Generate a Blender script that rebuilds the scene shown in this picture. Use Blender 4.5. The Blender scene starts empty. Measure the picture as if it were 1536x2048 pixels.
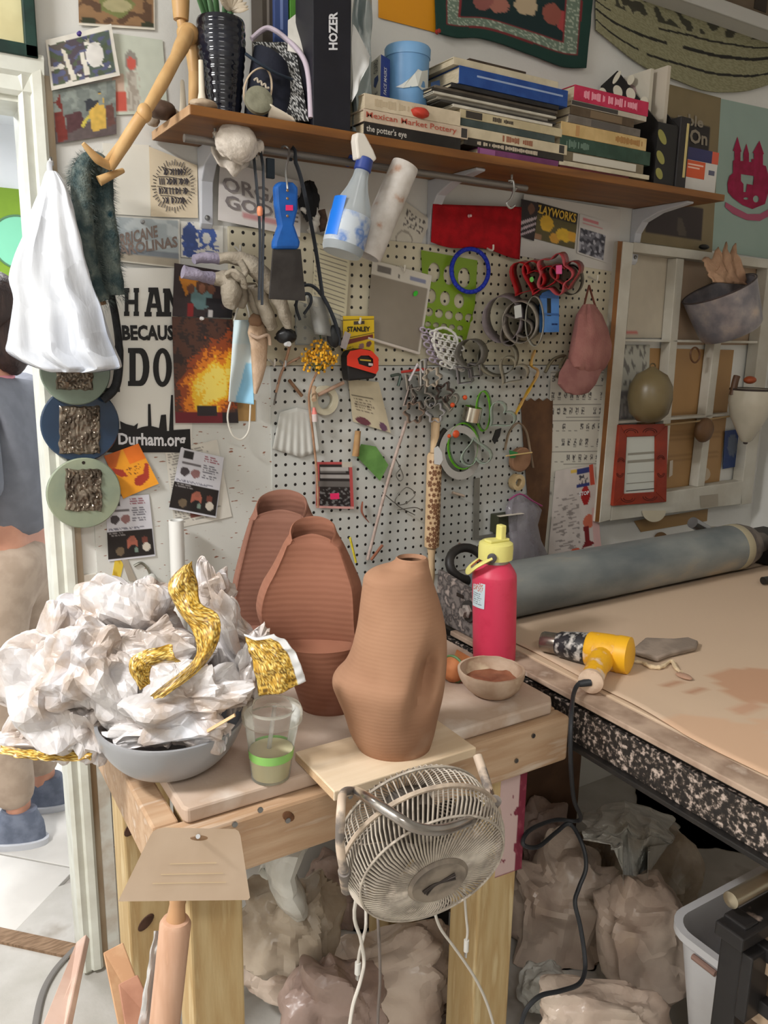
import bpy, bmesh, math, random
from mathutils import Vector as V, Matrix, noise as NZ
R = random.Random(7)
sc = bpy.context.scene
COL = sc.collection
rad = math.radians
# ---------------------------------------------------------------- camera
FPX = 1598.5
CAM = V((0, -1.78, 1.52))
_p, _y, _r = rad(12.3), rad(31.71), rad(1.05)
FW = V((math.sin(_y) * math.cos(_p), math.cos(_y) * math.cos(_p), -math.sin(_p)))
_rt = V((math.cos(_y), -math.sin(_y), 0))
_up = _rt.cross(FW)
RT = _rt * math.cos(_r) + _up * math.sin(_r)
UP = -_rt * math.sin(_r) + _up * math.cos(_r)
cd = bpy.data.cameras.new('camera')
cam = bpy.data.objects.new('camera', cd)
COL.objects.link(cam)
cd.sensor_fit = 'HORIZONTAL'
cd.sensor_width = 36
cd.lens = 36 * FPX / 1536
cd.clip_start = 0.02
cam.matrix_world = Matrix(((RT.x, UP.x, -FW.x, CAM.x), (RT.y, UP.y, -FW.y, CAM.y), (RT.z, UP.z, -FW.z, CAM.z), (0, 0, 0, 1)))
sc.camera = cam
# ---------------------------------------------------------------- world, lights, exposure
wd = bpy.data.worlds.new('world')
sc.world = wd
wd.use_nodes = True
wd.node_tree.nodes['Background'].inputs[0].default_value = (.8, .87, 1, 1)
wd.node_tree.nodes['Background'].inputs[1].default_value = .6
def area(name, loc, target, size, power, color):
    d = bpy.data.lights.new(name, 'AREA')
    d.shape = 'RECTANGLE'; d.size, d.size_y = size; d.energy = power; d.color = color
    o = bpy.data.objects.new(name, d); COL.objects.link(o)
    o.location = loc
    o.rotation_euler = (V(target) - V(loc)).to_track_quat('-Z', 'Y').to_euler()
    return o
area('studio_lamp_light', (-1.1, -.85, 2.66), (-.85, -.75, 0), (.5, .22), 60, (1, .99, .985))
area('added_rear_fill', (-.2, -2.7, 2.66), (.0, -2.3, 0), (1.1, .22), 18, (1, .99, .985))  # added fill from behind the viewer, brightens the fronts of things
area('added_hall_light', (-.1, 1.3, 2.36), (-.1, 1.3, 0), (1.2, .5), 40, (.93, .96, 1))  # added lamp standing in for the daylight in the hall
sc.view_settings.view_transform = 'Standard'
sc.view_settings.look = 'None'
sc.view_settings.gamma = 1
sc.view_settings.use_curve_mapping = False
sc.view_settings.exposure = 0.0
# ---------------------------------------------------------------- pixel <-> place
def ray(px, py):
    return FW + RT * ((px - 768) / FPX) - UP * ((py - 1024) / FPX)
def W(px, py, off=0):            # point on the plane 'off' in front of the back wall
    d = ray(px, py); return CAM + d * ((-off - CAM.y) / d.y)
def T(px, py, z):                # point on a level surface
    d = ray(px, py); return CAM + d * ((z - CAM.z) / d.z)
VH = V((math.sin(_y), math.cos(_y), 0))     # level view direction
RH = V((math.cos(_y), -math.sin(_y), 0))
def F(px, py, base):             # point on the upright plane through base, square to the view
    d = ray(px, py); return CAM + d * ((V(base) - CAM).dot(VH) / d.dot(VH))
def lerp(a, b, t): return a + (b - a) * t
def nz(x, y=0, z=0): return NZ.noise(V((x, y, z)))
def S(r, g, b):
    f = lambda c: c / 12.92 if c <= .04045 else ((c + .055) / 1.055) ** 2.4
    return (f(r / 255), f(g / 255), f(b / 255))
# ---------------------------------------------------------------- materials
MATS = {}
def M(name, c, c2=None, sc_=25, r=.6, m=0, bump=0, bs=None, tr=0, coat=0, em=0, st=(1, 1, 1), det=4, lo=.4, hi=.6, ior=1.45, c3=None, sss=0, kind='noise'):
    if name in MATS: return MATS[name]
    mt = bpy.data.materials.new(name); mt.use_nodes = True
    nt = mt.node_tree; nd = nt.nodes; lk = nt.links
    b = nd['Principled BSDF']
    c = S(*c)
    b.inputs['Base Color'].default_value = (*c, 1)
    b.inputs['Roughness'].default_value = r
    b.inputs['Metallic'].default_value = m
    b.inputs['Transmission Weight'].default_value = tr
    b.inputs['Coat Weight'].default_value = coat
    b.inputs['IOR'].default_value = ior
    if sss: b.inputs['Subsurface Weight'].default_value = sss; b.inputs['Subsurface Radius'].default_value = (.01, .01, .01)
    if em:
        b.inputs['Emission Color'].default_value = (*c, 1); b.inputs['Emission Strength'].default_value = em
    tc = nd.new('ShaderNodeTexCoord'); mp = nd.new('ShaderNodeMapping')
    mp.inputs['Scale'].default_value = st
    lk.new(tc.outputs['Object'], mp.inputs[0])
    if c2 or c3:
        n = nd.new('ShaderNodeTexNoise'); n.inputs['Scale'].default_value = sc_; n.inputs['Detail'].default_value = det
        lk.new(mp.outputs[0], n.inputs['Vector'])
        cr = nd.new('ShaderNodeValToRGB')
        cr.color_ramp.elements[0].position = lo; cr.color_ramp.elements[1].position = hi
        cr.color_ramp.elements[0].color = (*c, 1); cr.color_ramp.elements[1].color = (*S(*(c2 or c3)), 1)
        if c2 and c3:
            e = cr.color_ramp.elements.new(min(1, hi + (1 - hi) * .3)); e.color = (*S(*c3), 1)
        lk.new(n.outputs[0], cr.inputs[0]); lk.new(cr.outputs[0], b.inputs['Base Color'])
    if bump:
        if kind == 'wave':
            n2 = nd.new('ShaderNodeTexWave'); n2.bands_direction = 'Z'; n2.inputs['Scale'].default_value = bs or 60
            n2.inputs['Distortion'].default_value = 2.5; n2.inputs['Detail'].default_value = 2; n2.inputs['Detail Scale'].default_value = .6
            o_ = n2.outputs['Fac']
        else:
            n2 = nd.new('ShaderNodeTexNoise'); n2.inputs['Scale'].default_value = bs or sc_ * 3; n2.inputs['Detail'].default_value = 3
            o_ = n2.outputs[0]
        lk.new(mp.outputs[0], n2.inputs['Vector'])
        bp = nd.new('ShaderNodeBump'); bp.inputs['Strength'].default_value = bump; bp.inputs['Distance'].default_value = .01
        lk.new(o_, bp.inputs['Height']); lk.new(bp.outputs[0], b.inputs['Normal'])
    MATS[name] = mt
    return mt
def printmat(name, r=.55, coat=0):
    if name in MATS: return MATS[name]
    mt = bpy.data.materials.new(name); mt.use_nodes = True
    nt = mt.node_tree; b = nt.nodes['Principled BSDF']
    a = nt.nodes.new('ShaderNodeVertexColor'); a.layer_name = 'Col'
    nt.links.new(a.outputs[0], b.inputs['Base Color'])
    b.inputs['Roughness'].default_value = r; b.inputs['Coat Weight'].default_value = coat
    MATS[name] = mt; return mt
PRINT = printmat('printed_paper'); GLOSS = printmat('printed_gloss', .3); FABP = printmat('printed_cloth', .9)
# ---------------------------------------------------------------- mesh building
class MB:
    def __init__(s): s.v = []; s.f = []; s.c = None
    def add(s, vs, fs):
        o = len(s.v); s.v += [V(p) for p in vs]; s.f += [tuple(i + o for i in f) for f in fs]; return s
    def hexa(s, p):              # 4 front corners then 4 back corners, same order
        return s.add(p, [(0, 1, 2, 3), (7, 6, 5, 4), (0, 4, 5, 1), (1, 5, 6, 2), (2, 6, 7, 3), (3, 7, 4, 0)])
    def box(s, a, b, rot=None, c=None):
        a, b = V(a), V(b)
        p = [V((x, y, z)) for y in (a.y, b.y) for x, z in ((a.x, a.z), (b.x, a.z), (b.x, b.z), (a.x, b.z))]
        if rot is not None:
            c = V(c) if c is not None else (a + b) / 2
            p = [rot @ (q - c) + c for q in p]
        return s.hexa(p)
    def loft(s, rings, closed=True, cap0=True, cap1=True):
        n = len(rings[0]); o = len(s.v)
        for r in rings: s.v += [V(p) for p in r]
        for i in range(len(rings) - 1):
            for j in range(n if closed else n - 1):
                k = (j + 1) % n
                s.f.append((o + i * n + j, o + i * n + k, o + (i + 1) * n + k, o + (i + 1) * n + j))
        if closed and cap0: s.f.append(tuple(o + j for j in range(n - 1, -1, -1)))
        if closed and cap1: s.f.append(tuple(o + (len(rings) - 1) * n + j for j in range(n)))
        return s
    def tube(s, pts, r, n=8, cap=True, closed=False, flat=None):
        pts = [V(p) for p in pts]; m = len(pts); rings = []; prev = None
        for i, p in enumerate(pts):
            if closed: t = pts[(i + 1) % m] - pts[i - 1]
            else: t = pts[min(i + 1, m - 1)] - pts[max(i - 1, 0)]
            t = t.normalized() if t.length > 1e-9 else V((0, 0, 1))
            if prev is None:
                a = V((0, 0, 1)) if abs(t.z) < .9 else V((1, 0, 0))
                u = t.cross(a).normalized()
            else:
                u = (prev - t * prev.dot(t)); u = u.normalized() if u.length > 1e-9 else t.orthogonal().normalized()
            prev = u; w = t.cross(u)
            rr = r[i] if isinstance(r, (list, tuple)) else r
            fx, fy = (1, 1) if flat is None else flat
            rings.append([p + (u * (math.cos(2 * math.pi * k / n) * fx) + w * (math.sin(2 * math.pi * k / n) * fy)) * rr for k in range(n)])
        if closed: rings.append(rings[0])
        return s.loft(rings, True, cap and not closed, cap and not closed)
    def lathe(s, prof, o=(0, 0, 0), n=32, ax=None, cap0=True, cap1=True, el=(1, 1)):
        o = V(o); ax = V(ax).normalized() if ax is not None else V((0, 0, 1))
        u = ax.orthogonal().normalized() if abs(ax.z) < .999 else V((1, 0, 0)); w = ax.cross(u)
        return s.loft([[o + ax * z + (u * math.cos(2 * math.pi * k / n) * el[0] + w * math.sin(2 * math.pi * k / n) * el[1]) * max(r, 1e-5) for k in range(n)] for r, z in prof], True, cap0, cap1)
    def cyl(s, a, b, r, n=16): return s.tube([a, b], r, n)
    def grid(s, fn, nu, nv):
        o = len(s.v)
        for j in range(nv + 1):
            for i in range(nu + 1): s.v.append(V(fn(i / nu, j / nv)))
        for j in range(nv):
            for i in range(nu):
                a = o + j * (nu + 1) + i; s.f.append((a, a + nu + 1, a + nu + 2, a + 1))
        return s
    def prism(s, poly, d):
        poly = [V(p) for p in poly]; n = len(poly); d = V(d)
        return s.add(poly + [p + d for p in poly], [tuple(range(n)), tuple(range(2 * n - 1, n - 1, -1))] + [(i, i + n, (i + 1) % n + n, (i + 1) % n) for i in range(n)])
    def crumple(s, c, rx, ry, rz, n=40, amp=.16, seed=0, sq=.9, frq=(1.1, 3.2), k=9):
        c = V(c); g = random.Random(seed); W_ = []
        for i in range(k):
            d = V((g.gauss(0, 1), g.gauss(0, 1), g.gauss(0, 1))).normalized(); f = g.uniform(*frq); W_.append((d, f, g.random(), amp * g.uniform(.5, 1.2) / f))
        rings = []
        for i in range(1, n):
            th = math.pi * i / n; ring = []
            for q in range(2 * n):
                ph = math.pi * q / n
                d = V((math.sin(th) * math.cos(ph), math.sin(th) * math.sin(ph), math.cos(th)))
                dd = d + V((NZ.noise(d * 1.6 + V((seed, 0, 0))), NZ.noise(d * 1.6 + V((0, seed, 0))), NZ.noise(d * 1.6 + V((0, 0, seed))))) * .35
                a = 1
                for w, f, p_, am in W_: a += am * (abs(((dd.dot(w) * f + p_) % 1) - .5) * 4 - 1)
                e = V([math.copysign(abs(t) ** sq, t) for t in d])
                ring.append(c + V((e.x * rx, e.y * ry, e.z * rz)) * a)
            rings.append(ring)
        return s.loft(rings)
    def blob(s, c, rx, ry, rz, n=24, amp=.15, fr=3, seed=0, rot=None, facet=0, sq=1):
        c = V(c); rings = []
        for i in range(1, n):
            th = math.pi * i / n; ring = []
            for k in range(2 * n):
                ph = math.pi * k / n
                d = V((math.sin(th) * math.cos(ph), math.sin(th) * math.sin(ph), math.cos(th)))
                q = d * fr + V((seed, seed * 1.7, -seed))
                a = 1 + amp * (NZ.noise(q) + .5 * NZ.noise(q * 2.1))
                if facet:
                    a += facet * (abs(NZ.noise(q * 1.7)) - .25 + .5 * abs(NZ.noise(q * 3.7)))
                if sq != 1: d = V([math.copysign(abs(e) ** sq, e) for e in d])
                e = V((d.x * rx, d.y * ry, d.z * rz)) * a
                if rot is not None: e = rot @ e
                ring.append(c + e)
            rings.append(ring)
        return s.loft(rings)
WL = {}
def emp(name, loc, label=None, cat=None, group=None):
    o = bpy.data.objects.new(name, None); COL.objects.link(o); o.location = loc; WL[o] = V(loc)
    o.empty_display_size = .02
    if label: tag(o, label, cat, group)
    return o
def tag(o, label=None, cat=None, group=None, kind=None):
    if label: o['label'] = label
    if cat: o['category'] = cat
    if group: o['group'] = group
    if kind: o['kind'] = kind
    return o
def ob(name, mb, mat, parent=None, sm=True, bev=0, sub=0, solid=0, kind=None, label=None, sharp=38, orient=True):
    lo = V([min(p[i] for p in mb.v) for i in range(3)]); hi = V([max(p[i] for p in mb.v) for i in range(3)])
    base = V(((lo.x + hi.x) / 2, (lo.y + hi.y) / 2, lo.z))
    me = bpy.data.meshes.new(name)
    me.from_pydata([p - base for p in mb.v], [], mb.f)
    if orient:
        bm = bmesh.new(); bm.from_mesh(me); bmesh.ops.recalc_face_normals(bm, faces=bm.faces); bm.to_mesh(me); bm.free()
    if mb.c:
        ca = me.color_attributes.new('Col', 'FLOAT_COLOR', 'POINT')
        for i, c in enumerate(mb.c): ca.data[i].color = (*c, 1)
    for p in me.polygons: p.use_smooth = sm
    me.materials.append(mat)
    o = bpy.data.objects.new(name, me); COL.objects.link(o)
    WL[o] = base
    if parent is not None: o.parent = parent; o.location = base - WL[parent]
    else: o.location = base
    if solid:
        md = o.modifiers.new('s', 'SOLIDIFY'); md.thickness = solid; md.offset = 0
    if bev:
        md = o.modifiers.new('b', 'BEVEL'); md.width = bev; md.segments = 2; md.limit_method = 'ANGLE'; md.angle_limit = rad(40)
    if sub:
        md = o.modifiers.new('u', 'SUBSURF'); md.levels = sub; md.render_levels = sub
    if sm and not sub:
        try: me.set_sharp_from_angle(angle=rad(sharp))
        except Exception: pass
    if kind: o['kind'] = kind
    if label: o['label'] = label
    return o
def one(name, mb, mat, label, cat, group=None, **k):
    return tag(ob(name, mb, mat, **k), label, cat, group)
def struct(name, mb, mat, **k):
    return tag(ob(name, mb, mat, sm=k.pop('sm', False), **k), kind='structure')
def cp(o, delta=(0, 0, 0), label=None, rz=0):       # copy a thing with its parts
    c = o.copy(); COL.objects.link(c); c.location = o.location + V(delta); WL[c] = WL[o] + V(delta)
    c.rotation_euler.z += rz
    if label: c['label'] = label
    for ch in list(o.children):
        d = ch.copy(); COL.objects.link(d); d.parent = c; WL[d] = WL[ch] + V(delta)
        for g in list(ch.children):
            e = g.copy(); COL.objects.link(e); e.parent = d; WL[e] = WL[g] + V(delta)
    return c
# ---------------------------------------------------------------- flat print
def inpoly(u, v, P):
    r = False; n = len(P)
    for i in range(n):
        (x1, y1), (x2, y2) = P[i], P[i - 1]
        if (y1 > v) != (y2 > v) and u < (x2 - x1) * (v - y1) / (y2 - y1) + x1: r = not r
    return r
def pic(base, L=(), mott=0, ms=8, seed=0):
    base = S(*base); LL = [(k[0], k[1], S(*k[2])) + tuple(k[3:]) for k in L]
    def fn(u, v):
        c = base
        for l in LL:
            k, a, cc = l[:3]
            if k == 'r' and a[0] <= u <= a[2] and a[1] <= v <= a[3]: c = cc
            elif k == 'e' and ((u - a[0]) / a[2]) ** 2 + ((v - a[1]) / a[3]) ** 2 <= 1 + (l[3] * nz(u * 12, v * 12, seed) if len(l) > 3 else 0): c = cc
            elif k == 'p' and inpoly(u, v, a): c = cc
            elif k == 'n' and a[0] <= u <= a[2] and a[1] <= v <= a[3] and nz(u * l[3], v * l[4], seed + 3) > l[5]: c = cc
            elif k == 't' and a[0] <= u <= a[2] and a[1] <= v <= a[3]:      # rows of small type
                w = (v - a[1]) / (a[3] - a[1]) * l[3]
                if w % 1 < .5 and nz(u * 45, int(w) * 3.1, seed) > -.12 and u < a[0] + (a[2] - a[0]) * (.72 + .28 * abs(nz(int(w) * 2.3, seed))): c = cc
        if mott:
            k = 1 + mott * nz(u * ms, v * ms, seed)
            c = (c[0] * k, c[1] * k, c[2] * k)
        return c
    return fn
def sheet(name, quad, off, fn, label=None, cat=None, n=(24, 24), th=.0008, bow=0, bs=2, curl=0, parent=None, mat=None, group=None, sub=None):
    """thin card: quad = four pixel corners (TL, TR, BR, BL) or four points"""
    q = [p if isinstance(p, V) else W(p[0], p[1], off) for p in quad]
    nu, nv = n; nrm = (q[1] - q[0]).cross(q[3] - q[0]).normalized()
    if nrm.y > 0: nrm = -nrm
    if abs(nrm.y) < .3 and nrm.dot(FW) > 0: nrm = -nrm
    sd = R.random() * 50
    def pos(u, v):
        p = lerp(lerp(q[0], q[1], u), lerp(q[3], q[2], u), v)
        h = bow * nz(u * bs + sd, v * bs, sd) + curl * max(0, abs(u - .5) * 2 - .4) ** 2 * v + curl * .8 * max(0, v - .6) ** 2
        return p + nrm * max(h, -.0005 if not bow else h)
    mb = MB().grid(pos, nu, nv)
    k = len(mb.v)
    mb.v += [p - nrm * th for p in mb.v]
    mb.f = mb.f + [tuple(i + k for i in reversed(f)) for f in mb.f]
    w = nu + 1
    loop = [i for i in range(w)] + [w * j + nu for j in range(1, nv + 1)] + [w * nv + i for i in range(nu - 1, -1, -1)] + [w * j for j in range(nv - 1, 0, -1)]
    for a, b in zip(loop, loop[1:] + loop[:1]): mb.f.append((a, b, b + k, a + k))
    if fn is not None:
        cs = [fn(i / nu, j / nv) for j in range(nv + 1) for i in range(nu + 1)]
        mb.c = cs + cs
    o = ob(name, mb, mat or PRINT, parent)
    if label: tag(o, label, cat, group)
    return o
def txt(s, quad, off, mat, parent, name='lettering', bold=.0, th=.0006, label=None, fit=True, spacing=1):
    q = [p if isinstance(p, V) else W(p[0], p[1], off) for p in quad]
    cu = bpy.data.curves.new('t', 'FONT'); cu.body = s; cu.size = 1; cu.resolution_u = 2; cu.offset = bold
    cu.space_character = spacing; cu.space_line = .85; cu.align_x = 'LEFT'
    o = bpy.data.objects.new('t', cu); COL.objects.link(o)
    me = bpy.data.meshes.new_from_object(o); bpy.data.objects.remove(o); bpy.data.curves.remove(cu)
    xs = [v.co.x for v in me.vertices]; ys = [v.co.y for v in me.vertices]
    x0, x1, y0, y1 = min(xs), max(xs), min(ys), max(ys)
    nrm = (q[1] - q[0]).cross(q[3] - q[0]).normalized()
    if nrm.y > 0: nrm = -nrm
    if abs(nrm.y) < .3 and nrm.dot(FW) > 0: nrm = -nrm
    mb = MB()
    for v in me.vertices:
        u = (v.co.x - x0) / (x1 - x0 or 1); w = 1 - (v.co.y - y0) / (y1 - y0 or 1)
        mb.v.append(lerp(lerp(q[0], q[1], u), lerp(q[3], q[2], u), w) + nrm * th)
    mb.f = [tuple(p.vertices) for p in me.polygons]
    bpy.data.meshes.remove(me)
    return ob(name, mb, mat, parent, sm=False, orient=False, label=label)
def flat(splines, th, place):
    """filled outline with holes -> MB; place maps (x, y, depth 0..th) to a point"""
    cu = bpy.data.curves.new('t', 'CURVE'); cu.dimensions = '2D'; cu.fill_mode = 'BOTH'; cu.extrude = th / 2
    for sp in splines:
        s = cu.splines.new('POLY'); s.points.add(len(sp) - 1); s.use_cyclic_u = True
        for p, (x, y) in zip(s.points, sp): p.co = (x, y, 0, 1)
    o = bpy.data.objects.new('t', cu); COL.objects.link(o)
    me = bpy.data.meshes.new_from_object(o); bpy.data.objects.remove(o); bpy.data.curves.remove(cu)
    mb = MB(); mb.v = [V(place(v.co.x, v.co.y, v.co.z + th / 2)) for v in me.vertices]; mb.f = [tuple(p.vertices) for p in me.polygons]
    bpy.data.meshes.remove(me); return mb
def circ(cx, cy, rx, ry=None, n=20, ph=0): 
    ry = ry or rx
    return [(cx + rx * math.cos(2 * math.pi * i / n + ph), cy + ry * math.sin(2 * math.pi * i / n + ph)) for i in range(n)]
def wp(off):                     # place() for pixel-space outlines hung on the wall
    return lambda x, y, d: W(x, y, off + d)
def bez(P, n=8):                 # smooth path through points
    P = [V(p) for p in P]; o = []
    for i in range(len(P) - 1):
        a = P[max(i - 1, 0)]; b = P[i]; c = P[i + 1]; d = P[min(i + 2, len(P) - 1)]
        for k in range(n):
            t = k / n
            o.append(.5 * ((2 * b) + (c - a) * t + (2 * a - 5 * b + 4 * c - d) * t * t + (3 * b - a - 3 * c + d) * t ** 3))
    o.append(P[-1]); return o
def sil(base, rows, ratio=.8, n=48, fn=None, m=1):
    """upright body from its outline: rows of (py, left px, right px[, depth ratio]); base = point it stands on"""
    base = V(base); rings = []; out = []
    for rw in rows:
        a = F(rw[1], rw[0], base); b = F(rw[2], rw[0], base)
        out.append(((a.z + b.z) / 2, (a - base).dot(RH), (b - base).dot(RH), rw[3] if len(rw) > 3 else ratio))
    if m > 1:
        fine = []
        for i in range(len(out) - 1):
            A = [out[max(i - 1, 0)], out[i], out[i + 1], out[min(i + 2, len(out) - 1)]]
            for k in range(m):
                t = k / m
                fine.append(tuple(.5 * (2 * A[1][j] + (A[2][j] - A[0][j]) * t + (2 * A[0][j] - 5 * A[1][j] + 4 * A[2][j] - A[3][j]) * t * t + (3 * A[1][j] - A[0][j] - 3 * A[2][j] + A[3][j]) * t ** 3) for j in range(4)))
        fine.append(out[-1]); out = fine
    for i, (z, l, r, k) in enumerate(out):
        c = (l + r) / 2; h = abs(r - l) / 2; ring = []
        for j in range(n):
            th = 2 * math.pi * j / n
            x, y = c + h * math.cos(th), h * k * math.sin(th)       # y>0 is away from the viewer
            zz = z
            if fn: x, y, zz = fn(x, y, zz, th, h, c, i / (len(out) - 1))
            p = base + RH * x + VH * y; ring.append(V((p.x, p.y, zz)))
        rings.append(ring)
    return rings
# ================================================================ THE ROOM
WHITE = M('wall_paint', (226, 225, 220), (216, 214, 208), 3, r=.7, bump=.05, bs=120)
XR, XL, YF, ZC = 2.73, -1.9, -3.3, 2.72
mb = MB()
DX0, DX1, DZ = -.62, .285, 1.965       # door opening
mb.box((DX1, 0, 0), (XR, .11, ZC)); mb.box((DX0, 0, DZ), (DX1, .11, ZC)); mb.box((XL, 0, 0), (DX0, .11, ZC))
struct('wall_back', mb, WHITE)
struct('wall_right', MB().box((XR, YF, 0), (XR + .1, .11, ZC)), WHITE)
struct('wall_left', MB().box((XL - .1, YF, 0), (XL, .11, ZC)), WHITE)
struct('wall_front', MB().box((XL, YF - .1, 0), (XR, YF, ZC)), WHITE)
struct('ceiling', MB().box((XL, YF, ZC), (XR, .11, ZC + .08)), M('ceiling_paint', (232, 230, 224), r=.9))
CONC = M('studio_concrete', (176, 172, 164), (196, 192, 186), 6, r=.75, bump=.08, bs=90, c3=(150, 140, 128), lo=.35, hi=.6)
struct('floor', MB().box((XL, YF, -.08), (XR, .36, 0)), CONC)
# hall beyond the door: tiled floor laid on the diagonal
HW = M('hall_paint', (236, 238, 240), r=.7)
fl = struct('floor_hall', MB().box((-1.9, .36, -.08), (1.3, 2.4, -.012)), M('tile_grout', (176, 170, 164), r=.9))
tile_m = M('hall_tile', (226, 222, 216), (212, 208, 202), 5, r=.35, bump=.03, bs=40)
TS, c45 = .272, math.sqrt(.5)
k = 0
tile0 = None
for i in range(-3, 9):
    for j in range(-9, 10):
        # tile axes: e1=(1,1)/sqrt2, e2=(-1,1)/sqrt2
        s0, d0 = .36 * c45 + i * TS, .47 * c45 + j * TS
        c1, c2 = s0 + TS / 2, d0 + TS / 2
        cx, cy = (c1 - c2) * c45, (c1 + c2) * c45
        if i < 0 or cy > 2.3 or cy < .1 or not -1.0 < cx < .95 or cx + cy < .40: continue
        if cy < .33 and cx > .25: continue
        if tile0 is None:
            tile0 = ob('tile', MB().box((cx - TS / 2 + .003, cy - TS / 2 + .003, -.012), (cx + TS / 2 - .003, cy + TS / 2 - .003, .001)), tile_m, fl, bev=.0015)
            tile0.rotation_euler.z = rad(45)
        else:
            t = tile0.copy(); COL.objects.link(t); t.parent = fl
            t.location = V((cx, cy, -.012)) - WL[fl]; WL[t] = V((cx, cy, -.012))
struct('trim_threshold', MB().prism([(.33 + .02, 0.0, .0), (.36 + .3, -.3, 0), (.36 + .3, -.245, 0), (-.55, .965, 0), (-.6, .955, 0)], (0, 0, .006)) if 0 else
       MB().prism([(.26, .05, 0), (.285, .05, 0), (.285, .085, 0), (-.6, .975, 0), (-.6, .91, 0)], (0, 0, .008)), M('threshold_wood', (150, 122, 96), (120, 94, 70), 30, r=.6, st=(1, 6, 1)))
struct('wall_hall_back', MB().box((-1.9, 2.4, 0), (1.3, 2.5, 2.5)), HW)
struct('wall_hall_right', MB().box((1.2, .11, 0), (1.3, 2.4, 2.5)), HW)
struct('wall_hall_left', MB().box((-2, .11, 0), (-1.9, 2.4, 2.5)), HW)
struct('ceiling_hall', MB().box((-1.9, .11, 2.42), (1.3, 2.4, 2.5)), HW)
# door casing and jamb
CAS = M('casing_paint', (226, 228, 218), (212, 212, 200), 12, r=.45, bump=.03, bs=60)
def casing(name, x0, x1, z0, z1, vert):
    m = MB()
    if vert:      # moulded profile run upright
        pr = [(x0, 0), (x0, -.012), (x0 + .008, -.017), (lerp(x0, x1, .45), -.013), (lerp(x0, x1, .55), -.02), (x1 - .006, -.022), (x1, -.018), (x1, 0)]
        m.loft([[(x, y, z) for x, y in pr] for z in (z0, z1)])
    else:
        pr = [(z0, 0), (z0, -.012), (z0 + .008, -.017), (lerp(z0, z1, .45), -.013), (lerp(z0, z1, .55), -.02), (z1 - .006, -.026), (z1, -.022), (z1, 0)]
        m.loft([[(x, y, z) for z, y in pr] for x in (x0, x1)])
    return struct(name, m, CAS, sm=False)
casing('trim_1', .262, .31, .012, 2.02, True)
casing('trim_2', DX0 - .06, .31, DZ - .01, 2.03, False)
casing('trim_3', DX0 - .06, DX0, .012, 2.0, True)
jm = MB().box((DX1 - .016, -.005, 0), (DX1 + .0, .115, DZ)); jm.box((DX0, -.005, 0), (DX0 + .016, .115, DZ)); jm.box((DX0, -.005, DZ - .02), (DX1, .115, DZ))
struct('door_1', jm, CAS)
# white hardboard strip beside the casing, seen above and below the bench
struct('trim_4', MB().box((.325, -.012, 0), (.352, 0, 1.0)), M('chipped_board', (222, 222, 214), (200, 190, 176), 18, r=.6))
struct('trim_5', MB().box((.311, -.006, 0), (.325, 0, 2.0)), M('rusty_gap', (168, 142, 112), (196, 184, 164), 10, r=.8, st=(1, 1, .3)))
# clay-spattered hardboard left of the pegboard
sp = M('spattered_hardboard', (216, 216, 210), (208, 208, 202), 4, r=.45)
nt = sp.node_tree
b = nt.nodes['Principled BSDF']; old = b.inputs['Base Color'].links[0].from_socket
tc = nt.nodes.new('ShaderNodeTexCoord'); mp = nt.nodes.new('ShaderNodeMapping'); mp.inputs['Scale'].default_value = (60, 60, 190)
n1 = nt.nodes.new('ShaderNodeTexNoise'); n1.inputs['Scale'].default_value = 1; n1.inputs['Detail'].default_value = 1
cr = nt.nodes.new('ShaderNodeValToRGB'); cr.color_ramp.elements[0].position = .70; cr.color_ramp.elements[1].position = .73
mx = nt.nodes.new('ShaderNodeMix'); mx.data_type = 'RGBA'; mx.inputs[7].default_value = (*S(150, 104, 84), 1)
nt.links.new(tc.outputs['Object'], mp.inputs[0]); nt.links.new(mp.outputs[0], n1.inputs['Vector']); nt.links.new(n1.outputs[0], cr.inputs[0])
nt.links.new(cr.outputs[0], mx.inputs[0]); nt.links.new(old, mx.inputs[6]); nt.links.new(mx.outputs[2], b.inputs['Base Color'])
struct('wall_panel', MB().box((.354, -.008, .3), (.772, 0, 1.6)), sp)
# ---- pegboards
def pegmat(name, c, dirt):
    mt = M(name, c, dirt, 5, r=.5, lo=.45, hi=.75)
    nt = mt.node_tree; b = nt.nodes['Principled BSDF']; old = b.inputs['Base Color'].links[0].from_socket
    tc = nt.nodes.new('ShaderNodeTexCoord')
    mp = nt.nodes.new('ShaderNodeVectorMath'); mp.operation = 'MULTIPLY'; mp.inputs[1].default_value = (1 / .0254, 0, 1 / .0254)
    fr = nt.nodes.new('ShaderNodeVectorMath'); fr.operation = 'FRACTION'
    sb = nt.nodes.new('ShaderNodeVectorMath'); sb.operation = 'SUBTRACT'; sb.inputs[1].default_value = (.5, 0, .5)
    ln = nt.nodes.new('ShaderNodeVectorMath'); ln.operation = 'LENGTH'
    cr = nt.nodes.new('ShaderNodeMapRange'); cr.inputs[1].default_value = .135; cr.inputs[2].default_value = .17
    mx = nt.nodes.new('ShaderNodeMix'); mx.data_type = 'RGBA'; mx.inputs[6].default_value = (.012, .010, .009, 1)
    for a, c_ in ((tc.outputs['Object'], mp.inputs[0]), (mp.outputs[0], fr.inputs[0]), (fr.outputs[0], sb.inputs[0]), (sb.outputs[0], ln.inputs[0]), (ln.outputs['Value'], cr.inputs[0]), (cr.outputs[0], mx.inputs[0]), (old, mx.inputs[7]), (mx.outputs[2], b.inputs['Base Color'])): nt.links.new(a, c_)
    return mt
PGT = .012
def peg(name, x0, x1, z0, z1, mat, label):
    o = one(name, MB().box((x0, -PGT, z0), (x1, -.0008, z1)), mat, label, 'pegboard', sm=False); return o
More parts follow.
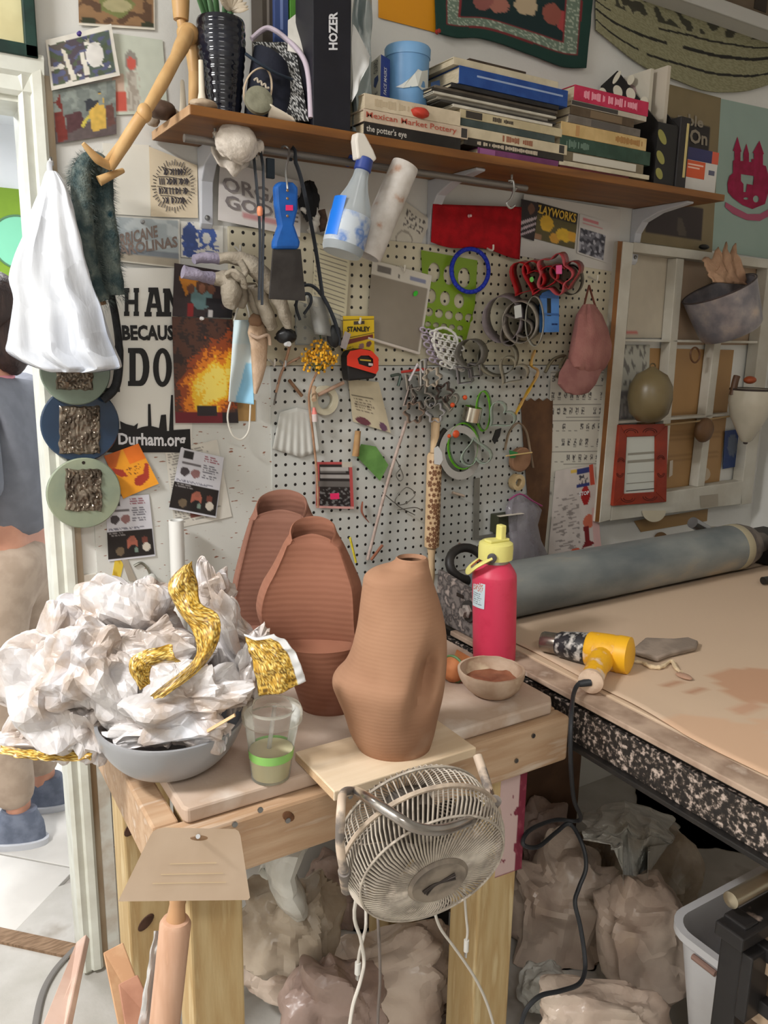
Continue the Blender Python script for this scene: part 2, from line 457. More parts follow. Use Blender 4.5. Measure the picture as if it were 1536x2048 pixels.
peg('pegboard', .676, 1.885, 1.4515, 1.755, pegmat('beige_pegboard', (206, 198, 174), (188, 178, 152)), 'upper beige pegboard panel fixed to the wall below the long shelf')
peg('pegboard', .772, 1.885, .87, 1.4495, pegmat('white_pegboard', (206, 208, 204), (190, 186, 178)), 'lower white pegboard panel behind the clay vases')
# lamp housings on the ceiling; the rear one is added for fill light
for nm, (x, y), (sx, sy), lb in (('ceiling_lamp', (-1.1, -.85), (.58, .3), 'white ceiling lamp above the left of the bench'), ('ceiling_lamp', (-.2, -2.7), (1.2, .3), 'long white fill lamp added on the ceiling behind the viewer')):
    e = emp(nm, (x, y, ZC), lb, 'lamp')
    ob('housing', MB().box((x - sx / 2, y - sy / 2, ZC - .035), (x + sx / 2, y + sy / 2, ZC)), M('lamp_white', (235, 235, 232), r=.4), e, sm=False, bev=.004)
    ob('diffuser', MB().box((x - sx / 2 + .02, y - sy / 2 + .02, ZC - .045), (x + sx / 2 - .02, y + sy / 2 - .02, ZC - .034)), M('lamp_diffuser', (255, 246, 232), r=.4, em=3), e, sm=False)
e = emp('ceiling_lamp', (-.1, 1.3, 2.42), 'white ceiling lamp added to light the hall', 'lamp')  # unseen fixture, added to go with the hall light
ob('housing', MB().box((-.72, 1.03, 2.39), (.52, 1.57, 2.42)), M('lamp_white', (235, 235, 232)), e, sm=False, bev=.004)
ob('diffuser', MB().box((-.70, 1.05, 2.38), (.50, 1.55, 2.39)), M('lamp_diffuser', (255, 246, 232)), e, sm=False)
# ================================================================ BENCH
PINE = M('bench_pine', (196, 166, 136), (180, 146, 114), 14, r=.65, bump=.06, bs=80, st=(.35, 3, 3), c3=(206, 186, 166), lo=.35, hi=.58)
PINEV = M('post_pine', (202, 178, 132), (186, 156, 108), 14, r=.65, bump=.06, bs=70, st=(3, 3, .35), c3=(214, 194, 150), lo=.35, hi=.58)
PLYD = M('dusty_plywood', (204, 184, 168), (188, 164, 144), 9, r=.85, bump=.05, bs=120, c3=(214, 200, 188), lo=.35, hi=.6)
BZ = .87
bench = emp('workbench', (.63, -.5, 0), 'rough pine workbench with a dusty plywood top below the pegboard', 'workbench')
mb = MB().prism([(.295, -.775, BZ - .024), (.30, -.785, BZ - .024), (.985, -.785, BZ - .024), (1.002, -.765, BZ - .024), (1.002, -.2, BZ - .024), (.295, -.2, BZ - .024)], (0, 0, .024))
ob('bench_top', mb, PLYD, bench, sm=False, bev=.004)
ob('front_rail', MB().box((.258, -.805, BZ - .115), (1.015, -.767, BZ - .026)), PINE, bench, sm=False, bev=.006)
ob('side_rail', MB().box((.255, -.766, BZ - .115), (.293, -.24, BZ - .026)), PINE, bench, sm=False, bev=.004)
ob('side_rail', MB().box((.977, -.766, BZ - .115), (1.015, -.24, BZ - .026)), PINE, bench, sm=False, bev=.004)
ob('rear_rail', MB().box((.255, -.239, BZ - .115), (1.015, -.201, BZ - .026)), PINE, bench, sm=False, bev=.004)
ob('leg', MB().box((.303, -.766, 0), (.386, -.70, BZ - .026)), PINEV, bench, sm=False, bev=.004)
ob('leg', MB().box((.85, -.766, 0), (.94, -.68, BZ - .026)), PINEV, bench, sm=False, bev=.004)
ob('leg', MB().box((.294, -.40, 0), (.384, -.31, BZ - .026)), PINEV, bench, sm=False, bev=.004)
ob('leg', MB().box((.885, -.40, 0), (.975, -.31, BZ - .026)), PINEV, bench, sm=False, bev=.004)
STEEL = M('screw_steel', (150, 150, 150), r=.35, m=1); DARKHOLE = M('dark_hole', (40, 30, 24), r=.9)
for px, py in ((469, 1648), (1032, 1521), (1066, 1471), (520, 1619), (700, 1592), (575, 1640)):
    p = W(px, py, .8055); ob('screw', MB().cyl(p, p + V((0, -.0025, 0)), .0042, 12), STEEL, bench)
p = W(577, 1633, .8055); ob('knot', MB().lathe([(.012, 0), (.01, .0012)], p, 14, (0, -1, 0), el=(.6, 1)), M('knot_brown', (120, 80, 50), (90, 58, 36), 60, r=.7), bench)
for px, py, yy in ((292, 1845, .4005), (265, 1655, .4005)):
    p = W(px, py, yy); ob('knot', MB().lathe([(.02, 0), (.018, .0012)], p, 16, (0, -1, 0), el=(1, .55)), M('knot_dark', (74, 48, 34), r=.7), bench)
# ================================================================ SLAB ROLLER TABLE
BLK = M('spattered_black_steel', (36, 32, 30), (60, 52, 46), 130, r=.55, c3=(196, 178, 166), lo=.44, hi=.52, det=7, bump=.1, bs=90)
BLK2 = M('black_steel', (26, 24, 23), (40, 36, 33), 20, r=.5)
CANV = M('clay_stained_canvas', (208, 182, 154), (216, 192, 166), 3.2, r=.85, bump=.04, bs=160, c3=(206, 160, 128), lo=.42, hi=.66, det=5)
SZ = .875; SX = 1.035
tb = emp('slab_roller_table', (1.8, -.7, 0), 'large clay slab roller table with black steel frame', 'table')
ob('table_board', MB().box((SX + .055, -1.75, SZ - .012), (2.66, -.30, SZ)), CANV, tb, sm=False, bev=.002)
ob('edge_strip', MB().box((SX, -1.75, SZ - .014), (SX + .053, -.40, SZ - .003)), M('dusty_edge', (186, 162, 142), (150, 126, 108), 16, r=.7, c3=(206, 188, 172)), tb, sm=False, bev=.002)
ob('side_rail', MB().box((SX + .012, -1.75, SZ - .10), (SX + .05, -.30, SZ - .03)), BLK, tb, sm=False, bev=.002)
ob('rail_flange', MB().box((SX + .0, -1.75, SZ - .11), (SX + .06, -.30, SZ - .1)), BLK2, tb, sm=False, bev=.002)
ob('rail_flange', MB().box((SX + .02, -1.75, SZ - .03), (SX + .06, -.30, SZ - .014)), BLK2, tb, sm=False, bev=.002)
ob('rear_rail', MB().box((SX + .05, -.36, SZ - .10), (2.66, -.30, SZ - .014)), BLK2, tb, sm=False)
for x, y in ((SX + .03, -.33), (2.6, -.33), (2.6, -1.7)):
    ob('leg', MB().box((x - .03, y - .03, 0), (x + .03, y + .03, SZ - .1)), BLK2, tb, sm=False)
# canvas sheet with a lifted wavy edge lying on the board
def canv(u, v):
    x = lerp(SX + .06 + .012 * math.sin(v * 9) + .01 * nz(v * 6, 3), 2.62, u); y = lerp(-.42, -1.72, v)
    e = max(0, 1 - u * 26)
    return V((x, y, SZ + .0015 + .0012 * nz(x * 5, y * 5, 2) + e * .006 * max(0, nz(v * 7, 8) + .2) + .001))
cvm = MB().grid(canv, 90, 90)
def stain(p):
    c = S(206, 180, 154); n_ = nz(p.x * 7, p.y * 7, 1) + .5 * nz(p.x * 18, p.y * 18, 4)
    k = 1 + .05 * nz(p.x * 3, p.y * 3, 8)
    for px, py, rx, ry, cc in ((1520, 1375, .10, .07, (194, 152, 122)), (1335, 1372, .04, .012, (182, 140, 112)), (1392, 1385, .025, .014, (184, 142, 114)), (1470, 1490, .16, .09, (208, 172, 142)), (1490, 1420, .05, .02, (198, 158, 130))):
        q = T(px, py, SZ)
        if ((p.x - q.x) / rx) ** 2 + ((p.y - q.y) / ry) ** 2 < 1 + 1.3 * n_: c = S(*cc)
    return (c[0] * k, c[1] * k, c[2] * k)
cvm.c = [stain(p) for p in cvm.v]
one('canvas_sheet', cvm, printmat('stained_canvas', .9), 'clay stained canvas sheet spread over the slab roller table', 'canvas', solid=.0015)
for (a, b_, c) in (((1150, 1205), (1300, 1290), 1), ((1380, 1200), (1536, 1248), 1)):
    pass
# the roller
ROLL = M('roller_grey', (96, 104, 108), (138, 142, 140), 9, r=.5, m=.2, bump=.05, bs=70, c3=(172, 162, 144), lo=.34, hi=.6, st=(.45, 1, 1), det=6)
RY, RZ, RR = -.405, SZ + .071, .066
rl = emp('slab_roller', (1.6, RY, SZ), 'long grey steel roller lying across the slab roller table', 'roller')
ob('drum', MB().lathe([(.001, 0), (RR, 0), (RR, .93)], (1.12, RY, RZ), 56, (1, 0, 0)), ROLL, rl)
ob('end_band', MB().lathe([(RR + .0005, 0), (RR + .001, .001), (RR + .001, .028), (RR + .0005, .03)], (2.02, RY, RZ), 56, (1, 0, 0)), M('clay_ring', (166, 156, 130), r=.8), rl)
ob('end_cap', MB().lathe([(RR - .001, 0), (RR, .01), (RR - .01, .05), (.03, .06), (.03, .12)], (2.05, RY, RZ), 40, (1, 0, 0)), M('dark_clay_steel', (74, 68, 64), (110, 100, 92), 20, r=.6), rl)
# left end plate with bolt, and the black handle pipe
e = emp('roller_end_plate', (1.06, -.45, BZ), 'clay spattered steel end plate holding the left end of the roller', 'steel plate')
SPK = M('speckled_plate', (120, 112, 108), (60, 56, 56), 55, r=.6, c3=(168, 154, 146), lo=.42, hi=.55, det=6)
P0 = [V((1.045, -.575, SZ)), V((1.045, -.33, SZ)), V((1.045, -.33, SZ + .122)), V((1.045, -.575, SZ + .095))]
ob('plate', MB().prism(P0, (.012, 0, 0)), SPK, e, sm=False, bev=.002)
p = V((1.044, -.455, SZ + .06))
bt = ob('bolt', MB().lathe([(.016, 0), (.016, .01), (.01, .014), (.01, .022)], p, 6, (-1, 0, 0)), M('clay_bolt', (160, 150, 142), (110, 104, 100), 40, r=.5), e)
ob('washer', MB().lathe([(.024, 0), (.024, .004)], p, 24, (-1, 0, 0)), M('dark_washer', (70, 68, 66), r=.5, m=.5), bt)
p = V((1.044, -.42, SZ + .085)); ob('slot', MB().box(p - V((.001, .012, .004)), p + V((.001, .012, .004))), DARKHOLE, e)
one('hose_coil', MB().tube([V((1.13, -.33, SZ + .125)) + V((.05 * math.cos(t), 0.02 * math.sin(t), .034 * math.sin(t))) for t in [i * .3 for i in range(21)]], .011, 10, closed=True), BLK2, 'black rubber hoop resting behind the speckled roller end plate', 'hose')
# right end machinery
e = emp('roller_housing', (2.3, -.42, SZ), 'dark steel roller housing at the far right of the table', 'machine')
ob('side_block', MB().box((2.17, -.5, SZ + .006), (2.32, -.31, SZ + .085)), BLK2, e, sm=False, bev=.006)
ob('side_block', MB().box((2.32, -.66, SZ + .006), (2.60, -.42, SZ + .06)), BLK2, e, sm=False, bev=.006)
ob('guide_bar', MB().cyl((1.98, -.545, SZ + .017), (2.62, -.66, SZ + .017), .0105, 12), BLK2, e)
p = W(1385, 1045, .30); q = W(1425, 1068, .30)
ob('crank_tube', MB().tube([p, q], .017, 16), M('worn_chrome', (150, 152, 156), r=.25, m=.9), e)
ob('bracket', MB().box(q + V((-.03, -.02, -.05)), q + V((.09, .03, .006))), M('dark_clay_steel', (74, 68, 64)), e, sm=False, bev=.008)
p = W(1432, 1062, .36)
e2 = emp('wing_bolt', p - V((0, 0, .02)), 'small pale wing bolt standing on the far roller end', 'bolt')
ob('head', MB().lathe([(.002, 0), (.016, .004), (.016, .01), (.002, .013)], p, 16), M('dull_zinc', (160, 158, 150), r=.4, m=.5), e2)
ob('stem', MB().cyl(p - V((0, 0, .05)), p, .006), M('dull_zinc', (160, 158, 150)), e2)
# ================================================================ ON THE BENCH
def thin(name, c, alpha=.2, r=.1, c2=None, sc_=10, bump=0):
    if name in MATS: return MATS[name]
    mt = bpy.data.materials.new(name); mt.use_nodes = True
    nt = mt.node_tree; b = nt.nodes['Principled BSDF']; b.inputs['Base Color'].default_value = (*S(*c), 1); b.inputs['Roughness'].default_value = r
    tr = nt.nodes.new('ShaderNodeBsdfTransparent'); mx = nt.nodes.new('ShaderNodeMixShader')
    fr = nt.nodes.new('ShaderNodeFresnel'); fr.inputs[0].default_value = 1.35
    ad = nt.nodes.new('ShaderNodeMath'); ad.operation = 'ADD'; ad.use_clamp = True; ad.inputs[1].default_value = alpha
    nt.links.new(fr.outputs[0], ad.inputs[0])
    if c2:
        n = nt.nodes.new('ShaderNodeTexNoise'); n.inputs['Scale'].default_value = sc_
        m2 = nt.nodes.new('ShaderNodeMix'); m2.data_type = 'RGBA'; m2.inputs[6].default_value = (*S(*c), 1); m2.inputs[7].default_value = (*S(*c2), 1)
        tc = nt.nodes.new('ShaderNodeTexCoord'); nt.links.new(tc.outputs['Object'], n.inputs['Vector'])
        nt.links.new(n.outputs[0], m2.inputs[0]); nt.links.new(m2.outputs[2], b.inputs['Base Color'])
    if bump:
        n = nt.nodes.new('ShaderNodeTexNoise'); n.inputs['Scale'].default_value = 40; bp = nt.nodes.new('ShaderNodeBump'); bp.inputs['Strength'].default_value = bump
        nt.links.new(n.outputs[0], bp.inputs['Height']); nt.links.new(bp.outputs[0], b.inputs['Normal'])
    nt.links.new(ad.outputs[0], mx.inputs[0]); nt.links.new(tr.outputs[0], mx.inputs[1]); nt.links.new(b.outputs[0], mx.inputs[2])
    nt.links.new(mx.outputs[0], nt.nodes['Material Output'].inputs[0])
    MATS[name] = mt; return mt
def shell(rings, t=.005, down=1):
    """outer rings + inner wall, for open vessels"""
    inn = []
    for r in rings[::-1]:
        c = sum(r, V()) / len(r)
        inn.append([c + (p - c) * (1 - t / max((p - c).length, t * 1.5)) + V((0, 0, t * .6 if r is rings[0] else 0)) for p in r])
    return rings + inn
# --- pine board
bd = emp('pine_board', (.61, -.81, BZ), 'small pale pine board under the front tan vase, overhanging the bench', 'board')
ob('board', MB().box((.486, -.872, BZ + .0005), (.742, -.742, BZ + .0165)), M('pale_pine', (230, 210, 182), (216, 192, 160), 10, r=.6, st=(.3, 3, 3), bump=.04, bs=70), bd, sm=False, bev=.002)
for i in range(6):
    z = BZ + .003 + i * .0022
    ob('ply_line', MB().box((.4855, -.870, z), (.4862, -.744, z + .0006)), M('ply_line', (186, 150, 110), r=.7), bd, sm=False)
# --- three altered vases
TAN = M('tan_clay', (168, 127, 99), (156, 115, 88), 7, r=.8, bump=.04, bs=50, kind='wave', st=(1, 1, 1), c3=(174, 140, 116))
TERRA = M('terracotta_clay', (150, 100, 78), (139, 90, 70), 6, r=.8, bump=.07, bs=30, kind='wave', c3=(154, 108, 90))
TERRA2 = M('terracotta_clay_deep', (138, 95, 78), (126, 85, 69), 6, r=.8, bump=.07, bs=30, kind='wave')
base = T(787, 1489, BZ + .0165)
zd = F(845, 1335, base).z; xd = (F(846, 1330, base) - base).dot(RH); k_px = (F(900, 1335, base) - F(800, 1335, base)).length / 100
def dim(x, y, z, th, h, c, t):
    if y < 0:
        u = (x - xd - (z - zd) * .22) / k_px; u = u / (15 if u < 0 else 25); w = (z - zd) / (60 * k_px)
        y += .048 * math.exp(-(u * u) - (w * w)) * min(1, -y / (h * .3))
        u2 = (x + .5 * h) / (40 * k_px); w2 = (z - zd + 20 * k_px) / (60 * k_px)
        y += .008 * math.exp(-(u2 * u2) - w2 * w2)
    return x, y, z
rows = [(1489, 715, 861), (1462, 700, 869), (1425, 688, 877), (1392, 674, 885), (1368, 665, 889), (1350, 668, 891), (1328, 688, 893), (1300, 702, 894), (1270, 710, 893), (1240, 716, 889), (1200, 721, 879), (1170, 725, 869), (1152, 729, 863), (1140, 745, 860), (1131, 772, 858), (1122, 788, 857), (1117, 791, 856)]
rg = sil(base, rows, .92, 72, dim, 5)
def inner(rg, depth, t=.005):
    top = rg[-1]; c = sum(top, V()) / len(top); o = []
    rim = [c + (p - c) * (1 - t * .5 / (p - c).length) + V((0, 0, t * .4)) for p in top]
    o.append(rim)
    for k in range(1, 9):
        r = rg[max(0, len(rg) - 1 - int(k * depth))]; cc = sum(r, V()) / len(r)
        o.append([cc + (p - cc) * (1 - t * 1.2 / (p - cc).length) for p in r])
    return rg + o
one('clay_vase', MB().loft(inner(rg, 5)), TAN, 'front tan unglazed vase with a dented side standing on the pine board', 'vase')
def facet(zs, zt, tilt, kf, fin):
    def fn(x, y, z, th, h, c, t):
        a = min(1, max(0, (z - zs) / .006)); up = min(1, max(0, (z - zt) / .03))
        if y < 0:
            u = (x - c) / h
            d = -h * kf
            if y < d:
                y2 = d + .010 * max(0, 1 - (u / .8) ** 2)
                y = lerp(y, y2, a)
            e = abs(abs(u) - .86)
            if e < .07: y -= fin * a * (1 - e / .07)
        sq = up * .25
        if sq:   # squarer mouth
            u = (x - c) / h; v = y / h if h else 0
            m_ = max(abs(math.cos(th)), abs(math.sin(th))); x = c + (x - c) * lerp(1, min(1.18, 1 / m_), sq)
        return x, y, z + tilt * (y - h * .34) * up
    return fn
base = T(655, 1412, BZ)
rows = [(1412, 602, 712), (1380, 592, 722), (1340, 577, 728), (1305, 562, 730), (1278, 546, 730), (1250, 525, 728), (1220, 514, 727), (1195, 515, 726), (1165, 525, 722), (1140, 540, 712), (1120, 551, 703), (1100, 561, 694), (1080, 570, 684), (1065, 577, 676), (1054, 579, 672)]
rg = sil(base, rows, .82, 96, facet(F(640, 1276, base).z, F(620, 1085, base).z, .68, .46, .004), 5)
one('clay_vase', MB().loft(inner(rg, 4)), TERRA, 'middle reddish terracotta vase with a flattened ribbed panel', 'vase')
base = T(566, 1345, BZ)
rows = [(1345, 512, 622), (1300, 495, 640), (1265, 481, 650), (1240, 470, 655), (1212, 464, 658), (1182, 464, 659), (1150, 469, 656), (1110, 479, 650), (1080, 487, 643), (1050, 496, 634), (1025, 504, 624), (1008, 509, 617), (1002, 511, 615)]
rg = sil(base, rows, .8, 96, facet(F(560, 1248, base).z, F(560, 1035, base).z, .66, .42, .004), 5)
one('clay_vase', MB().loft(inner(rg, 4)), TERRA2, 'rear terracotta vase, tallest, half hidden behind the middle one', 'vase')
# --- grey bowl
base = T(343, 1528, BZ)
rg = sil(base, [(1543, 285, 400), (1540, 270, 415), (1528, 246, 438), (1508, 225, 460), (1485, 209, 475), (1458, 199, 486), (1448, 198, 488)], 1, 64, None, 4)
dz = BZ - min(p.z for p in rg[0])
rg = [[p + V((0, 0, dz + .0005)) for p in r] for r in rg]
bowl_rim = sum(rg[-1], V()) / len(rg[-1])
one('mixing_bowl', MB().loft(shell(rg, .005)), M('grey_enamel', (150, 151, 154), r=.3, coat=.2), 'grey round mixing bowl holding the crumpled foil bag', 'bowl')
# --- crumpled feed bag
FOIL = M('silvery_film', (212, 208, 208), (182, 166, 154), 9, r=.36, m=.15, bump=.12, bs=20, c3=(222, 224, 232), lo=.42, hi=.55, det=6)  # tan tone puts fold shadows and dirty print into the film colour
hay = lambda u, v: S(*[(172, 130, 38), (208, 168, 72), (100, 72, 18), (236, 210, 124), (138, 98, 26)][int(abs(nz(u * 26 + 3 * nz(v * 9, u * 7), v * 22, 1)) * 13) % 5])
bag = emp('crumpled_feed_bag', bowl_rim, 'crumpled silvery plastic feed bag with yellow straw print heaped in the grey bowl', 'bag')
bb = bowl_rim
def lump(px, py, rx, ry, dep, seed, amp=.12, fac=-.28, rot=0, sq=.9, n=34, thick=.8, fr=.95):
    c = F(px, py, bb + VH * dep); k = (F(px + 50, py, c) - c).length / 50
    rz_ = Matrix.Rotation(rad(rot), 3, VH)
    fr_ = Matrix((RH, VH, V((0, 0, 1)))).transposed()
    m = MB().crumple((0, 0, 0), rx * k, min(rx, ry) * k * thick, ry * k, 17, .24, seed, sq, (.7, 2.2), 9)
    jr = random.Random(seed); m.v = [p + V((jr.gauss(0, 1), jr.gauss(0, 1), jr.gauss(0, 1))) * .0035 for p in m.v]
    m.f = [t for f in m.f for t in (((f[0], f[1], f[2]), (f[0], f[2], f[3])) if len(f) == 4 else (f,))]
    m.v = [c + rz_ @ (fr_ @ p) for p in m.v]
    return m
mall = MB()
for a in ((112, 1378, 110, 118, .02, 3.1), (262, 1262, 122, 86, .07, 8.7, .1, -.25, 12), (205, 1350, 92, 92, -.02, 5.3, .12, -.28, 30), (378, 1408, 132, 70, -.045, 11.9, .1, -.26, -16), (452, 1268, 42, 108, .06, 2.2, .1, -.25, -12),
          (425, 1205, 48, 62, .075, 6.4, .1, -.25, -30), (500, 1345, 30, 72, -.01, 9.6, .1, -.25, 18), (95, 1478, 104, 26, .0, 4.4, .1, -.3, -5), (335, 1455, 105, 34, -.06, 7.7, .1, -.3, -3), (300, 1330, 120, 70, .0, 12.2, .1, -.25, 0), (180, 1445, 60, 60, -.01, 1.5, .1, -.3, 20)):
    m = lump(*a); mall.add(m.v, m.f)
ob('film_folds', mall, FOIL, bag, sm=False, sub=1)
def ribbon(name, left, right, dep, fn, n=(10, 26), amp=.004, mat=None, parent=None):
    L = bez([F(x, y, bb + VH * d) for x, y, d in left], 12); Rr = bez([F(x, y, bb + VH * d) for x, y, d in right], 12)
    nv = len(L) - 1; nu = n[0] * 3; sd = R.random() * 40
    m = MB().grid(lambda u, v: lerp(L[round(v * nv)], Rr[round(v * nv)], u) + VH * (amp * nz(u * 3 + sd, v * 7) * 2 - .012 * math.sin(math.pi * u)), nu, nv)
    m.c = [fn(i / nu, j / nv * nv / nu * .9) for j in range(nv + 1) for i in range(nu + 1)]
    return ob(name, m, mat or GLOSS, parent or bag, solid=.0008)
yl = 'yellow straw printed side of the bag'
ribbon('printed_fold', [(372, 1128, .0), (338, 1165, -.01), (352, 1215, -.02), (385, 1262, -.04), (392, 1310, -.05), (360, 1345, -.06), (300, 1392, -.085)], [(384, 1122, .0), (392, 1158, -.0), (402, 1205, -.02), (438, 1232, -.04), (436, 1285, -.05), (398, 1342, -.06), (335, 1388, -.085)], 0, hay)['label'] = yl
ribbon('printed_fold', [(345, 1290, -.08), (290, 1300, -.09), (258, 1325, -.095), (275, 1372, -.095)], [(362, 1322, -.08), (310, 1330, -.085), (300, 1345, -.09), (300, 1368, -.09)], 0, hay)['label'] = yl
def hayb(u, v): return S(226, 226, 226) if u > .84 or v < .045 else hay(u, v)
ribbon('printed_fold', [(488, 1268, -.04), (498, 1300, -.05), (510, 1345, -.055), (518, 1392, -.055)], [(548, 1268, -.04), (582, 1292, -.05), (600, 1325, -.055), (612, 1362, -.055)], 0, hayb, (16, 26))['label'] = yl
ribbon('printed_fold', [(2, 1490, -.02), (60, 1500, -.03), (110, 1503, -.03), (188, 1500, -.03)], [(6, 1502, -.02), (60, 1514, -.03), (120, 1519, -.03), (186, 1516, -.03)], 0, hay)['label'] = yl
a = F(415, 1462, bb - VH * .085); b_ = F(470, 1430, bb - VH * .08)
one('wooden_stick', MB().tube([a, b_], .0042, 8, flat=(1, .5)), M('stick_wood', (222, 186, 140), r=.6), 'thin wooden craft stick lying on the rim of the grey bowl', 'stick')
# --- plastic cup
base = T(541, 1552, BZ)
CLR = thin('clear_cup_plastic', (246, 248, 244), .02, .05)
e = emp('drink_cup', base, 'clear plastic drink cup with a domed lid and pale yellow drink', 'cup')
rowc = [(1556, 503, 580), (1500, 497, 588), (1440, 489, 600), (1432, 488, 601)]
rg = sil(base, rowc, 1, 40, None, 3); dz = BZ - rg[0][0].z + .001
rg = [[p + V((0, 0, dz)) for p in r] for r in rg]
ob('cup_wall', MB().loft(rg, True, True, False), CLR, e)
g = sil(base, [(1553, 505, 578), (1502, 499, 586)], .99, 40, None, 4)
g = [[p + V((0, 0, dz + .0005)) for p in r] for r in g]
ob('drink', MB().loft(g), thin('pale_lemonade', (250, 242, 196), .7, .1), e)
g = sil(base, [(1515, 498.4, 586.6), (1498, 496.6, 588.8)], 1.01, 40); g = [[p + V((0, 0, dz)) for p in r] for r in g]
ob('green_stripe', MB().loft(g, True, False, False), M('green_print', (140, 196, 104), r=.4), e)
top = sum(rg[-1], V()) / len(rg[-1]); rr = (rg[-1][0] - top).length
ob('lid', MB().lathe([(rr * .98, -.010), (rr * 1.07, -.009), (rr * 1.08, .004), (rr * 1.02, .010), (rr * .86, .012), (rr * .78, .005), (rr * .5, .005), (rr * .42, .008), (rr * .1, .008)], top, 44, cap0=False), thin('clear_lid', (240, 236, 224), .08, .08), e)
ob('straw', MB().tube([top + V((.006, .004, .008)), T(536, 1556, BZ + .004) + V((0, .01, 0))], .0035, 8), thin('clear_straw', (230, 230, 226), .3, .1), e)
# --- steel flask with yellow straw lid
base = T(988, 1316, BZ)
e = emp('water_bottle', base, 'hot pink steel water bottle with a pale yellow straw lid', 'bottle')
PINKM = M('pink_powder_coat', (214, 62, 92), (206, 54, 84), 40, r=.42, c3=(210, 110, 112), lo=.55, hi=.72)
rg = sil(base, [(1322, 949, 1027), (1318, 946, 1030), (1240, 945, 1032), (1165, 944, 1033), (1150, 947, 1031), (1138, 955, 1024), (1130, 962, 1018)], 1, 48, None, 3); dz = BZ - rg[0][0].z
rg = [[p + V((0, 0, dz)) for p in r] for r in rg]
ob('bottle_body', MB().loft(rg), PINKM, e)
nk = sum(rg[-1], V()) / len(rg[-1]); r0 = (rg[-1][0] - nk).length
ob('neck', MB().lathe([(r0 * .98, -.002), (r0 * .98, .012)], nk, 40), M('brushed_steel', (170, 168, 164), r=.3, m=1), e)
YEL = M('pale_yellow_plastic', (232, 224, 134), r=.45)
cap = ob('lid', MB().lathe([(r0 * 1.22, .008), (r0 * 1.24, .030), (r0 * 1.2, .040), (r0 * 1.0, .044), (.001, .044)], nk, 44), YEL, e)
q = nk + V((0, 0, .044)) + RH * .009
ob('spout', MB().box(q + V((-.007, -.009, 0)), q + V((.007, .009, .034))), YEL, cap, sm=False, bev=.003)
ob('spout_rest', MB().box(q + V((-.03, -.012, 0)) - RH * .004, q + V((.016, .012, .006))), YEL, cap, sm=False, bev=.002)
pv = nk + V((0, 0, .018)) - VH * r0 * 1.24 - RH * .012
ob('pivot', MB().lathe([(.0095, 0), (.0095, .004), (.007, .005)], pv, 20, -VH), M('pivot_grey', (84, 80, 84), r=.4), cap)
hp = bez([pv - VH * .002, F(955, 1132, pv - VH * .002), F(940, 1143, pv + VH * .02), F(940, 1132, pv + VH * .05), nk + V((0, 0, .018)) + VH * r0 * 1.24], 6)
ob('carry_strap', MB().tube(hp, .008, 8, flat=(1, .4)), YEL, cap)
lab = []
for (x, y) in ((943.5, 1156), (974, 1162), (975, 1208), (945, 1204)): lab.append((x, y))
def labp(u, v):
    th = lerp(rad(-166), rad(-122), u); z = lerp(F(950, 1157, base).z, F(950, 1206, base).z, v)
    rr = (rg[8][0] - V((sum(rg[8], V()) / 48).to_tuple())).length + .0006
    c = sum(rg[8], V()) / 48
    return V(((c + (RH * math.cos(th) + VH * math.sin(th)) * rr).to_tuple()[:2] + (z,)))
m = MB().grid(labp, 30, 36); fn = pic((206, 222, 228), [('t', (.1, .42, .95, .92), (70, 84, 100), 6), ('n', (.1, .05, .9, .36), (196, 110, 80), 14, 14, .05)], 0)
m.c = [fn(i / 30, j / 36) for j in range(37) for i in range(31)]
ob('sticker', m, GLOSS, e)
# --- little slip bowl
base = T(984, 1386, BZ)
e = emp('slip_bowl', base, 'small round wooden bowl with chocolate brown clay slip inside', 'bowl')
rg = sil(base, [(1394, 958, 1012), (1392, 946, 1024), (1380, 930, 1037), (1365, 919, 1045), (1352, 915, 1049), (1346, 915, 1049)], 1, 48, None, 3)
dz = BZ - min(p.z for p in rg[0]) + .0005; rg = [[p + V((0, 0, dz + .0015 * nz(p.x * 60, p.y * 60) * (i / len(rg)))) for p in r] for i, r in enumerate(rg)]
ob('bowl', MB().loft(shell(rg, .0045)), M('clay_crusted_wood', (196, 172, 150), (176, 148, 124), 18, r=.8, bump=.2, bs=50, c3=(210, 190, 160)), e)
c = sum(rg[8], V()) / 48; rr = (rg[8][0] - c).length - .0045
ob('slip', MB().loft([[c + V((math.cos(t) * q, math.sin(t) * q, .002 * nz(math.cos(t) * 3, math.sin(t) * 3, q * 40) + (.010 if q > rr * .9 else 0) * max(0, nz(math.cos(t) * 2 + 3, math.sin(t) * 2) + .1))) for t in [2 * math.pi * k / 40 for k in range(40)]] for q in (rr * .99, rr * .85, rr * .6, rr * .3, .001)], True, False, True), M('brown_slip', (120, 70, 50), (146, 92, 68), 30, r=.5), e)
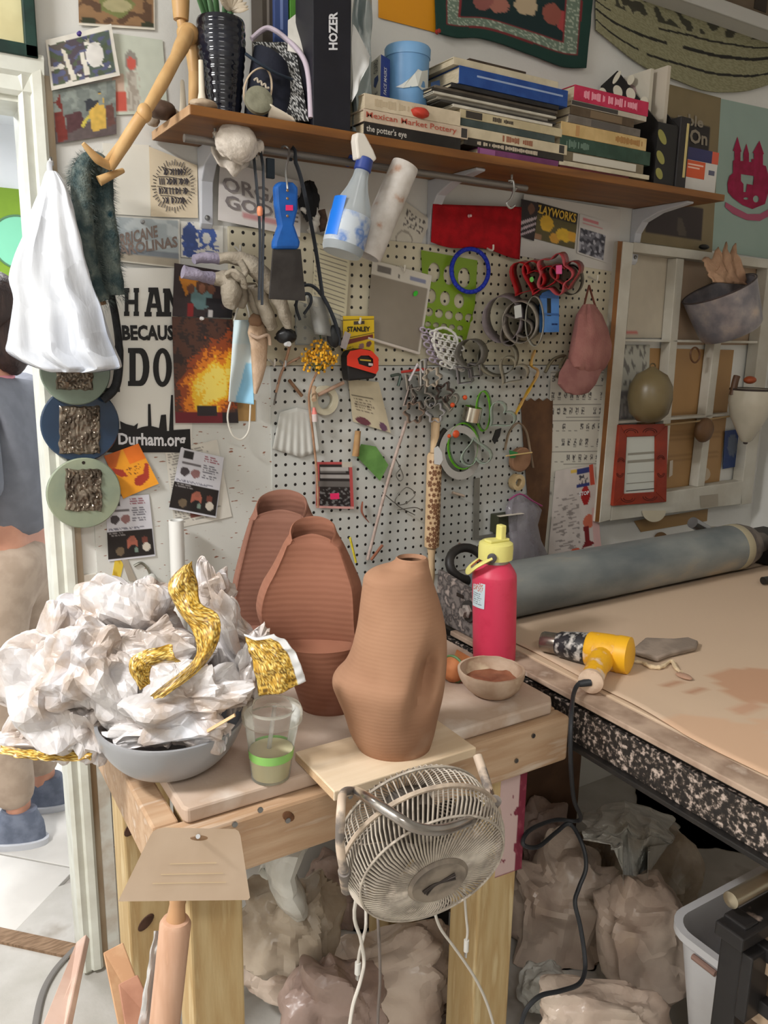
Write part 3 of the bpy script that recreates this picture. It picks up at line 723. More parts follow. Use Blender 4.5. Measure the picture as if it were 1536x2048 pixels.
# --- orange odds behind the front vase
base = T(905, 1362, BZ)
e = emp('banded_clay_ball', base, 'small orange clay ball with a green band behind the front vase', 'clay ball')
k = (F(950, 1340, base) - F(900, 1340, base)).length / 50
ob('ball', MB().blob(base + V((0, 0, 26 * k)), 26 * k, 26 * k, 26 * k, 16, .08, 2, 3), M('orange_clay', (196, 124, 78), (180, 108, 66), 30, r=.7), e)
c = base + V((0, 0, 26 * k)); 
ob('band', MB().tube([c + (RH * math.cos(t) * .35 - VH * math.cos(t) * .3 + V((0, 0, 1)) * math.sin(t)) .normalized() * 26.5 * k for t in [i * .314 for i in range(20)]], .003, 6, closed=True), M('green_band', (96, 130, 84), r=.6), e)
p = [T(x, y, BZ + .0005) for x, y in ((905, 1345), (948, 1352), (950, 1330), (912, 1325))]
one('wooden_wedge', MB().hexa([p[0], p[1], p[2], p[3], p[0] + V((0, 0, .03)), p[1] + V((0, 0, .012)), p[2] + V((0, 0, .012)), p[3] + V((0, 0, .03))]), M('orange_wood', (200, 142, 90), (184, 122, 72), 20, r=.6), 'short orange-brown wooden wedge beside the pink bottle', 'wedge', sm=False, bev=.002)
# --- behind the foil heap: pipe, yellow card, strip, spring clip
a = W(352, 1040, .05); b_ = W(352, 1250, .05); b_.x = a.x
e = one('plastic_pipe', MB().lathe([(.0165, 0), (.0165, a.z - .25), (.0135, a.z - .25), (.0135, .02)], (a.x, a.y, .25), 24), M('white_pvc', (232, 232, 228), r=.35), 'white plastic pipe standing against the spattered wall', 'pipe')
base = V((a.x - .13, -.10, BZ))
sheet('yellow_card', [W(x, y, .0095) for x, y in ((232, 1108), (247, 1128), (238, 1168), (222, 1166))], .0095, pic((226, 196, 70), [('t', (.1, .1, .9, .9), (196, 160, 40), 7)]), 'folded yellow paper tag poking up behind the foil bag', 'paper', n=(10, 10), th=.001)
sheet('grey_strip', [W(x, y, .0105) for x, y in ((236, 1100), (252, 1112), (274, 1162), (258, 1162))], .09, pic((170, 160, 146), [], .1), 'narrow grey paper strip behind the yellow tag', 'paper', n=(4, 6), th=.001)
e = emp('spring_clip', W(288, 1170, .09), 'bent steel spring clip loop behind the foil bag', 'clip')
ob('loop', MB().tube(bez([W(x, y, .011) for x, y in ((268, 1132), (283, 1126), (297, 1140), (302, 1160), (300, 1175))], 6), .003, 8), M('clip_steel', (150, 150, 140), r=.3, m=.9), e)
ob('jaw', MB().blob(W(304, 1162, .018), .012, .01, .018, 12, .05), M('clip_glass', (190, 190, 184), r=.2), e)
# ================================================================ ON THE SLAB TABLE
CZ = SZ + .004
def pxk(p): return (V(p) - CAM).dot(FW) / FPX      # metres per pixel at a point
base = T(1180, 1345, CZ)
e = emp('heat_gun', base, 'yellow and black heat gun smeared with white clay lying on the slab table', 'heat gun')
ax0 = T(1084, 1282, CZ + .024); ax1 = T(1262, 1312, CZ + .034); ax = (ax1 - ax0).normalized(); Lg = (ax1 - ax0).length
YG = M('gun_yellow', (236, 178, 34), (230, 170, 30), 38, r=.5, c3=(226, 206, 186), lo=.46, hi=.53, det=5, bump=.1, bs=60)
GB = M('gun_black', (44, 44, 48), (30, 30, 34), 55, r=.45, c3=(206, 202, 196), lo=.46, hi=.52, det=5)
CHR = M('dirty_chrome', (150, 142, 132), (110, 100, 92), 30, r=.25, m=.85)
ob('nozzle', MB().lathe([(.010, .004), (.019, 0), (.021, .004), (.022, .034), (.02, .036)], ax0, 28, ax), CHR, e)
ob('barrel', MB().lathe([(.022, .033), (.026, .04), (.031, .075), (.033, .10)], ax0, 32, ax), GB, e)
ob('housing', MB().lathe([(.033, .098), (.036, .102), (.037, Lg * .8), (.036, Lg * .97), (.030, Lg)], ax0, 32, ax), YG, e)
ob('end_cap', MB().lathe([(.0375, Lg * .86), (.038, Lg * .88), (.037, Lg * .985), (.025, Lg * 1.01)], ax0, 32, ax), M('gun_yellow_clean', (238, 180, 36), r=.45), e)
h0 = ax0 + ax * (Lg * .72) - V((0, 0, .004)); h1 = T(1182, 1362, CZ + .022)
ob('handle', MB().tube(bez([h0, lerp(h0, h1, .5) + V((0, 0, .003)), h1], 6), [.024] * 6 + [.021] * 6 + [.023], 20), YG, e)
hd = (h1 - h0).normalized()
ob('handle_end', MB().lathe([(.0235, -.004), (.0235, .004), (.012, .008)], h1, 20, hd), M('clay_smear', (214, 188, 164), (190, 160, 136), 40, r=.8), e)
cdp = [h1 + hd * .004] + [T(1160, 1366, CZ + .02), T(1148, 1385, CZ + .012), W(1143, 1425, .86), W(1141, 1480, .88), W(1142, 1540, .86), W(1148, 1600, .80), W(1160, 1640, .75)]
loop = [W(x, y, o) for x, y, o in ((1110, 1640, .72), (1060, 1660, .76), (1046, 1688, .78), (1075, 1694, .78), (1112, 1665, .76), (1140, 1648, .76), (1165, 1690, .80), (1172, 1735, .82), (1158, 1775, .83), (1150, 1805, .84), (1160, 1850, .86), (1168, 1900, .88), (1170, 1940, .9), (1158, 1968, .92), (1120, 1982, .93), (1080, 1992, .93), (1052, 2020, .93), (1040, 2060, .93))]
ob('power_cord', MB().tube(bez(cdp + loop, 7), .0042, 8), M('black_rubber', (38, 40, 44), r=.5), e)
ob('strain_relief', MB().tube([h1 + hd * .004, T(1158, 1368, CZ + .018)], [.008, .006], 10), M('black_rubber', (38, 40, 44)), e)
pts = [T(x, y, CZ) for x, y in ((1266, 1306), (1290, 1285), (1345, 1287), (1375, 1284), (1396, 1292), (1392, 1304), (1340, 1316), (1315, 1326), (1300, 1322), (1268, 1312))]
one('clay_paddle', MB().prism([p + V((0, 0, .001)) for p in pts], (0, 0, .012)), M('grey_clay_dry', (156, 140, 126), (134, 120, 108), 22, r=.9, bump=.3, bs=40), 'grey clay-caked wooden paddle lying beside the heat gun', 'paddle', bev=.004)
one('twine', MB().tube(bez([T(x, y, CZ + .004) for x, y in ((1262, 1322), (1285, 1325), (1300, 1333), (1322, 1334), (1342, 1322), (1352, 1336), (1362, 1345))], 5), [.003 + .0025 * R.random() for _ in range(31)], 8), M('cream_twine', (222, 200, 166), r=.9, bump=.4, bs=200), 'frayed cream twine curled in front of the clay paddle', 'twine')
one('clay_crumb', MB().blob(T(1368, 1352, CZ + .004), .010, .018, .004, 10, .1, 2, 4), M('damp_clay', (176, 140, 118), r=.8), 'small flat clay crumb at the end of the twine', 'clay')
# ================================================================ FAN HUNG ON THE BENCH FRONT
OFF = 1.0
fc = W(846, 1692, OFF); kf = pxk(fc)
fa = (-FW * .80 + RT * .33 - UP * .50).normalized(); fu = (RT * .85 + UP * .53); fu = (fu - fa * fu.dot(fa)).normalized(); fv = fa.cross(fu)
RF = 166 * kf
e = emp('desk_fan', fc - V((0, 0, .1)), 'dusty metal desk fan with a wire cage hanging from the bench front', 'fan')
WIRE = M('dusty_wire', (196, 186, 172), (158, 148, 136), 30, r=.45, m=.25, c3=(216, 204, 190))
def fp(r, t, z): return fc + fa * z + (fu * math.cos(t) + fv * math.sin(t)) * r
def cage(prof, nw, tw, wr):
    m = MB()
    for i in range(nw):
        t0 = 2 * math.pi * i / nw
        m.tube([fp(r, t0 + tw * j / (len(prof) - 1), z) for j, (r, z) in enumerate(prof)], wr, 4, cap=False)
    return m
def ring(r, z, wr, n=48): return MB().tube([fp(r, 2 * math.pi * i / n, z) for i in range(n)], wr, 6, closed=True)
s = RF / .125
ob('front_grille', cage([(.125 * s, 0), (.1235 * s, .022 * s), (.115 * s, .040 * s), (.095 * s, .050 * s), (.07 * s, .056 * s), (.045 * s, .058 * s)], 100, .35, .0013), WIRE, e, kind='stuff')
ob('rear_grille', cage([(.125 * s, 0), (.122 * s, -.03 * s), (.108 * s, -.058 * s), (.08 * s, -.075 * s), (.04 * s, -.082 * s)], 72, 0, .0012), WIRE, e, kind='stuff')
ob('rim', ring(.127 * s, 0, .0035), M('rim_clay', (196, 178, 158), (160, 144, 128), 40, r=.7), e)
ob('grille_ring', ring(.113 * s, .0425 * s, .0018), WIRE, e)
ob('grille_ring', ring(.118 * s, -.045 * s, .002), WIRE, e)
cc = ob('center_badge', MB().lathe([(.046 * s, .054 * s), (.047 * s, .060 * s), (.042 * s, .064 * s), (.036 * s, .061 * s), (.001, .063 * s)], fc, 40, fa), M('badge_clay', (150, 138, 124), (110, 100, 90), 26, r=.6, m=.3), e)
m = MB()
for k in range(3): m.tube(bez([fp(.03 * s * q, 2.6 + k * .22 + q * .5, .0635 * s) for q in (.9, .4, .1)] + [fp(.026 * s, -.6 + k * .25, .0635 * s)], 5), .0014, 6)
ob('emblem', m, M('badge_dark', (58, 50, 46), r=.4, m=.5), cc)
ob('motor', MB().lathe([(.03 * s, -.085 * s), (.042 * s, -.08 * s), (.044 * s, -.04 * s), (.03 * s, -.04 * s)], fc, 28, fa), M('motor_dark', (82, 74, 66), (56, 50, 46), 20, r=.6), e)
BL = M('fan_blade_grey', (120, 112, 104), (90, 82, 74), 12, r=.5, m=.4)
hub = ob('hub', MB().lathe([(.022 * s, -.03 * s), (.022 * s, .01 * s), (.012 * s, .014 * s)], fc, 20, fa), BL, e)
for k in range(4):
    m = MB().grid(lambda u, v: fp((.02 + .088 * v) * s, k * math.pi / 2 + (u - .5) * (.7 + .5 * v), (-.012 + .028 * (u - .5)) * s), 6, 6)
    ob('blade', m, BL, hub, solid=.0012)
CHROM = M('worn_chrome_tube', (176, 174, 172), (150, 140, 130), 12, r=.22, m=.9)
CRUST = M('clay_crusted_tube', (120, 112, 106), (206, 186, 166), 22, r=.6, lo=.45, hi=.55, det=5)
lp = fp(.13 * s, math.pi * .97, 0); rp = fp(.13 * s, -.02, 0)
ob('stand_arm', MB().tube(bez([W(688, 1742, OFF), W(680, 1690, OFF), W(682, 1620, OFF), W(688, 1585, OFF - .06), W(712, 1582, OFF - .10)], 6), .0058, 12), CRUST, e)
ob('stand_tube', MB().tube(bez([W(712, 1582, OFF - .10), W(735, 1596, OFF + .03), W(790, 1632, OFF + .085), W(830, 1655, OFF + .10), W(880, 1660, OFF + .10), W(930, 1645, OFF + .08), W(968, 1625, OFF + .03), W(982, 1605, OFF), W(974, 1570, OFF - .04), W(955, 1515, OFF - .08)], 7), .0065, 14), CHROM, e)
ob('stand_arm', MB().tube(bez([W(982, 1608, OFF), W(974, 1570, OFF - .04), W(955, 1512, OFF - .08)], 6), .0072, 12), CRUST, e)
for p, q in ((W(688, 1742, OFF), lp), (W(975, 1622, OFF + .02), rp)):
    ob('pivot_knob', MB().tube([p, q], .008, 12), CRUST, e)
WC = M('white_cord', (206, 200, 190), r=.5)
ob('power_cord', MB().tube(bez([fc - fa * .08 + fv * .02, W(712, 1800, .9), W(722, 1880, .9), W(728, 1925, .9), W(720, 1965, .92), W(706, 2010, .93), W(698, 2060, .94)], 6), .0028, 8), WC, e)
for nm, pts, off, lb, mt in (('usb_cable', ((732, 1835), (728, 1870), (720, 1900), (716, 1925)), .88, 'white cable with a plug dangling below the fan', WC),
                             ('usb_cable', ((928, 1775), (932, 1830), (935, 1862), (933, 1880)), .81, 'short white cable dangling before the right bench leg', WC),
                             ('grey_cable', ((756, 1840), (759, 1900), (760, 1960), (757, 2010), (755, 2060)), .86, 'thin grey cable hanging straight down behind the fan', M('grey_cord', (120, 110, 104), r=.6)),
                             ('white_cable', ((868, 1815), (880, 1855), (905, 1890), (930, 1925), (955, 1965), (975, 2010), (990, 2060)), .9, 'long white cable sweeping right from the fan to the floor', WC)):
    e2 = emp(nm, W(*pts[-1], off), lb, 'cable')
    top_ = W(pts[0][0] - 4, min(pts[0][1] - 40, 1710), .78) if nm != 'white_cable' else W(862, 1760, .85)
    ob('cord', MB().tube(bez([top_] + [W(x, y, off) for x, y in pts], 5), .0024, 8), mt, e2)
    if nm == 'usb_cable':
        x, y = pts[-1]
        ob('plug', MB().tube([W(x, y, off), W(x - 1, y + 22, off)], .0048, 10), M('plug_white', (226, 224, 218), r=.4), e2)
        ob('connector', MB().tube([W(x - 1, y + 22, off), W(x - 2, y + 34, off)], .0035, 8, flat=(1, .5)), M('plug_metal', (190, 190, 190), r=.3, m=.8), e2)
# ================================================================ SCRAPER, ROLLING PIN, PLANKS
PL = M('tan_scraper', (220, 196, 172), (206, 180, 154), 6, r=.5, c3=(206, 176, 148))
def place(x, y, d):
    t = (y - 1650) / 160; return W(x, y, .868 + .02 * t + d)
hole = [(398 + 18 * math.cos(t), 1676 + 5.5 * math.sin(t)) for t in [2 * math.pi * i / 18 for i in range(18)]]
out = [(236, 1803), (300, 1672), (306, 1663), (316, 1657), (330, 1655), (470, 1658), (477, 1662), (481, 1672), (500, 1795), (496, 1800)]
e = emp('clay_scraper', W(370, 1803, .84), 'wide tan plastic scraper with a slot hole hanging on the front left bench leg', 'scraper')
ob('blade', flat([out, hole], .004, place), PL, e, sm=False)
for a, b_, y in ((340, 433, 1728), (322, 446, 1749), (305, 452, 1767)):
    ob('score_line', MB().hexa([place(a, y + 1, .0045), place(b_, y - 1.5, .0045), place(b_, y - 3, .0045), place(a, y - .6, .0045), place(a, y + 1, .003), place(b_, y - 1.5, .003), place(b_, y - 3, .003), place(a, y - .6, .003)]), M('score_pale', (228, 206, 170), r=.6), e, sm=False)
one('nail', MB().tube([W(396, 1673, .803), W(396, 1673, .886)], .003, 8), STEEL, 'steel nail holding up the tan scraper', 'nail')
ROLLP = M('rolling_pin_wood', (204, 164, 138), (190, 148, 120), 16, r=.6, st=(3, 3, .4), c3=(214, 170, 140))
pt = W(352, 1836, .838); pb = W(328, 2060, .838); d = (pb - pt).normalized(); sfloor = pt.z / -d.z
e = emp('rolling_pin', pt + d * sfloor, 'wooden rolling pin leaning in front of the left bench leg', 'rolling pin')
r_ = 31 * pxk(pt)
ob('barrel', MB().lathe([(r_ * .55, 0), (r_ * .85, .002), (r_, .008), (r_, .52), (r_ * .6, .53)], pt, 32, d), ROLLP, e)
ob('handle', MB().lathe([(.011, -.06), (.0135, -.05), (.0105, -.02), (.012, -.006), (.0135, .001)], pt, 20, d), M('pin_handle', (190, 146, 106), r=.45), e)
ob('handle', MB().lathe([(.0125, .529), (.0105, .56), (.012, sfloor - .005), (.01, sfloor)], pt, 20, d), M('pin_handle', (196, 138, 88)), e)
BRD = M('bare_board', (206, 164, 126), (192, 146, 108), 12, r=.7, st=(3, 3, .5))
def slab(name, q, th, off, mat, label, cat):
    p = [W(x, y, o) for x, y, o in q]
    n_ = (p[1] - p[0]).cross(p[3] - p[0]).normalized() * th
    if n_.dot(FW) < 0: n_ = -n_
    return one(name, MB().hexa(p + [a + n_ for a in p]), mat, label, cat, sm=False, bev=.002)
slab('plank', [(206, 1905, .47), (246, 1884, .47), (330, 2110, .62), (250, 2120, .62)], .02, 0, BRD, 'short tan plank leaning low against the left bench leg', 'plank')
slab('clay_tile', [(236, 1968, .66), (275, 1948, .66), (330, 2070, .74), (255, 2085, .74)], .01, 0, M('brown_clay_slab', (176, 128, 104), (160, 112, 90), 20, r=.8), 'reddish-brown clay slab leaning on the short plank', 'clay slab')
slab('plank', [(152, 1885, .12), (172, 1868, .12), (120, 2110, .5), (60, 2110, .5)], .015, 0, M('pink_board', (222, 192, 176), (208, 174, 156), 10, r=.7), 'long pinkish plank slanting across the floor by the door', 'plank')
one('flat_hose', MB().tube(bez([T(x, y, .006) for x, y in ((150, 1896), (110, 1940), (84, 1990), (70, 2060), (66, 2120))], 6), .008, 8, flat=(1, .5)), M('grey_hose', (120, 116, 112), r=.6), 'flat dark grey hose curving over the studio floor by the door', 'hose')
m = MB().grid(lambda u, v: W(lerp(308, 330, u) - 34 * v * (1 - u) - 8 * v + 3 * nz(v * 9, u * 3), lerp(1862, 2110, v), .80 + .012 * nz(u * 3, v * 7, 5) + .02 * v), 10, 40)
one('plastic_wrap', m, thin('milky_wrap', (216, 214, 212), .55, .3, bump=.3), 'strip of milky plastic wrap hanging beside the rolling pin', 'plastic', solid=.0006)
q = [W(1003, 1548, .808), W(1055, 1531, .808), W(1041, 1737, .808), W(990, 1756, .808)]
def mar(u, v):
    if u < .72 and .03 < v < .99 and nz(u * 5, v * 9, 4) > -.42: return S(206, 178, 174)
    return S(120, 34, 56) if nz(u * 9, v * 14) > -.3 else S(140, 60, 76)
sheet('painted_strip', [W(1003, 1556, .767), W(1055, 1540, .767), W(1043, 1737, .767), W(990, 1756, .767)], 0, mar, 'maroon strip smeared with pale paint fixed to the right bench leg', 'strip', n=(24, 60), th=.004)
# ================================================================ CLAY BAGS BELOW
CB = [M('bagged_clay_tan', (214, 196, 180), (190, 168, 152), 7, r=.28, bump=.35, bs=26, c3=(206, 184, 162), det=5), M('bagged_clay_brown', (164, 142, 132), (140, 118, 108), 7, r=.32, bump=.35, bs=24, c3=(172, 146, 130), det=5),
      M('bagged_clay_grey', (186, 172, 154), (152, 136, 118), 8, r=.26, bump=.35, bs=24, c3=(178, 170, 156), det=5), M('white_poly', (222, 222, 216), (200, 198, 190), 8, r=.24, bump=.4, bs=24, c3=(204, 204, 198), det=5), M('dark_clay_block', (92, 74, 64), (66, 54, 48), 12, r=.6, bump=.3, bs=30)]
def facetize(mt, scale, k):       # flat crumple facets on a film or foil
    nt = mt.node_tree; b = nt.nodes['Principled BSDF']
    g = nt.nodes.new('ShaderNodeNewGeometry'); tc = nt.nodes.new('ShaderNodeTexCoord')
    n = nt.nodes.new('ShaderNodeTexNoise'); n.inputs['Scale'].default_value = scale * .5
    ad = nt.nodes.new('ShaderNodeVectorMath'); ad.operation = 'MULTIPLY_ADD'; ad.inputs[1].default_value = (1.2 / scale,) * 3
    vo = nt.nodes.new('ShaderNodeTexVoronoi'); vo.inputs['Scale'].default_value = scale
    s1 = nt.nodes.new('ShaderNodeVectorMath'); s1.operation = 'SUBTRACT'; s1.inputs[1].default_value = (.5, .5, .5)
    s2 = nt.nodes.new('ShaderNodeVectorMath'); s2.operation = 'MULTIPLY_ADD'; s2.inputs[1].default_value = (k, k, k)
    nn = nt.nodes.new('ShaderNodeVectorMath'); nn.operation = 'NORMALIZE'
    L = nt.links.new
    L(tc.outputs['Object'], n.inputs['Vector']); L(n.outputs['Color'], ad.inputs[0]); L(tc.outputs['Object'], ad.inputs[2]); L(ad.outputs[0], vo.inputs['Vector'])
    L(vo.outputs['Color'], s1.inputs[0]); L(s1.outputs[0], s2.inputs[0])
    src = b.inputs['Normal'].links[0].from_socket if b.inputs['Normal'].links else g.outputs['Normal']
    L(src, s2.inputs[2]); L(s2.outputs[0], nn.inputs[0]); L(nn.outputs[0], b.inputs['Normal'])
for m_ in CB[:4]: facetize(m_, 22, .32)
facetize(FOIL, 50, .3)
def cbag(name, px, py, rx, ry, off, mi, label, seed, rot=0, sq=.75, cat='clay bag', neck=None, thick=.8, amp=.1, fac=-.14):
    c = W(px, py, off); k = pxk(c); m = MB().crumple((0, 0, 0), rx * k, min(rx, ry) * k * thick, ry * k, 38, .085, seed, sq, (.6, 2.2), 9)
    fr_ = Matrix((RH, VH, V((0, 0, 1)))).transposed(); rz_ = Matrix.Rotation(rad(rot), 3, VH)
    m.v = [c + rz_ @ (fr_ @ p) for p in m.v]
    for p in m.v:
        if p.z < .002: p.z = .002
    if neck:
        e = emp(name, V((c.x, c.y, max(.002, c.z - ry * k))), label, cat)
        ob('clay_body', m, CB[mi], e, sharp=22)
        P = [W(x, y, o) for x, y, o in neck[0]]
        n2 = MB().tube(bez(P, 6), [neck[1] * pxk(P[0]) * (1 + .35 * nz(i * .6, seed)) for i in range((len(P) - 1) * 6 + 1)], 14, flat=(1, .45))
        n2.v = [p + V((nz(p.x * 40, p.z * 40, 1), nz(p.x * 40, p.z * 40, 7), 0)) * .006 for p in n2.v]
        ob('twisted_neck', n2, CB[neck[2]], e)
        return e
    return one(name, m, CB[mi], label, cat, sharp=22)
cbag('clay_bag', 575, 1850, 92, 88, .45, 2, 'grey-brown bag of clay under the left of the bench', 2.1, neck=([(585, 1800, .48), (560, 1740, .5), (575, 1705, .46)], 55, 3))
cbag('clay_bag', 600, 1960, 110, 50, .42, 0, 'pale tan clay bag lying low at the left under the bench', 6.1, 8)
cbag('clay_bag', 790, 1950, 130, 92, .5, 0, 'big tan clay bag directly under the fan', 3.7, -18)
cbag('clay_bag', 665, 2010, 100, 85, .62, 1, 'purplish brown clay bag at the bottom below the fan', 8.2, 12)
cbag('clay_bag', 905, 1960, 42, 80, .5, 0, 'narrow tan clay bag wedged beside the right bench leg', 5.2, -10)
cbag('clay_block', 900, 2030, 72, 40, .6, 4, 'dark streaked clay block on the floor before the right bench leg', 4.9, -14, .5, 'clay')
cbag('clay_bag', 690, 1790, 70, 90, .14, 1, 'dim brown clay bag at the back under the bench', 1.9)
cbag('clay_bag', 1125, 1830, 92, 135, .52, 0, 'tan clay bag leaning to the right of the bench leg', 7.4, 5)
cbag('clay_bag', 1245, 1765, 112, 140, .46, 2, 'grey bag of clay standing in the middle of the pile under the slab table', 9.3, 8)
e = emp('plastic_drape', W(1250, 1840, .6), 'milky white plastic sheet drooping over the top of the clay pile', 'plastic sheet')
def dr(u, v):
    if v < .5:
        t = v * 2; px = lerp(1165, 1345, u) + 14 * nz(u * 5, t * 3); py = lerp(1628, 1600, 1 - abs(2 * u - .9)) + lerp(0, 78, t) * (.7 + .5 * abs(nz(u * 4, 2))); o_ = .53 + .16 * math.sin(t * 1.57)
    else:
        t = v * 2 - 1; a0, a1 = lerp(1165, 1345, u) + 14 * nz(u * 5, 3), lerp(1222, 1300, u)
        k_ = min(1, t * 2.2); px = lerp(a0, a1, k_); py0 = lerp(1628, 1600, 1 - abs(2 * u - .9)) + 78 * (.7 + .5 * abs(nz(u * 4, 2))); py = lerp(py0, 1838 - 14 * u, t) if .3 < u < .95 else lerp(py0, 1720, t * .5)
        o_ = .69 + .07 * t + .012 * math.sin(u * 11 + t * 3)
    return W(px, py, o_ + .012 * nz(u * 7, v * 9, 4) + .006 * abs(nz(u * 19, v * 21, 4)))
ob('sheet', MB().grid(dr, 60, 70), CB[3], e, solid=.001, sharp=24)
cbag('clay_bag', 1295, 1880, 92, 125, .78, 0, 'smooth tan clay bag in front of the pile beside the white bin', 2.8, -6)
cbag('clay_bag', 1205, 2040, 140, 66, .86, 0, 'flat tan clay bag at the bottom of the pile', 11.3, 4)
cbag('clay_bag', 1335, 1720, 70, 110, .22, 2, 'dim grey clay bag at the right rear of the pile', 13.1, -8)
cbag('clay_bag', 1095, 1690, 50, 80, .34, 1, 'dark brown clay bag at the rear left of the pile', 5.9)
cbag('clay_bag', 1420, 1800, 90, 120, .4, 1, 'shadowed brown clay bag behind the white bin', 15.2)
cbag('clay_bag', 1090, 1975, 46, 46, .66, 3, 'whitish plastic bag poking out by the floor near the black cord', 14.4)
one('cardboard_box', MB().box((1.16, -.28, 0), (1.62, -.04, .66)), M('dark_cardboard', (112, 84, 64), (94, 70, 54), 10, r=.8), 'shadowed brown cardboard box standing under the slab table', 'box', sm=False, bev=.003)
# ================================================================ WHITE BIN AND RACK, LOWER RIGHT
cL = T(1340, 1840, .42)
e = emp('plastic_bin', V((cL.x + .2, cL.y - .17, 0)), 'white plastic bin with clay smears beside the clay bags', 'bin')
def rr(x0, x1, y0, y1, z, r, n=6):
    o = []
    for cx, cy, a in ((x1 - r, y1 - r, 0), (x0 + r, y1 - r, 90), (x0 + r, y0 + r, 180), (x1 - r, y0 + r, 270)):
        for k in range(n + 1):
            t = rad(a + 90 * k / n); o.append(V((cx + r * math.cos(t), cy + r * math.sin(t), z)))
    return o
x0, y1 = cL.x, cL.y; x1, y0 = x0 + .46, y1 - .16
BIN = M('white_bin', (206, 206, 208), (196, 194, 196), 9, r=.4, c3=(180, 150, 140), lo=.5, hi=.72)
rgs = [rr(x0 + .045 * (1 - t), x1 - .045 * (1 - t), y0 + .045 * (1 - t), y1 - .045 * (1 - t), .001 + .419 * t, .05) for t in (0, .5, .98)]
rgs += [rr(x0 - .012, x1 + .012, y0 - .012, y1 + .012, z, .06) for z in (.404, .42)] + [rr(x0 + .004, x1 - .004, y0 + .004, y1 - .004, .42, .045)]
rgs += [rr(x0 + .005 + .045 * (1 - t), x1 - .005 - .045 * (1 - t), y0 + .005 + .045 * (1 - t), y1 - .005 - .045 * (1 - t), .006 + .41 * t, .045) for t in (.95, 0)]
ob('bin_shell', MB().loft(rgs), BIN, e)
ob('bin_band', MB().tube([V((x0 - .004, y1 - .06, .385)), V((x0 - .004, y0 + .05, .385))], .006, 8), M('bin_dirt', (150, 120, 108), r=.8), e)
e = emp('drying_rack', V((W(1470, 1900, 1.08).x, -1.08, 0)), 'black and wood drying rack with a steel bar at the lower right', 'rack')
RK = M('rack_black', (36, 34, 34), (28, 27, 28), 20, r=.45, c3=(170, 150, 136), lo=.56, hi=.66)
a = W(1447, 1826, 1.12)
ob('upright', MB().box((a.x, -1.16, 0), (a.x + .034, -1.12, a.z)), RK, e, sm=False, bev=.003)
ob('upright', MB().box((a.x + .34, -1.16, 0), (a.x + .374, -1.12, a.z)), RK, e, sm=False, bev=.003)
p = W(1458, 1802, 1.13)
ob('steel_bar', MB().lathe([(.002, 0), (.0135, .004), (.0135, .40)], p, 20, (1, 0, 0)), M('bar_steel', (170, 160, 140), r=.3, m=.85), e)
for i, zz in enumerate((.0, .095, .19)):
    ob('wood_slat', MB().box((a.x + .035, -1.40, a.z - .085 - zz), (a.x + .34, -1.115, a.z - .06 - zz)), M('slat_wood', (206, 184, 160), (180, 154, 128), 14, r=.75, st=(.4, 3, 3)), e, sm=False, bev=.002)
    ob('slat_support', MB().box((a.x + .03, -1.40, a.z - .06 - zz), (a.x + .05, -1.115, a.z - .036 - zz)), RK, e, sm=False, bev=.002)
ob('bracket', MB().box((a.x - .004, -1.18, a.z - .16), (a.x + .05, -1.16, a.z - .04)), RK, e, sm=False, bev=.003)
ob('bracket', MB().box((a.x - .02, -1.17, a.z - .03), (a.x + .37, -1.12, a.z - .005)), RK, e, sm=False, bev=.003)
# ================================================================ LONG SHELF
SHZ, SHY = 1.928, -.25
WOOD = M('shelf_oak', (134, 86, 38), (110, 68, 30), 9, r=.5, st=(.25, 3, 3), bump=.04, bs=60, c3=(142, 94, 46))
sh = emp('long_shelf', (1.28, -.12, 1.9), 'long brown wooden shelf on pale metal brackets', 'shelf')
ob('plank', MB().box((.516, SHY, SHZ - .0175), (2.048, -.006, SHZ)), WOOD, sh, sm=False, bev=.0015)
ob('end_grain', MB().box((.5145, SHY + .001, SHZ - .017), (.5162, -.007, SHZ - .001)), M('raw_end_wood', (196, 160, 124), (184, 146, 108), 20, r=.7), sh, sm=False)
BRK = M('bracket_paint', (196, 198, 204), r=.4)
def bracket(px, py, drop, reach, w=.028):
    x = W(px, py, .004).x; z = SHZ - .0178
    pr = [(-.001, z), (-reach, z), (-reach, z - .006), (-reach * .5, z - .02), (-.045, z - .04), (-.022, z - .07), (-.014, z - drop + .01), (-.006, z - drop), (-.001, z - drop)]
    b = ob('bracket', MB().prism([(x - w / 2, y, zz) for y, zz in pr], (w, 0, 0)), BRK, sh, sm=False, bev=.003)
    ob('screw', MB().lathe([(.006, 0), (.005, .003), (.001, .004)], (x, -.016, z - drop + .022), 12, (0, -1, 0)), STEEL, b)
bracket(410, 400, .165, .2); bracket(863, 450, .16, .2); bracket(1268, 470, .16, .2)
# rod and holders
rd = emp('hanging_rod', W(368, 275, .19), 'thin grey metal rod hung beneath the long shelf', 'rod')
ra, rb = W(368, 276, .19), W(1052, 386, .19); rb.z = ra.z
ob('rod', MB().tube([ra, rb], .0075, 14), M('rod_steel', (128, 122, 116), r=.35, m=.5), rd)
for px in (420, 1020):
    t = (px - 368) / 684; p = lerp(ra, rb, t * 1.0)
    ob('holder', MB().tube(bez([p + V((0, -.011, -.004)), p + V((0, -.002, -.011)), p + V((0, .011, -.002)), p + V((0, .009, .02)), V((p.x, p.y + .009, SHZ - .018))], 5), .0028, 8), M('zinc_hook', (180, 180, 178), r=.3, m=.8), rd)
def rodp(px): 
    d = ray(px, 300); n_ = V((d.x, d.y, 0)); t = (ra.y - CAM.y) / d.y; return V((CAM.x + d.x * t, ra.y, ra.z))
hk = emp('wire_hook', W(1025, 415, .19), 'zinc s-shaped hook dangling at the right end of the rod', 'hook')
p = rodp(1022)
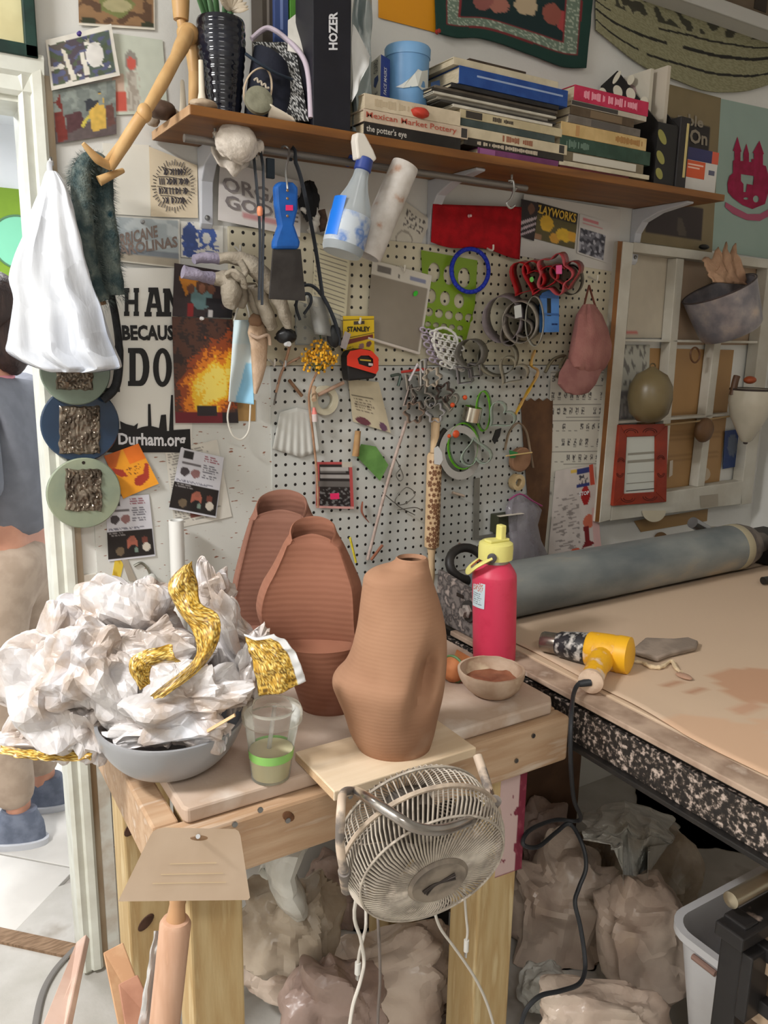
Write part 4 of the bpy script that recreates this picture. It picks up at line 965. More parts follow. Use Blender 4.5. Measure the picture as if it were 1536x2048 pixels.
ob('wire', MB().tube(bez([p + V((-.004, 0, .0105)), p + V((.006, -.006, .011)), p + V((.008, -.008, -.01)), p + V((0, -.008, -.03)), p + V((-.012, -.008, -.042)), p + V((0, -.008, -.052)), p + V((.014, -.008, -.044))], 5), .0026, 8), M('zinc_hook', (180, 180, 178)), hk)
# ---------------------------------------------------------------- books
BO = .235
PAGE = M('book_pages', (214, 200, 172), (198, 182, 152), 60, r=.9, st=(1, 1, 8))
def book(px0, px1, py, z0, th, c, label, depth=.17, off=BO, title=None, tc=(40, 36, 34), hard=True, yaw=0, band=None, tx=(.06, .9)):
    a, b_ = W(px0, py, off), W(px1, py, off); x0, x1 = a.x, b_.x
    e = emp('book', V(((x0 + x1) / 2, -off + depth / 2, z0)), label, 'book', 'books stacked on the long shelf')
    mt = M('cover_%d_%d_%d' % c, c, tuple(max(0, v - 14) for v in c), 30, r=.5)
    t = .0018; yb = -off + depth
    cv = MB(); cv.box((x0, -off, z0), (x1, -off + t * 1.5, z0 + th)); cv.box((x0, -off + t, z0), (x1, yb, z0 + t)); cv.box((x0, -off + t, z0 + th - t), (x1, yb, z0 + th))
    ob('cover', cv, mt, e, sm=False, bev=.0006)
    ob('pages', MB().box((x0 + .003, -off + t, z0 + t), (x1 - .003, yb - .004, z0 + th - t)), PAGE, e, sm=False)
    o = -off - .0004
    if band:
        ob('spine_band', MB().box((lerp(x0, x1, band[0]), o, z0 + th * (.1 if th < .035 else .55)), (lerp(x0, x1, band[1]), o + .0006, z0 + th * (.9 if th < .035 else .66))), M('band_%d_%d_%d' % band[2], band[2], r=.5), e, sm=False)
    if title:
        u0, u1 = tx
        q = [V((lerp(x0, x1, u0), o, z0 + th * .8)), V((lerp(x0, x1, u1), o, z0 + th * .8)), V((lerp(x0, x1, u1), o, z0 + th * .2)), V((lerp(x0, x1, u0), o, z0 + th * .2))]
        im = M('ink_%d_%d_%d' % tc, tc, r=.5)
        if title[0] != '~': txt(title, q, 0, im, e, 'spine_title', .012)
        else:            # worn, unreadable lettering
            mm = MB(); xx = q[0].x
            while xx < q[1].x:
                w_ = R.uniform(.0035, .007); hz = R.uniform(.15, .3) * th
                if R.random() > .16: mm.box((xx, o, z0 + th * .5 - hz), (min(xx + w_ * .8, q[1].x), o + .0005, z0 + th * .5 + hz))
                xx += w_
            ob('spine_title', mm, im, e, sm=False)
    return e
z = SHZ + .0005
z = SHZ; A = []
for px0, px1, th, c, lb, ti, tcx, dp, bd_, tx in ((728, 922, .027, (36, 32, 30), 'black paperback at the foot of the left book pile', "the potter's eye", (206, 200, 190), .17, None, (.02, .42)),
        (727, 936, .024, (206, 186, 164), 'cream book with red lettering in the middle of the left pile', 'Mexican Market Pottery', (176, 84, 66), .17, (.93, .99, (60, 56, 54)), (.02, .88)),
        (728, 920, .029, (212, 196, 170), 'cream cloth book on top of the left pile under the blue tin', '~', (190, 172, 144), .16, None, (.1, .6))):
    book(px0, px1, 270, z, th, c, lb, dp, BO, ti, tcx, True, 0, bd_, tx); z += th + .0006
zA = z
z = SHZ
for px0, px1, th, c, lb, ti, tcx, dp, bd_, tx in ((956, 1118, .017, (120, 62, 106), 'thin purple book at the foot of the middle pile', None, 0, .15, (.02, .2, (150, 90, 140)), 0),
        (928, 1128, .015, (48, 42, 38), 'dark paperback with pale lettering low in the middle pile', '~', (190, 176, 156), .17, None, (.12, .72)),
        (916, 1134, .022, (208, 194, 166), 'cream paperback with brown lettering low in the middle pile', '~', (150, 96, 72), .18, (.92, .97, (60, 56, 52)), (.35, .66)),
        (920, 1108, .015, (70, 82, 80), 'dark teal book in the middle of the middle pile', None, 0, .17, None, 0),
        (918, 1122, .018, (196, 182, 148), 'cream book with a dark corner label in the middle pile', '~', (70, 62, 54), .17, (.05, .2, (58, 52, 46)), (.3, .5))):
    book(px0, px1, 305, z, th, c, lb, dp, BO - .003, ti, tcx, True, 0, bd_, tx); z += th + .0006
for i, (px0, px1, th, c, lb) in enumerate(((905, 1105, .006, (212, 206, 192), 'thin white magazine above the cream book in the middle pile'), (880, 1112, .005, (60, 56, 52), 'thin black magazine jutting left in the middle pile'), (872, 1095, .006, (150, 144, 132), 'grey folded newspaper jutting left in the middle pile'),
        (865, 1112, .005, (198, 192, 178), 'thin pale leaflet jutting left in the middle pile'), (862, 1110, .008, (54, 48, 42), 'dark magazine with curled corner in the middle pile'), (868, 1114, .006, (112, 102, 90), 'grey-brown magazine near the top of the middle pile'), (900, 1116, .009, (40, 38, 40), 'black magazine right under the blue binder'))):
    book(px0, px1, 250, z, th, c, lb, .19, BO - .002 - .004 * (i % 3)); z += th + .0005
book(917, 1135, 205, z, .036, (36, 76, 146), 'thick royal blue binder in the middle pile', .2, BO, None, (150, 170, 200), True, 0, (.15, .95, (150, 166, 196))); z += .0365
book(905, 1116, 180, z, .015, (206, 194, 168), 'cream paperback lying on the blue binder', .18, BO - .004); z += .0155
book(938, 1052, 150, z, .026, (70, 56, 44), 'small brown book on the very top of the middle pile', .12, BO - .06, '~', (190, 150, 96)); zB = z
sheet('blue_folder', [W(862, 165, .15), W(918, 148, .17), W(905, 196, .18), W(862, 196, .15)], 0, pic((70, 104, 158), [], .1), 'light blue folded folder sticking out left of the middle pile', 'folder', n=(6, 6), th=.003)
z = SHZ
for px0, px1, th, c, lb, ti, tcx, dp, bd_, tx in ((1122, 1262, .009, (96, 26, 34), 'thin maroon book at the foot of the right pile', None, 0, .16, None, 0),
        (1120, 1303, .011, (214, 202, 176), 'thin cream book above the maroon one in the right pile', None, 0, .17, None, 0),
        (1126, 1290, .022, (118, 106, 84), 'olive book with a white title strip in the right pile', None, 0, .17, (.12, .9, (204, 198, 184)), 0),
        (1120, 1302, .033, (50, 76, 62), 'thick dark green book in the right pile', '~', (104, 126, 112), .18, None, (.06, .3)),
        (1120, 1292, .030, (206, 176, 122), 'thick straw yellow book in the right pile', '~', (166, 122, 70), .18, (.16, .2, (184, 140, 90)), (.62, .96)),
        (1134, 1278, .018, (116, 108, 100), 'grey magazine bundle in the right pile', None, 0, .17, (.3, .7, (90, 84, 80)), 0),
        (1136, 1264, .020, (92, 76, 58), 'brown book near the top of the right pile', None, 0, .17, (.3, .8, (120, 100, 76)), 0),
        (1138, 1288, .012, (198, 188, 172), 'thin pale book under the pink one in the right pile', None, 0, .17, (.0, .6, (60, 56, 54)), 0),
        (1142, 1290, .034, (196, 46, 84), 'bright pink book on top of the right pile', '~', (236, 160, 176), .16, None, (.12, .84))):
    book(px0, px1, 300, z, th, c, lb, dp, BO - .004, ti, tcx, True, 0, bd_, tx); z += th + .0006
# ---------------------------------------------------------------- magazine files, cards, small box at the right end
BW = lambda u, v: S(226, 220, 190) if nz(u * 5 + 2, v * 7, 3) > .12 and .08 < u < .92 and .08 < v < .95 else S(24, 22, 22)
def mfile(name, pts, label, wid, mat, fn=None, n=10):
    """magazine file: side outline in px at 'off', thickness along x"""
    return None
e = emp('magazine_file', V((W(1290, 370, .2).x, -.13, SHZ)), 'black magazine file with white cut-out shapes behind the pink book', 'magazine file')
x0 = W(1296, 300, .2).x
side = [V((x0, y, zz)) for y, zz in ((-.225, SHZ), (-.012, SHZ), (-.012, SHZ + .29), (-.07, SHZ + .315), (-.225, SHZ + .155))]
ob('side_panel', MB().prism(side, (.003, 0, 0)), M('file_black', (26, 24, 24), r=.5), e, sm=False)
ob('side_panel', MB().prism([p + V((.075, 0, 0)) for p in side], (.003, 0, 0)), M('file_black', (26, 24, 24)), e, sm=False)
ob('back_panel', MB().box((x0, -.015, SHZ), (x0 + .078, -.012, SHZ + .29)), M('file_black', (26, 24, 24)), e, sm=False)
ob('front_panel', MB().box((x0, -.228, SHZ), (x0 + .078, -.225, SHZ + .155)), M('file_black', (26, 24, 24)), e, sm=False)
wh = M('file_cutout_white', (216, 210, 190), r=.6)
for (px, py, a, b_) in ((1206, 186, .018, .03), (1234, 155, .03, .014), (1236, 183, .02, .036), (1262, 160, .02, .02), (1262, 188, .02, .034), (1288, 205, .022, .026), (1268, 222, .018, .018)):
    d = ray(px, py); t = (x0 - CAM.x) / d.x; p = CAM + d * t
    ob('cutout', MB().lathe([(a * .6, 0), (a * .6, .0012)], (x0 - .0002, p.y, p.z), 18, (-1, 0, 0), el=(b_ / a, 1)), wh, e)
for (zz, b_) in ((.12, .022), (.07, .02), (.03, .016)):
    ob('cutout', MB().lathe([(.011, 0), (.011, .0012)], (x0 + .018, -.228, SHZ + zz), 18, (0, -1, 0), el=(1, b_ / .011)), M('file_cutout_olive', (150, 146, 80), r=.6), e)
for i, (dx, z0, z1, c, lb, y0, y1) in enumerate(((.02, .1, .30, (206, 200, 184), 'white card with a pale dot standing in the patterned file', -.17, -.04), (.05, .1, .305, (196, 186, 170), 'pale stiff folder standing at the back of the patterned file', -.2, -.1))):
    e = emp('card_folder', V((x0 + dx, -.1, SHZ + .01)), lb, 'card')
    ob('card', MB().box((x0 + dx, y0, SHZ + .004), (x0 + dx + .012, y1, SHZ + z1)), M('card_%d' % i, c, r=.7), e, sm=False)
    if i == 0: ob('dot', MB().lathe([(.026, 0), (.026, .001)], (x0 + dx - .0002, -.1, SHZ + .25), 24, (-1, 0, 0)), M('dot_pink', (176, 150, 146), r=.7), e)
x1 = W(1314, 300, .2).x + .055
e = emp('box_binder', V((x1, -.13, SHZ)), 'black box binder with a cream spine label beside the patterned file', 'binder')
ob('case', MB().box((x0 + .082, -.232, SHZ), (x0 + .122, -.02, SHZ + .18)), M('file_black2', (34, 32, 32), (44, 40, 40), 30, r=.6), e, sm=False, bev=.002)
ob('spine_label', MB().box((x0 + .106, -.2335, SHZ + .03), (x0 + .114, -.232, SHZ + .165)), M('label_cream', (198, 180, 120), r=.6), e, sm=False)
a = W(1364, 380, .225); b_ = W(1430, 385, .225); zt = W(1395, 297, .225).z
e = emp('carton', V(((a.x + b_.x) / 2, -.19, SHZ)), 'small white and orange carton at the right end of the long shelf', 'box')
ob('carton_body', MB().box((a.x, -.225, SHZ), (b_.x, -.14, zt)), M('carton_white', (206, 202, 196), r=.6), e, sm=False, bev=.0015)
h = zt - SHZ
for nm, u0, u1, v0, v1, c in (('top_band', .06, .8, .72, 1, (48, 48, 92)), ('corner_band', .8, 1.001, .72, 1, (206, 90, 66)), ('orange_panel', .06, .62, .32, .71, (204, 84, 44)), ('emblem', .74, .92, .45, .56, (90, 90, 110))):
    ob(nm, MB().box((lerp(a.x, b_.x, u0), -.2256, SHZ + h * v0), (lerp(a.x, b_.x, u1), -.2248, SHZ + h * v1)), M('carton_%s' % nm, c, r=.5), e, sm=False)
ob('side_print', MB().box((a.x - .0006, -.2245, SHZ + h * .3), (a.x + .0002, -.141, SHZ + h * .98)), M('carton_orange', (214, 110, 70), r=.5), e, sm=False)
ob('side_base', MB().box((a.x - .0006, -.2245, SHZ + h * .02), (a.x + .0002, -.141, SHZ + h * .29)), M('carton_blue', (48, 52, 110), r=.5), e, sm=False)
for k, (u0, u1, v0) in enumerate(((.1, .56, .60), (.1, .45, .53))):
    ob('print_line', MB().box((lerp(a.x, b_.x, u0), -.2262, SHZ + h * v0), (lerp(a.x, b_.x, u1), -.2255, SHZ + h * (v0 + .035))), M('carton_line', (236, 190, 170), r=.5), e, sm=False)
# ---------------------------------------------------------------- tin, mask carton
c = W(814, 160, .15); r_ = 44 * pxk(c); z1 = W(814, 97, .15).z
e = emp('blue_tin', V((c.x, c.y, zA)), 'sky blue lidded tin with a white state outline standing on the left book pile', 'tin')
BT = M('sky_blue_enamel', (112, 160, 206), (104, 150, 196), 14, r=.4)
ob('tin_body', MB().lathe([(r_ * .9, 0), (r_ * .93, .006), (r_, z1 - zA - .02)], (c.x, c.y, zA), 48), BT, e)
ob('lid', MB().lathe([(r_ * 1.04, z1 - zA - .022), (r_ * 1.05, z1 - zA - .004), (r_ * 1.0, z1 - zA), (.001, z1 - zA - .001)], (c.x, c.y, zA), 48), M('sky_blue_lid', (122, 168, 212), r=.4), e)
nc = [(793, 174), (806, 168), (820, 158), (832, 146), (838, 138), (846, 142), (858, 140), (858, 176), (846, 180), (838, 172), (822, 174), (808, 176)]
cx = c.x
def cyl_pt(px, py):
    d = ray(px, py); dx, dy = d.x, d.y; ox, oy = CAM.x - c.x, CAM.y - c.y; rr_ = r_ * .985 + .0012
    A_ = dx * dx + dy * dy; B_ = ox * dx + oy * dy; C_ = ox * ox + oy * oy - rr_ * rr_; D_ = B_ * B_ - A_ * C_
    t = (-B_ - math.sqrt(max(D_, 0))) / A_; return CAM + d * t
m = MB(); P = [(x - 2, y) for x, y in nc]
for i in range(len(P)):
    pass
ctr = (834, 162)
m.add([cyl_pt(*p) for p in P], [tuple(range(len(P)))])
ob('state_outline', m, M('tin_white', (214, 216, 210), r=.5), e, sm=False, orient=False)
sheet_q = None
e = emp('mask_carton', V((W(757, 215, .17).x, -.15, zA)), 'blue and white face mask carton wedged beside the blue tin', 'box')
p = [V((W(x, y, o).x, -o, zz)) for x, y, o, zz in ((737, 215, .12, zA), (760, 218, .19, zA), (778, 220, .17, zA))]
hh = W(760, 108, .19).z - zA
ob('carton_body', MB().prism([p[0], p[1], p[2], p[0] + (p[2] - p[1])], (0, 0, hh)), M('mask_white', (220, 216, 206), r=.6), e, sm=False)
nrm = V((p[2].y - p[1].y, -(p[2].x - p[1].x), 0)).normalized() * -.0004
if nrm.dot(FW) > 0: nrm = -nrm
q = [p[1] + nrm + V((0, 0, hh)), p[2] + nrm + V((0, 0, hh)), p[2] + nrm, p[1] + nrm]
ob('blue_face', MB().add(q, [(0, 1, 2, 3)]), M('mask_blue', (44, 60, 140), r=.5), e, sm=False)
def vq(q, u0, u1, v0, v1):   # text quad reading upward
    f = lambda u, v: lerp(lerp(q[0], q[1], u), lerp(q[3], q[2], u), v)
    return [f(u0, v1), f(u0, v0), f(u1, v0), f(u1, v1)]
txt('FACE MASKS', vq([x + nrm for x in q], .3, .62, .22, .78), 0, M('ink_white', (226, 226, 230), r=.5), e, 'lettering', .012)
n2 = V((p[1].y - p[0].y, -(p[1].x - p[0].x), 0)).normalized() * .0006
if n2.dot(FW) > 0: n2 = -n2
q2 = [p[0] + n2 + V((0, 0, hh)), p[1] + n2 + V((0, 0, hh)), p[1] + n2, p[0] + n2]
txt('SAFE', vq(q2, .45, .8, .72, .95), 0, M('ink_grey', (90, 90, 96), r=.5), e, 'lettering', .012)
txt('GUARD', vq(q2, .45, .8, .05, .32), 0, M('ink_grey', (90, 90, 96)), e, 'lettering', .012)
ob('leaf_logo', MB().add([lerp(lerp(q2[0], q2[1], u), lerp(q2[3], q2[2], u), v) for u, v in ((.5, .4), (.8, .38), (.85, .5), (.6, .62), (.45, .55))], [(0, 1, 2, 3, 4)]), M('logo_blue', (60, 80, 140), r=.5), e, sm=False)
one('red_bulb', MB().blob(W(840, 226, .235), .022, .014, .011, 14, .12, 2, 5), M('red_plastic', (190, 60, 44), r=.4), 'small red lump lying in front of the blue tin', 'bulb')
# ---------------------------------------------------------------- black vase with leaves
c = W(443, 130, .13); c.z = SHZ; k = pxk(W(443, 130, .13))
H = W(443, 42, .13).z - SHZ
pf = []
for i in range(61):
    t = i / 60; r = lerp(33, 47, min(1, t * 1.35)) * k * (1 - .03 * max(0, t - .9) * 10)
    pf.append((r + .0018 * abs(math.sin(t * math.pi * 13)), t * H))
pf += [(pf[-1][0] - .004, H), (pf[-1][0] - .006, H * .9), (pf[-1][0] - .02, H * .3), (.001, H * .28)]
one('black_vase', MB().lathe(pf, c, 48), M('black_glaze', (16, 18, 28), (28, 32, 46), 14, r=.12, coat=.5), 'glossy black ribbed vase at the left end of the long shelf', 'vase')
e = emp('artificial_bouquet', c + V((0, 0, H * .3)), 'green leaf blades and a dried white flower in the black vase', 'plant')
top = c + V((0, 0, H * .6))
for i in range(9):
    a = R.uniform(-1, 1); tip = top + V((a * .06 - .02, R.uniform(-.03, .03), H * .4 + R.uniform(.06, .13)))
    mid = lerp(top, tip, .6) + V((a * .008, 0, .01)); w = V((.007, .003, 0))
    m = MB().grid(lambda u, v: lerp(lerp(top, mid, min(1, v * 2)), tip, max(0, v * 2 - 1)) + w * ((u - .5) * 2 * math.sin(math.pi * (.15 + .82 * v))), 2, 8)
    ob('leaf', m, M('leaf_green_%d' % (i % 2), ((86, 128, 84), (110, 150, 110))[i % 2], r=.6), e, solid=.0008)
fcn = W(462, 22, .16)
for i in range(12):
    t = i * .524; d = V((math.cos(t) * .9, -.3, .55 + .6 * math.sin(t))).normalized()
    ob('petal', MB().grid(lambda u, v: fcn + d * (.032 * v) + d.cross(V((0, 1, 0))) * ((u - .5) * .012 * math.sin(math.pi * (.1 + .85 * v))) + V((0, -.006 * v * v, 0)), 2, 4), M('dried_petal', (206, 194, 176), (186, 170, 146), 60, r=.8), e, solid=.0006)
ob('stem', MB().tube([top, fcn], .002, 6), M('leaf_green_0', (86, 128, 84)), e)
# clay pipe on a little foot
b_ = W(404, 212, .225); k = pxk(b_); b_.z = SHZ
e = emp('clay_pipe', b_, 'small white clay spike on a lumpy foot at the shelf end', 'ceramic piece')
ob('spike', MB().lathe([(.009, .012), (.0055, .03), (.0042, .084)], b_, 16), M('bisque_white', (222, 212, 194), r=.7), e)
ob('foot', MB().blob(b_ + V((.003, 0, .009)), .026, .02, .010, 14, .1, 2, 2), M('bisque_dirty', (184, 164, 140), (160, 140, 118), 40, r=.8), e)
b2 = W(366, 205, .16); b2.z = SHZ
one('clay_spike', MB().lathe([(.009, 0), (.006, .02), (.004, .06), (.002, .064)], b2, 14), M('bisque_white', (222, 212, 194)), 'plain white clay spike beside the mannequin leg', 'ceramic piece')
for x, y, o, rx, rz, cc, lb in ((322, 222, .12, .03, .017, (92, 72, 60), 'dark brown pebble on the shelf end under the mannequin'), (305, 228, .05, .014, .012, (176, 162, 146), 'pale grey pebble at the wall on the shelf end'), (346, 205, .10, .014, .014, (190, 174, 152), 'cream pebble behind the dark pebble')):
    p = W(x, y, o); p.z = SHZ + rz * .9
    one('pebble', MB().blob(p, rx, rx * .8, rz, 14, .12, 2, rx * 100), M('pebble_%d' % cc[0], cc, tuple(v - 22 for v in cc), 30, r=.6), lb, 'pebble', 'pebbles on the shelf end')
# navy cap-like pouch with oval emblem, speckled notebook, disc, shell
NAVY = M('navy_felt', (18, 22, 36), (26, 30, 46), 30, r=.8, bump=.1, bs=200)
p0 = W(535, 170, .15); k = pxk(p0)
e = emp('navy_pouch', V((p0.x, p0.y, SHZ)), 'dark navy felt pouch with an oval beige emblem beside the black vase', 'pouch')
zt = W(520, 112, .15).z - SHZ
m = MB().loft([[V((p0.x + (math.cos(t) * lerp(50, 34, s_ ** 2) + 8 * s_) * k, p0.y + math.sin(t) * .05 * (1 - .3 * s_), SHZ + zt * s_ * (1 - .12 * math.cos(t) * s_))) for t in [2 * math.pi * i / 32 for i in range(32)]] for s_ in [i / 14 for i in range(15)]])
ob('pouch_body', m, NAVY, e)
ec = W(520, 180, .206); uu, vv = V((1, 0, -.35)).normalized(), V((.35, 0, 1)).normalized()
ob('emblem_ring', MB().tube([ec + uu * math.cos(t) * 27 * k + vv * math.sin(t) * 42 * k + V((0, .012 * (abs(math.cos(t))), 0)) for t in [2 * math.pi * i / 36 for i in range(36)]], .0035, 8, closed=True, flat=(1, .5)), M('emblem_beige', (196, 176, 150), r=.7), e)
ob('emblem_script', MB().tube(bez([W(x, y, .2075) for x, y in ((508, 160), (514, 157), (516, 164), (522, 163), (524, 170), (530, 168), (532, 175), (538, 176))], 4), .0022, 6), M('ink_cream', (206, 194, 176), r=.6), e)
ob('flap', MB().tube(bez([W(492, 108, .20), W(520, 128, .215), W(555, 148, .215), W(582, 158, .20)], 6), .006, 8, flat=(1, .5)), M('navy_edge', (40, 52, 66), r=.8), e)
def spk(u, v): return S(214, 214, 212) if nz(u * 38, v * 60, 2) > .16 else S(22, 22, 24)
e = emp('composition_notebook', W(590, 245, .2), 'black and white speckled notebook with lavender page edges leaning on the tall black box', 'notebook')
nq = [W(505, 84, .09), W(588, 84, .15), W(618, 243, .216), W(548, 236, .19)]
sheet('cover', nq, 0, spk, n=(40, 50), th=.002, parent=e)
m = MB().tube(bez([W(503, 78, .09), W(536, 56, .10), W(575, 80, .15), W(606, 115, .195), W(618, 160, .21), W(622, 236, .22)], 6), .0065, 10, flat=(1, .8))
ob('page_edge', m, M('lavender_pages', (206, 192, 206), r=.7), e)
e = one('stone_disc', MB().lathe([(.001, 0), (24 * k, .001), (27 * k, .006), (26 * k, .014), (20 * k, .017), (.001, .016)], W(516, 206, .222), 24, V((-.25, -1, .25))), M('grey_green_stone', (132, 130, 110), (108, 106, 88), 30, r=.8, bump=.2), 'round grey-green stone disc leaning on the navy pouch', 'stone disc')
p = W(556, 238, .232); p.z = SHZ
m = MB().grid(lambda u, v: p + V(((v - .4) * .055, -.012 * math.sin(math.pi * u), .024 * math.sin(math.pi * u) * (1 - v) ** .6 + .001)), 8, 10)
one('shell', m, M('bisque_white', (222, 212, 194)), 'white fan-shaped clay shell on the shelf edge', 'shell', solid=.002)
# tall black box, sheets behind
e = emp('tall_black_box', W(662, 250, .22), 'tall black box with white sideways lettering on the long shelf', 'box')
q = [W(627, -70, .225), W(706, -70, .225), W(699, 250, .225), W(625, 238, .225)]
q[2].z = q[3].z = SHZ + .0005; q[2].x = q[1].x = (q[1].x + q[2].x) / 2; q[0].x = q[3].x = (q[0].x + q[3].x) / 2; q[1].z = q[0].z
ob('box_body', MB().hexa(q + [p + V((0, .08, 0)) for p in q]), M('matte_black_card', (20, 20, 30), (26, 26, 36), 20, r=.45), e, sm=False, bev=.0015)
txt('HOZER', [W(657, 100, .2262), W(657, 24, .2262), W(675, 24, .2262), W(675, 100, .2262)], 0, M('ink_white', (226, 226, 230)), e, 'lettering', .035)
def sd(name, qs, c, lb, cat='paper', th=.0012, mat=None, n=(10, 14), bow=.004, mott=.06, curl=0):
    return sheet(name, [W(*p) for p in qs], 0, pic(c, [], mott), lb, cat, n=n, th=th, bow=bow, mat=mat, curl=curl)
sd('paper_sheet', [(576, 40, .14), (620, 8, .14), (630, 120, .20), (575, 100, .16)], (214, 210, 202), 'white paper sheet standing behind the speckled notebook')
sd('paper_sheet', [(704, 50, .20), (742, 112, .20), (728, 150, .225), (703, 205, .22)], (218, 218, 216), 'white curled paper sheet on the right of the tall black box', bow=.012)
m = MB().grid(lambda u, v: W(lerp(707, 744, u) - 3 * v + 4 * nz(v * 6, u * 2), lerp(-40, 262, v) + 4 * u, .19 + .03 * nz(u * 2, v * 4, 9)), 10, 40)
one('plastic_sleeve', m, thin('clear_sleeve', (206, 214, 216), .45, .15, (170, 186, 186), 30), 'clear plastic sleeve standing to the right of the tall black box', 'plastic', solid=.0006)
for px0, px1, c, lb, y0 in ((524, 548, (70, 62, 54), 'dark grey upright book behind the black vase', .07), (549, 577, (66, 84, 136), 'blue upright book behind the white paper sheet', .08), (580, 624, (96, 160, 64), 'bright green upright book behind the tall black box', .08)):
    a, b2 = W(px0, 20, y0), W(px1, 20, y0)
    e = emp('upright_book', V(((a.x + b2.x) / 2, -y0, SHZ)), lb, 'book', 'upright books at the left of the shelf')
    ob('cover', MB().box((a.x, -y0, SHZ), (b2.x, -.012, SHZ + .37)), M('up_%d' % c[0], c, r=.5), e, sm=False, bev=.001)
    ob('spine_title', MB().box((lerp(a.x, b2.x, .4), -y0 - .0005, SHZ + .22), (lerp(a.x, b2.x, .6), -y0 + .0005, SHZ + .36)), M('up_ink_%d' % c[0], tuple(min(255, v + 60) for v in c), r=.5), e, sm=False)
# ---------------------------------------------------------------- wooden mannequin
e = emp('wooden_mannequin', W(378, 92, .13), 'jointed wooden artist mannequin sitting on the shelf end with a dangling leg', 'mannequin')
MW = M('mannequin_wood', (206, 168, 116), (192, 150, 98), 14, r=.45, st=(2, 2, .6))
def seg(name, pts, rs):
    P = [W(*p) for p in pts]; k = pxk(P[0]); return ob(name, MB().tube(bez(P, 5), [lerp(rs[int(i // 5)], rs[min(int(i // 5) + 1, len(rs) - 1)], (i % 5) / 5) * k for i in range((len(P) - 1) * 5 + 1)], 18), MW, e)
seg('torso', [(358, -40, .12), (361, 0, .12), (362, 40, .12)], [19, 18, 15])
seg('waist', [(362, 40, .12), (365, 52, .12), (368, 60, .12)], [9, 10, 9])
ob('pelvis', MB().blob(W(376, 68, .12), 22 * pxk(W(376, 68, .12)), .022, 20 * pxk(W(376, 68, .12)), 16, .03), MW, e)
seg('thigh', [(375, 66, .13), (362, 95, .15), (350, 120, .17)], [15, 15, 11])
seg('lower_thigh', [(350, 119, .17), (325, 165, .19), (292, 222, .21)], [12, 13, 10])
ob('knee', MB().blob(W(289, 226, .21), .0135, .013, .017, 12, .02), MW, e)
seg('shin', [(284, 232, .21), (250, 285, .18), (222, 335, .14)], [13, 13, 8])
seg('foot', [(221, 333, .14), (195, 318, .15), (166, 287, .16)], [8, 9, 4])
seg('thigh', [(386, 72, .10), (388, 110, .10), (390, 150, .11)], [16, 16, 12])
seg('lower_thigh', [(390, 150, .11), (389, 180, .12), (386, 212, .13)], [13, 12, 9])
seg('shin', [(280, 240, .19), (244, 290, .15), (212, 325, .11)], [11, 11, 7])
seg('foot', [(198, 362, .13), (220, 352, .13), (246, 341, .12)], [10, 8, 5])
# ================================================================ THINGS ON THE WALL, LEFT
INK = M('ink_black', (28, 27, 28), r=.6); INKW = M('ink_white', (226, 226, 230))
def pin(px, py, off, c, parent, nm='push_pin'):
    p = W(px, py, off); return ob(nm, MB().lathe([(.0045, 0), (.003, .003), (.0035, .008), (.001, .009)], p, 12, (0, -1, 0)), M('pin_%d_%d' % (c[0], c[2]), c, r=.3), parent)
# dark framed yellow board above the door
e = emp('framed_board', W(30, 125, .02), 'pale yellow board in a dark green frame above the door corner', 'picture')
q0, q1 = W(-90, -60, .012), W(74, 122, .012); x1, z0 = q1.x, q1.z; x0, z1 = x1 - .34, z0 + .4
GF = M('dark_green_frame', (26, 58, 50), (18, 44, 38), 30, r=.5)
for a, b_ in (((x1 - .022, z0), (x1, z1)), ((x0, z0), (x0 + .022, z1)), ((x0, z0), (x1, z0 + .022)), ((x0, z1 - .022), (x1, z1))):
    ob('frame_bar', MB().box((a[0], -.03, a[1]), (b_[0], -.001, b_[1])), GF, e, sm=False, bev=.002)
ob('board', MB().box((x0 + .02, -.018, z0 + .02), (x1 - .02, -.004, z1 - .02)), M('yellow_board', (226, 218, 170), (214, 204, 156), 10, r=.7), e, sm=False)
# cards
sheet('postcard', [(156, -40), (309, -28), (310, 60), (158, 50)], .004, pic((132, 100, 70), [('r', (.0, .0, 1, .93), (150, 116, 82)), ('n', (0, 0, .97, .93), (96, 70, 52), 6, 5, .1), ('p', [(.25, .3), (.5, .15), (.75, .45), (.55, .8), (.3, .65)], (124, 130, 78)), ('e', (.5, .5, .18, .16), (176, 168, 128)), ('e', (.12, .9, .1, .1), (54, 58, 40)), ('e', (.9, .92, .1, .1), (54, 58, 40)), ('r', (.98, 0, 1, 1), (230, 224, 210)), ('r', (0, .95, 1, 1), (230, 224, 210))], .15), 'brown aerial postcard of a sports field pinned near the ceiling', 'postcard', n=(40, 30))
e = sheet('painted_card', [(91, 80), (222, 48), (240, 151), (103, 181)], .012, pic((228, 224, 214), [('n', (.04, .12, .3, .9), (96, 88, 84), 4, 6, -.4), ('n', (.3, .1, .55, .9), (84, 74, 84), 6, 7, -.35), ('n', (.55, .1, .95, .92), (86, 100, 92), 6, 6, -.3), ('n', (.04, .1, .95, .92), (92, 96, 130), 8, 9, .12), ('n', (.04, .1, .95, .92), (84, 96, 74), 9, 7, .18), ('e', (.68, .5, .13, .24), (232, 230, 226)), ('p', [(.2, .2), (.27, .3), (.38, .9), (.3, .9)], (226, 220, 206)), ('p', [(.46, .4), (.52, .4), (.58, .85), (.5, .85)], (230, 226, 214))], .1), 'white card painted with dark mossy block letters pinned by the door', 'card', n=(50, 44), bow=.003)
pin(158, 68, .018, (70, 50, 130), e)
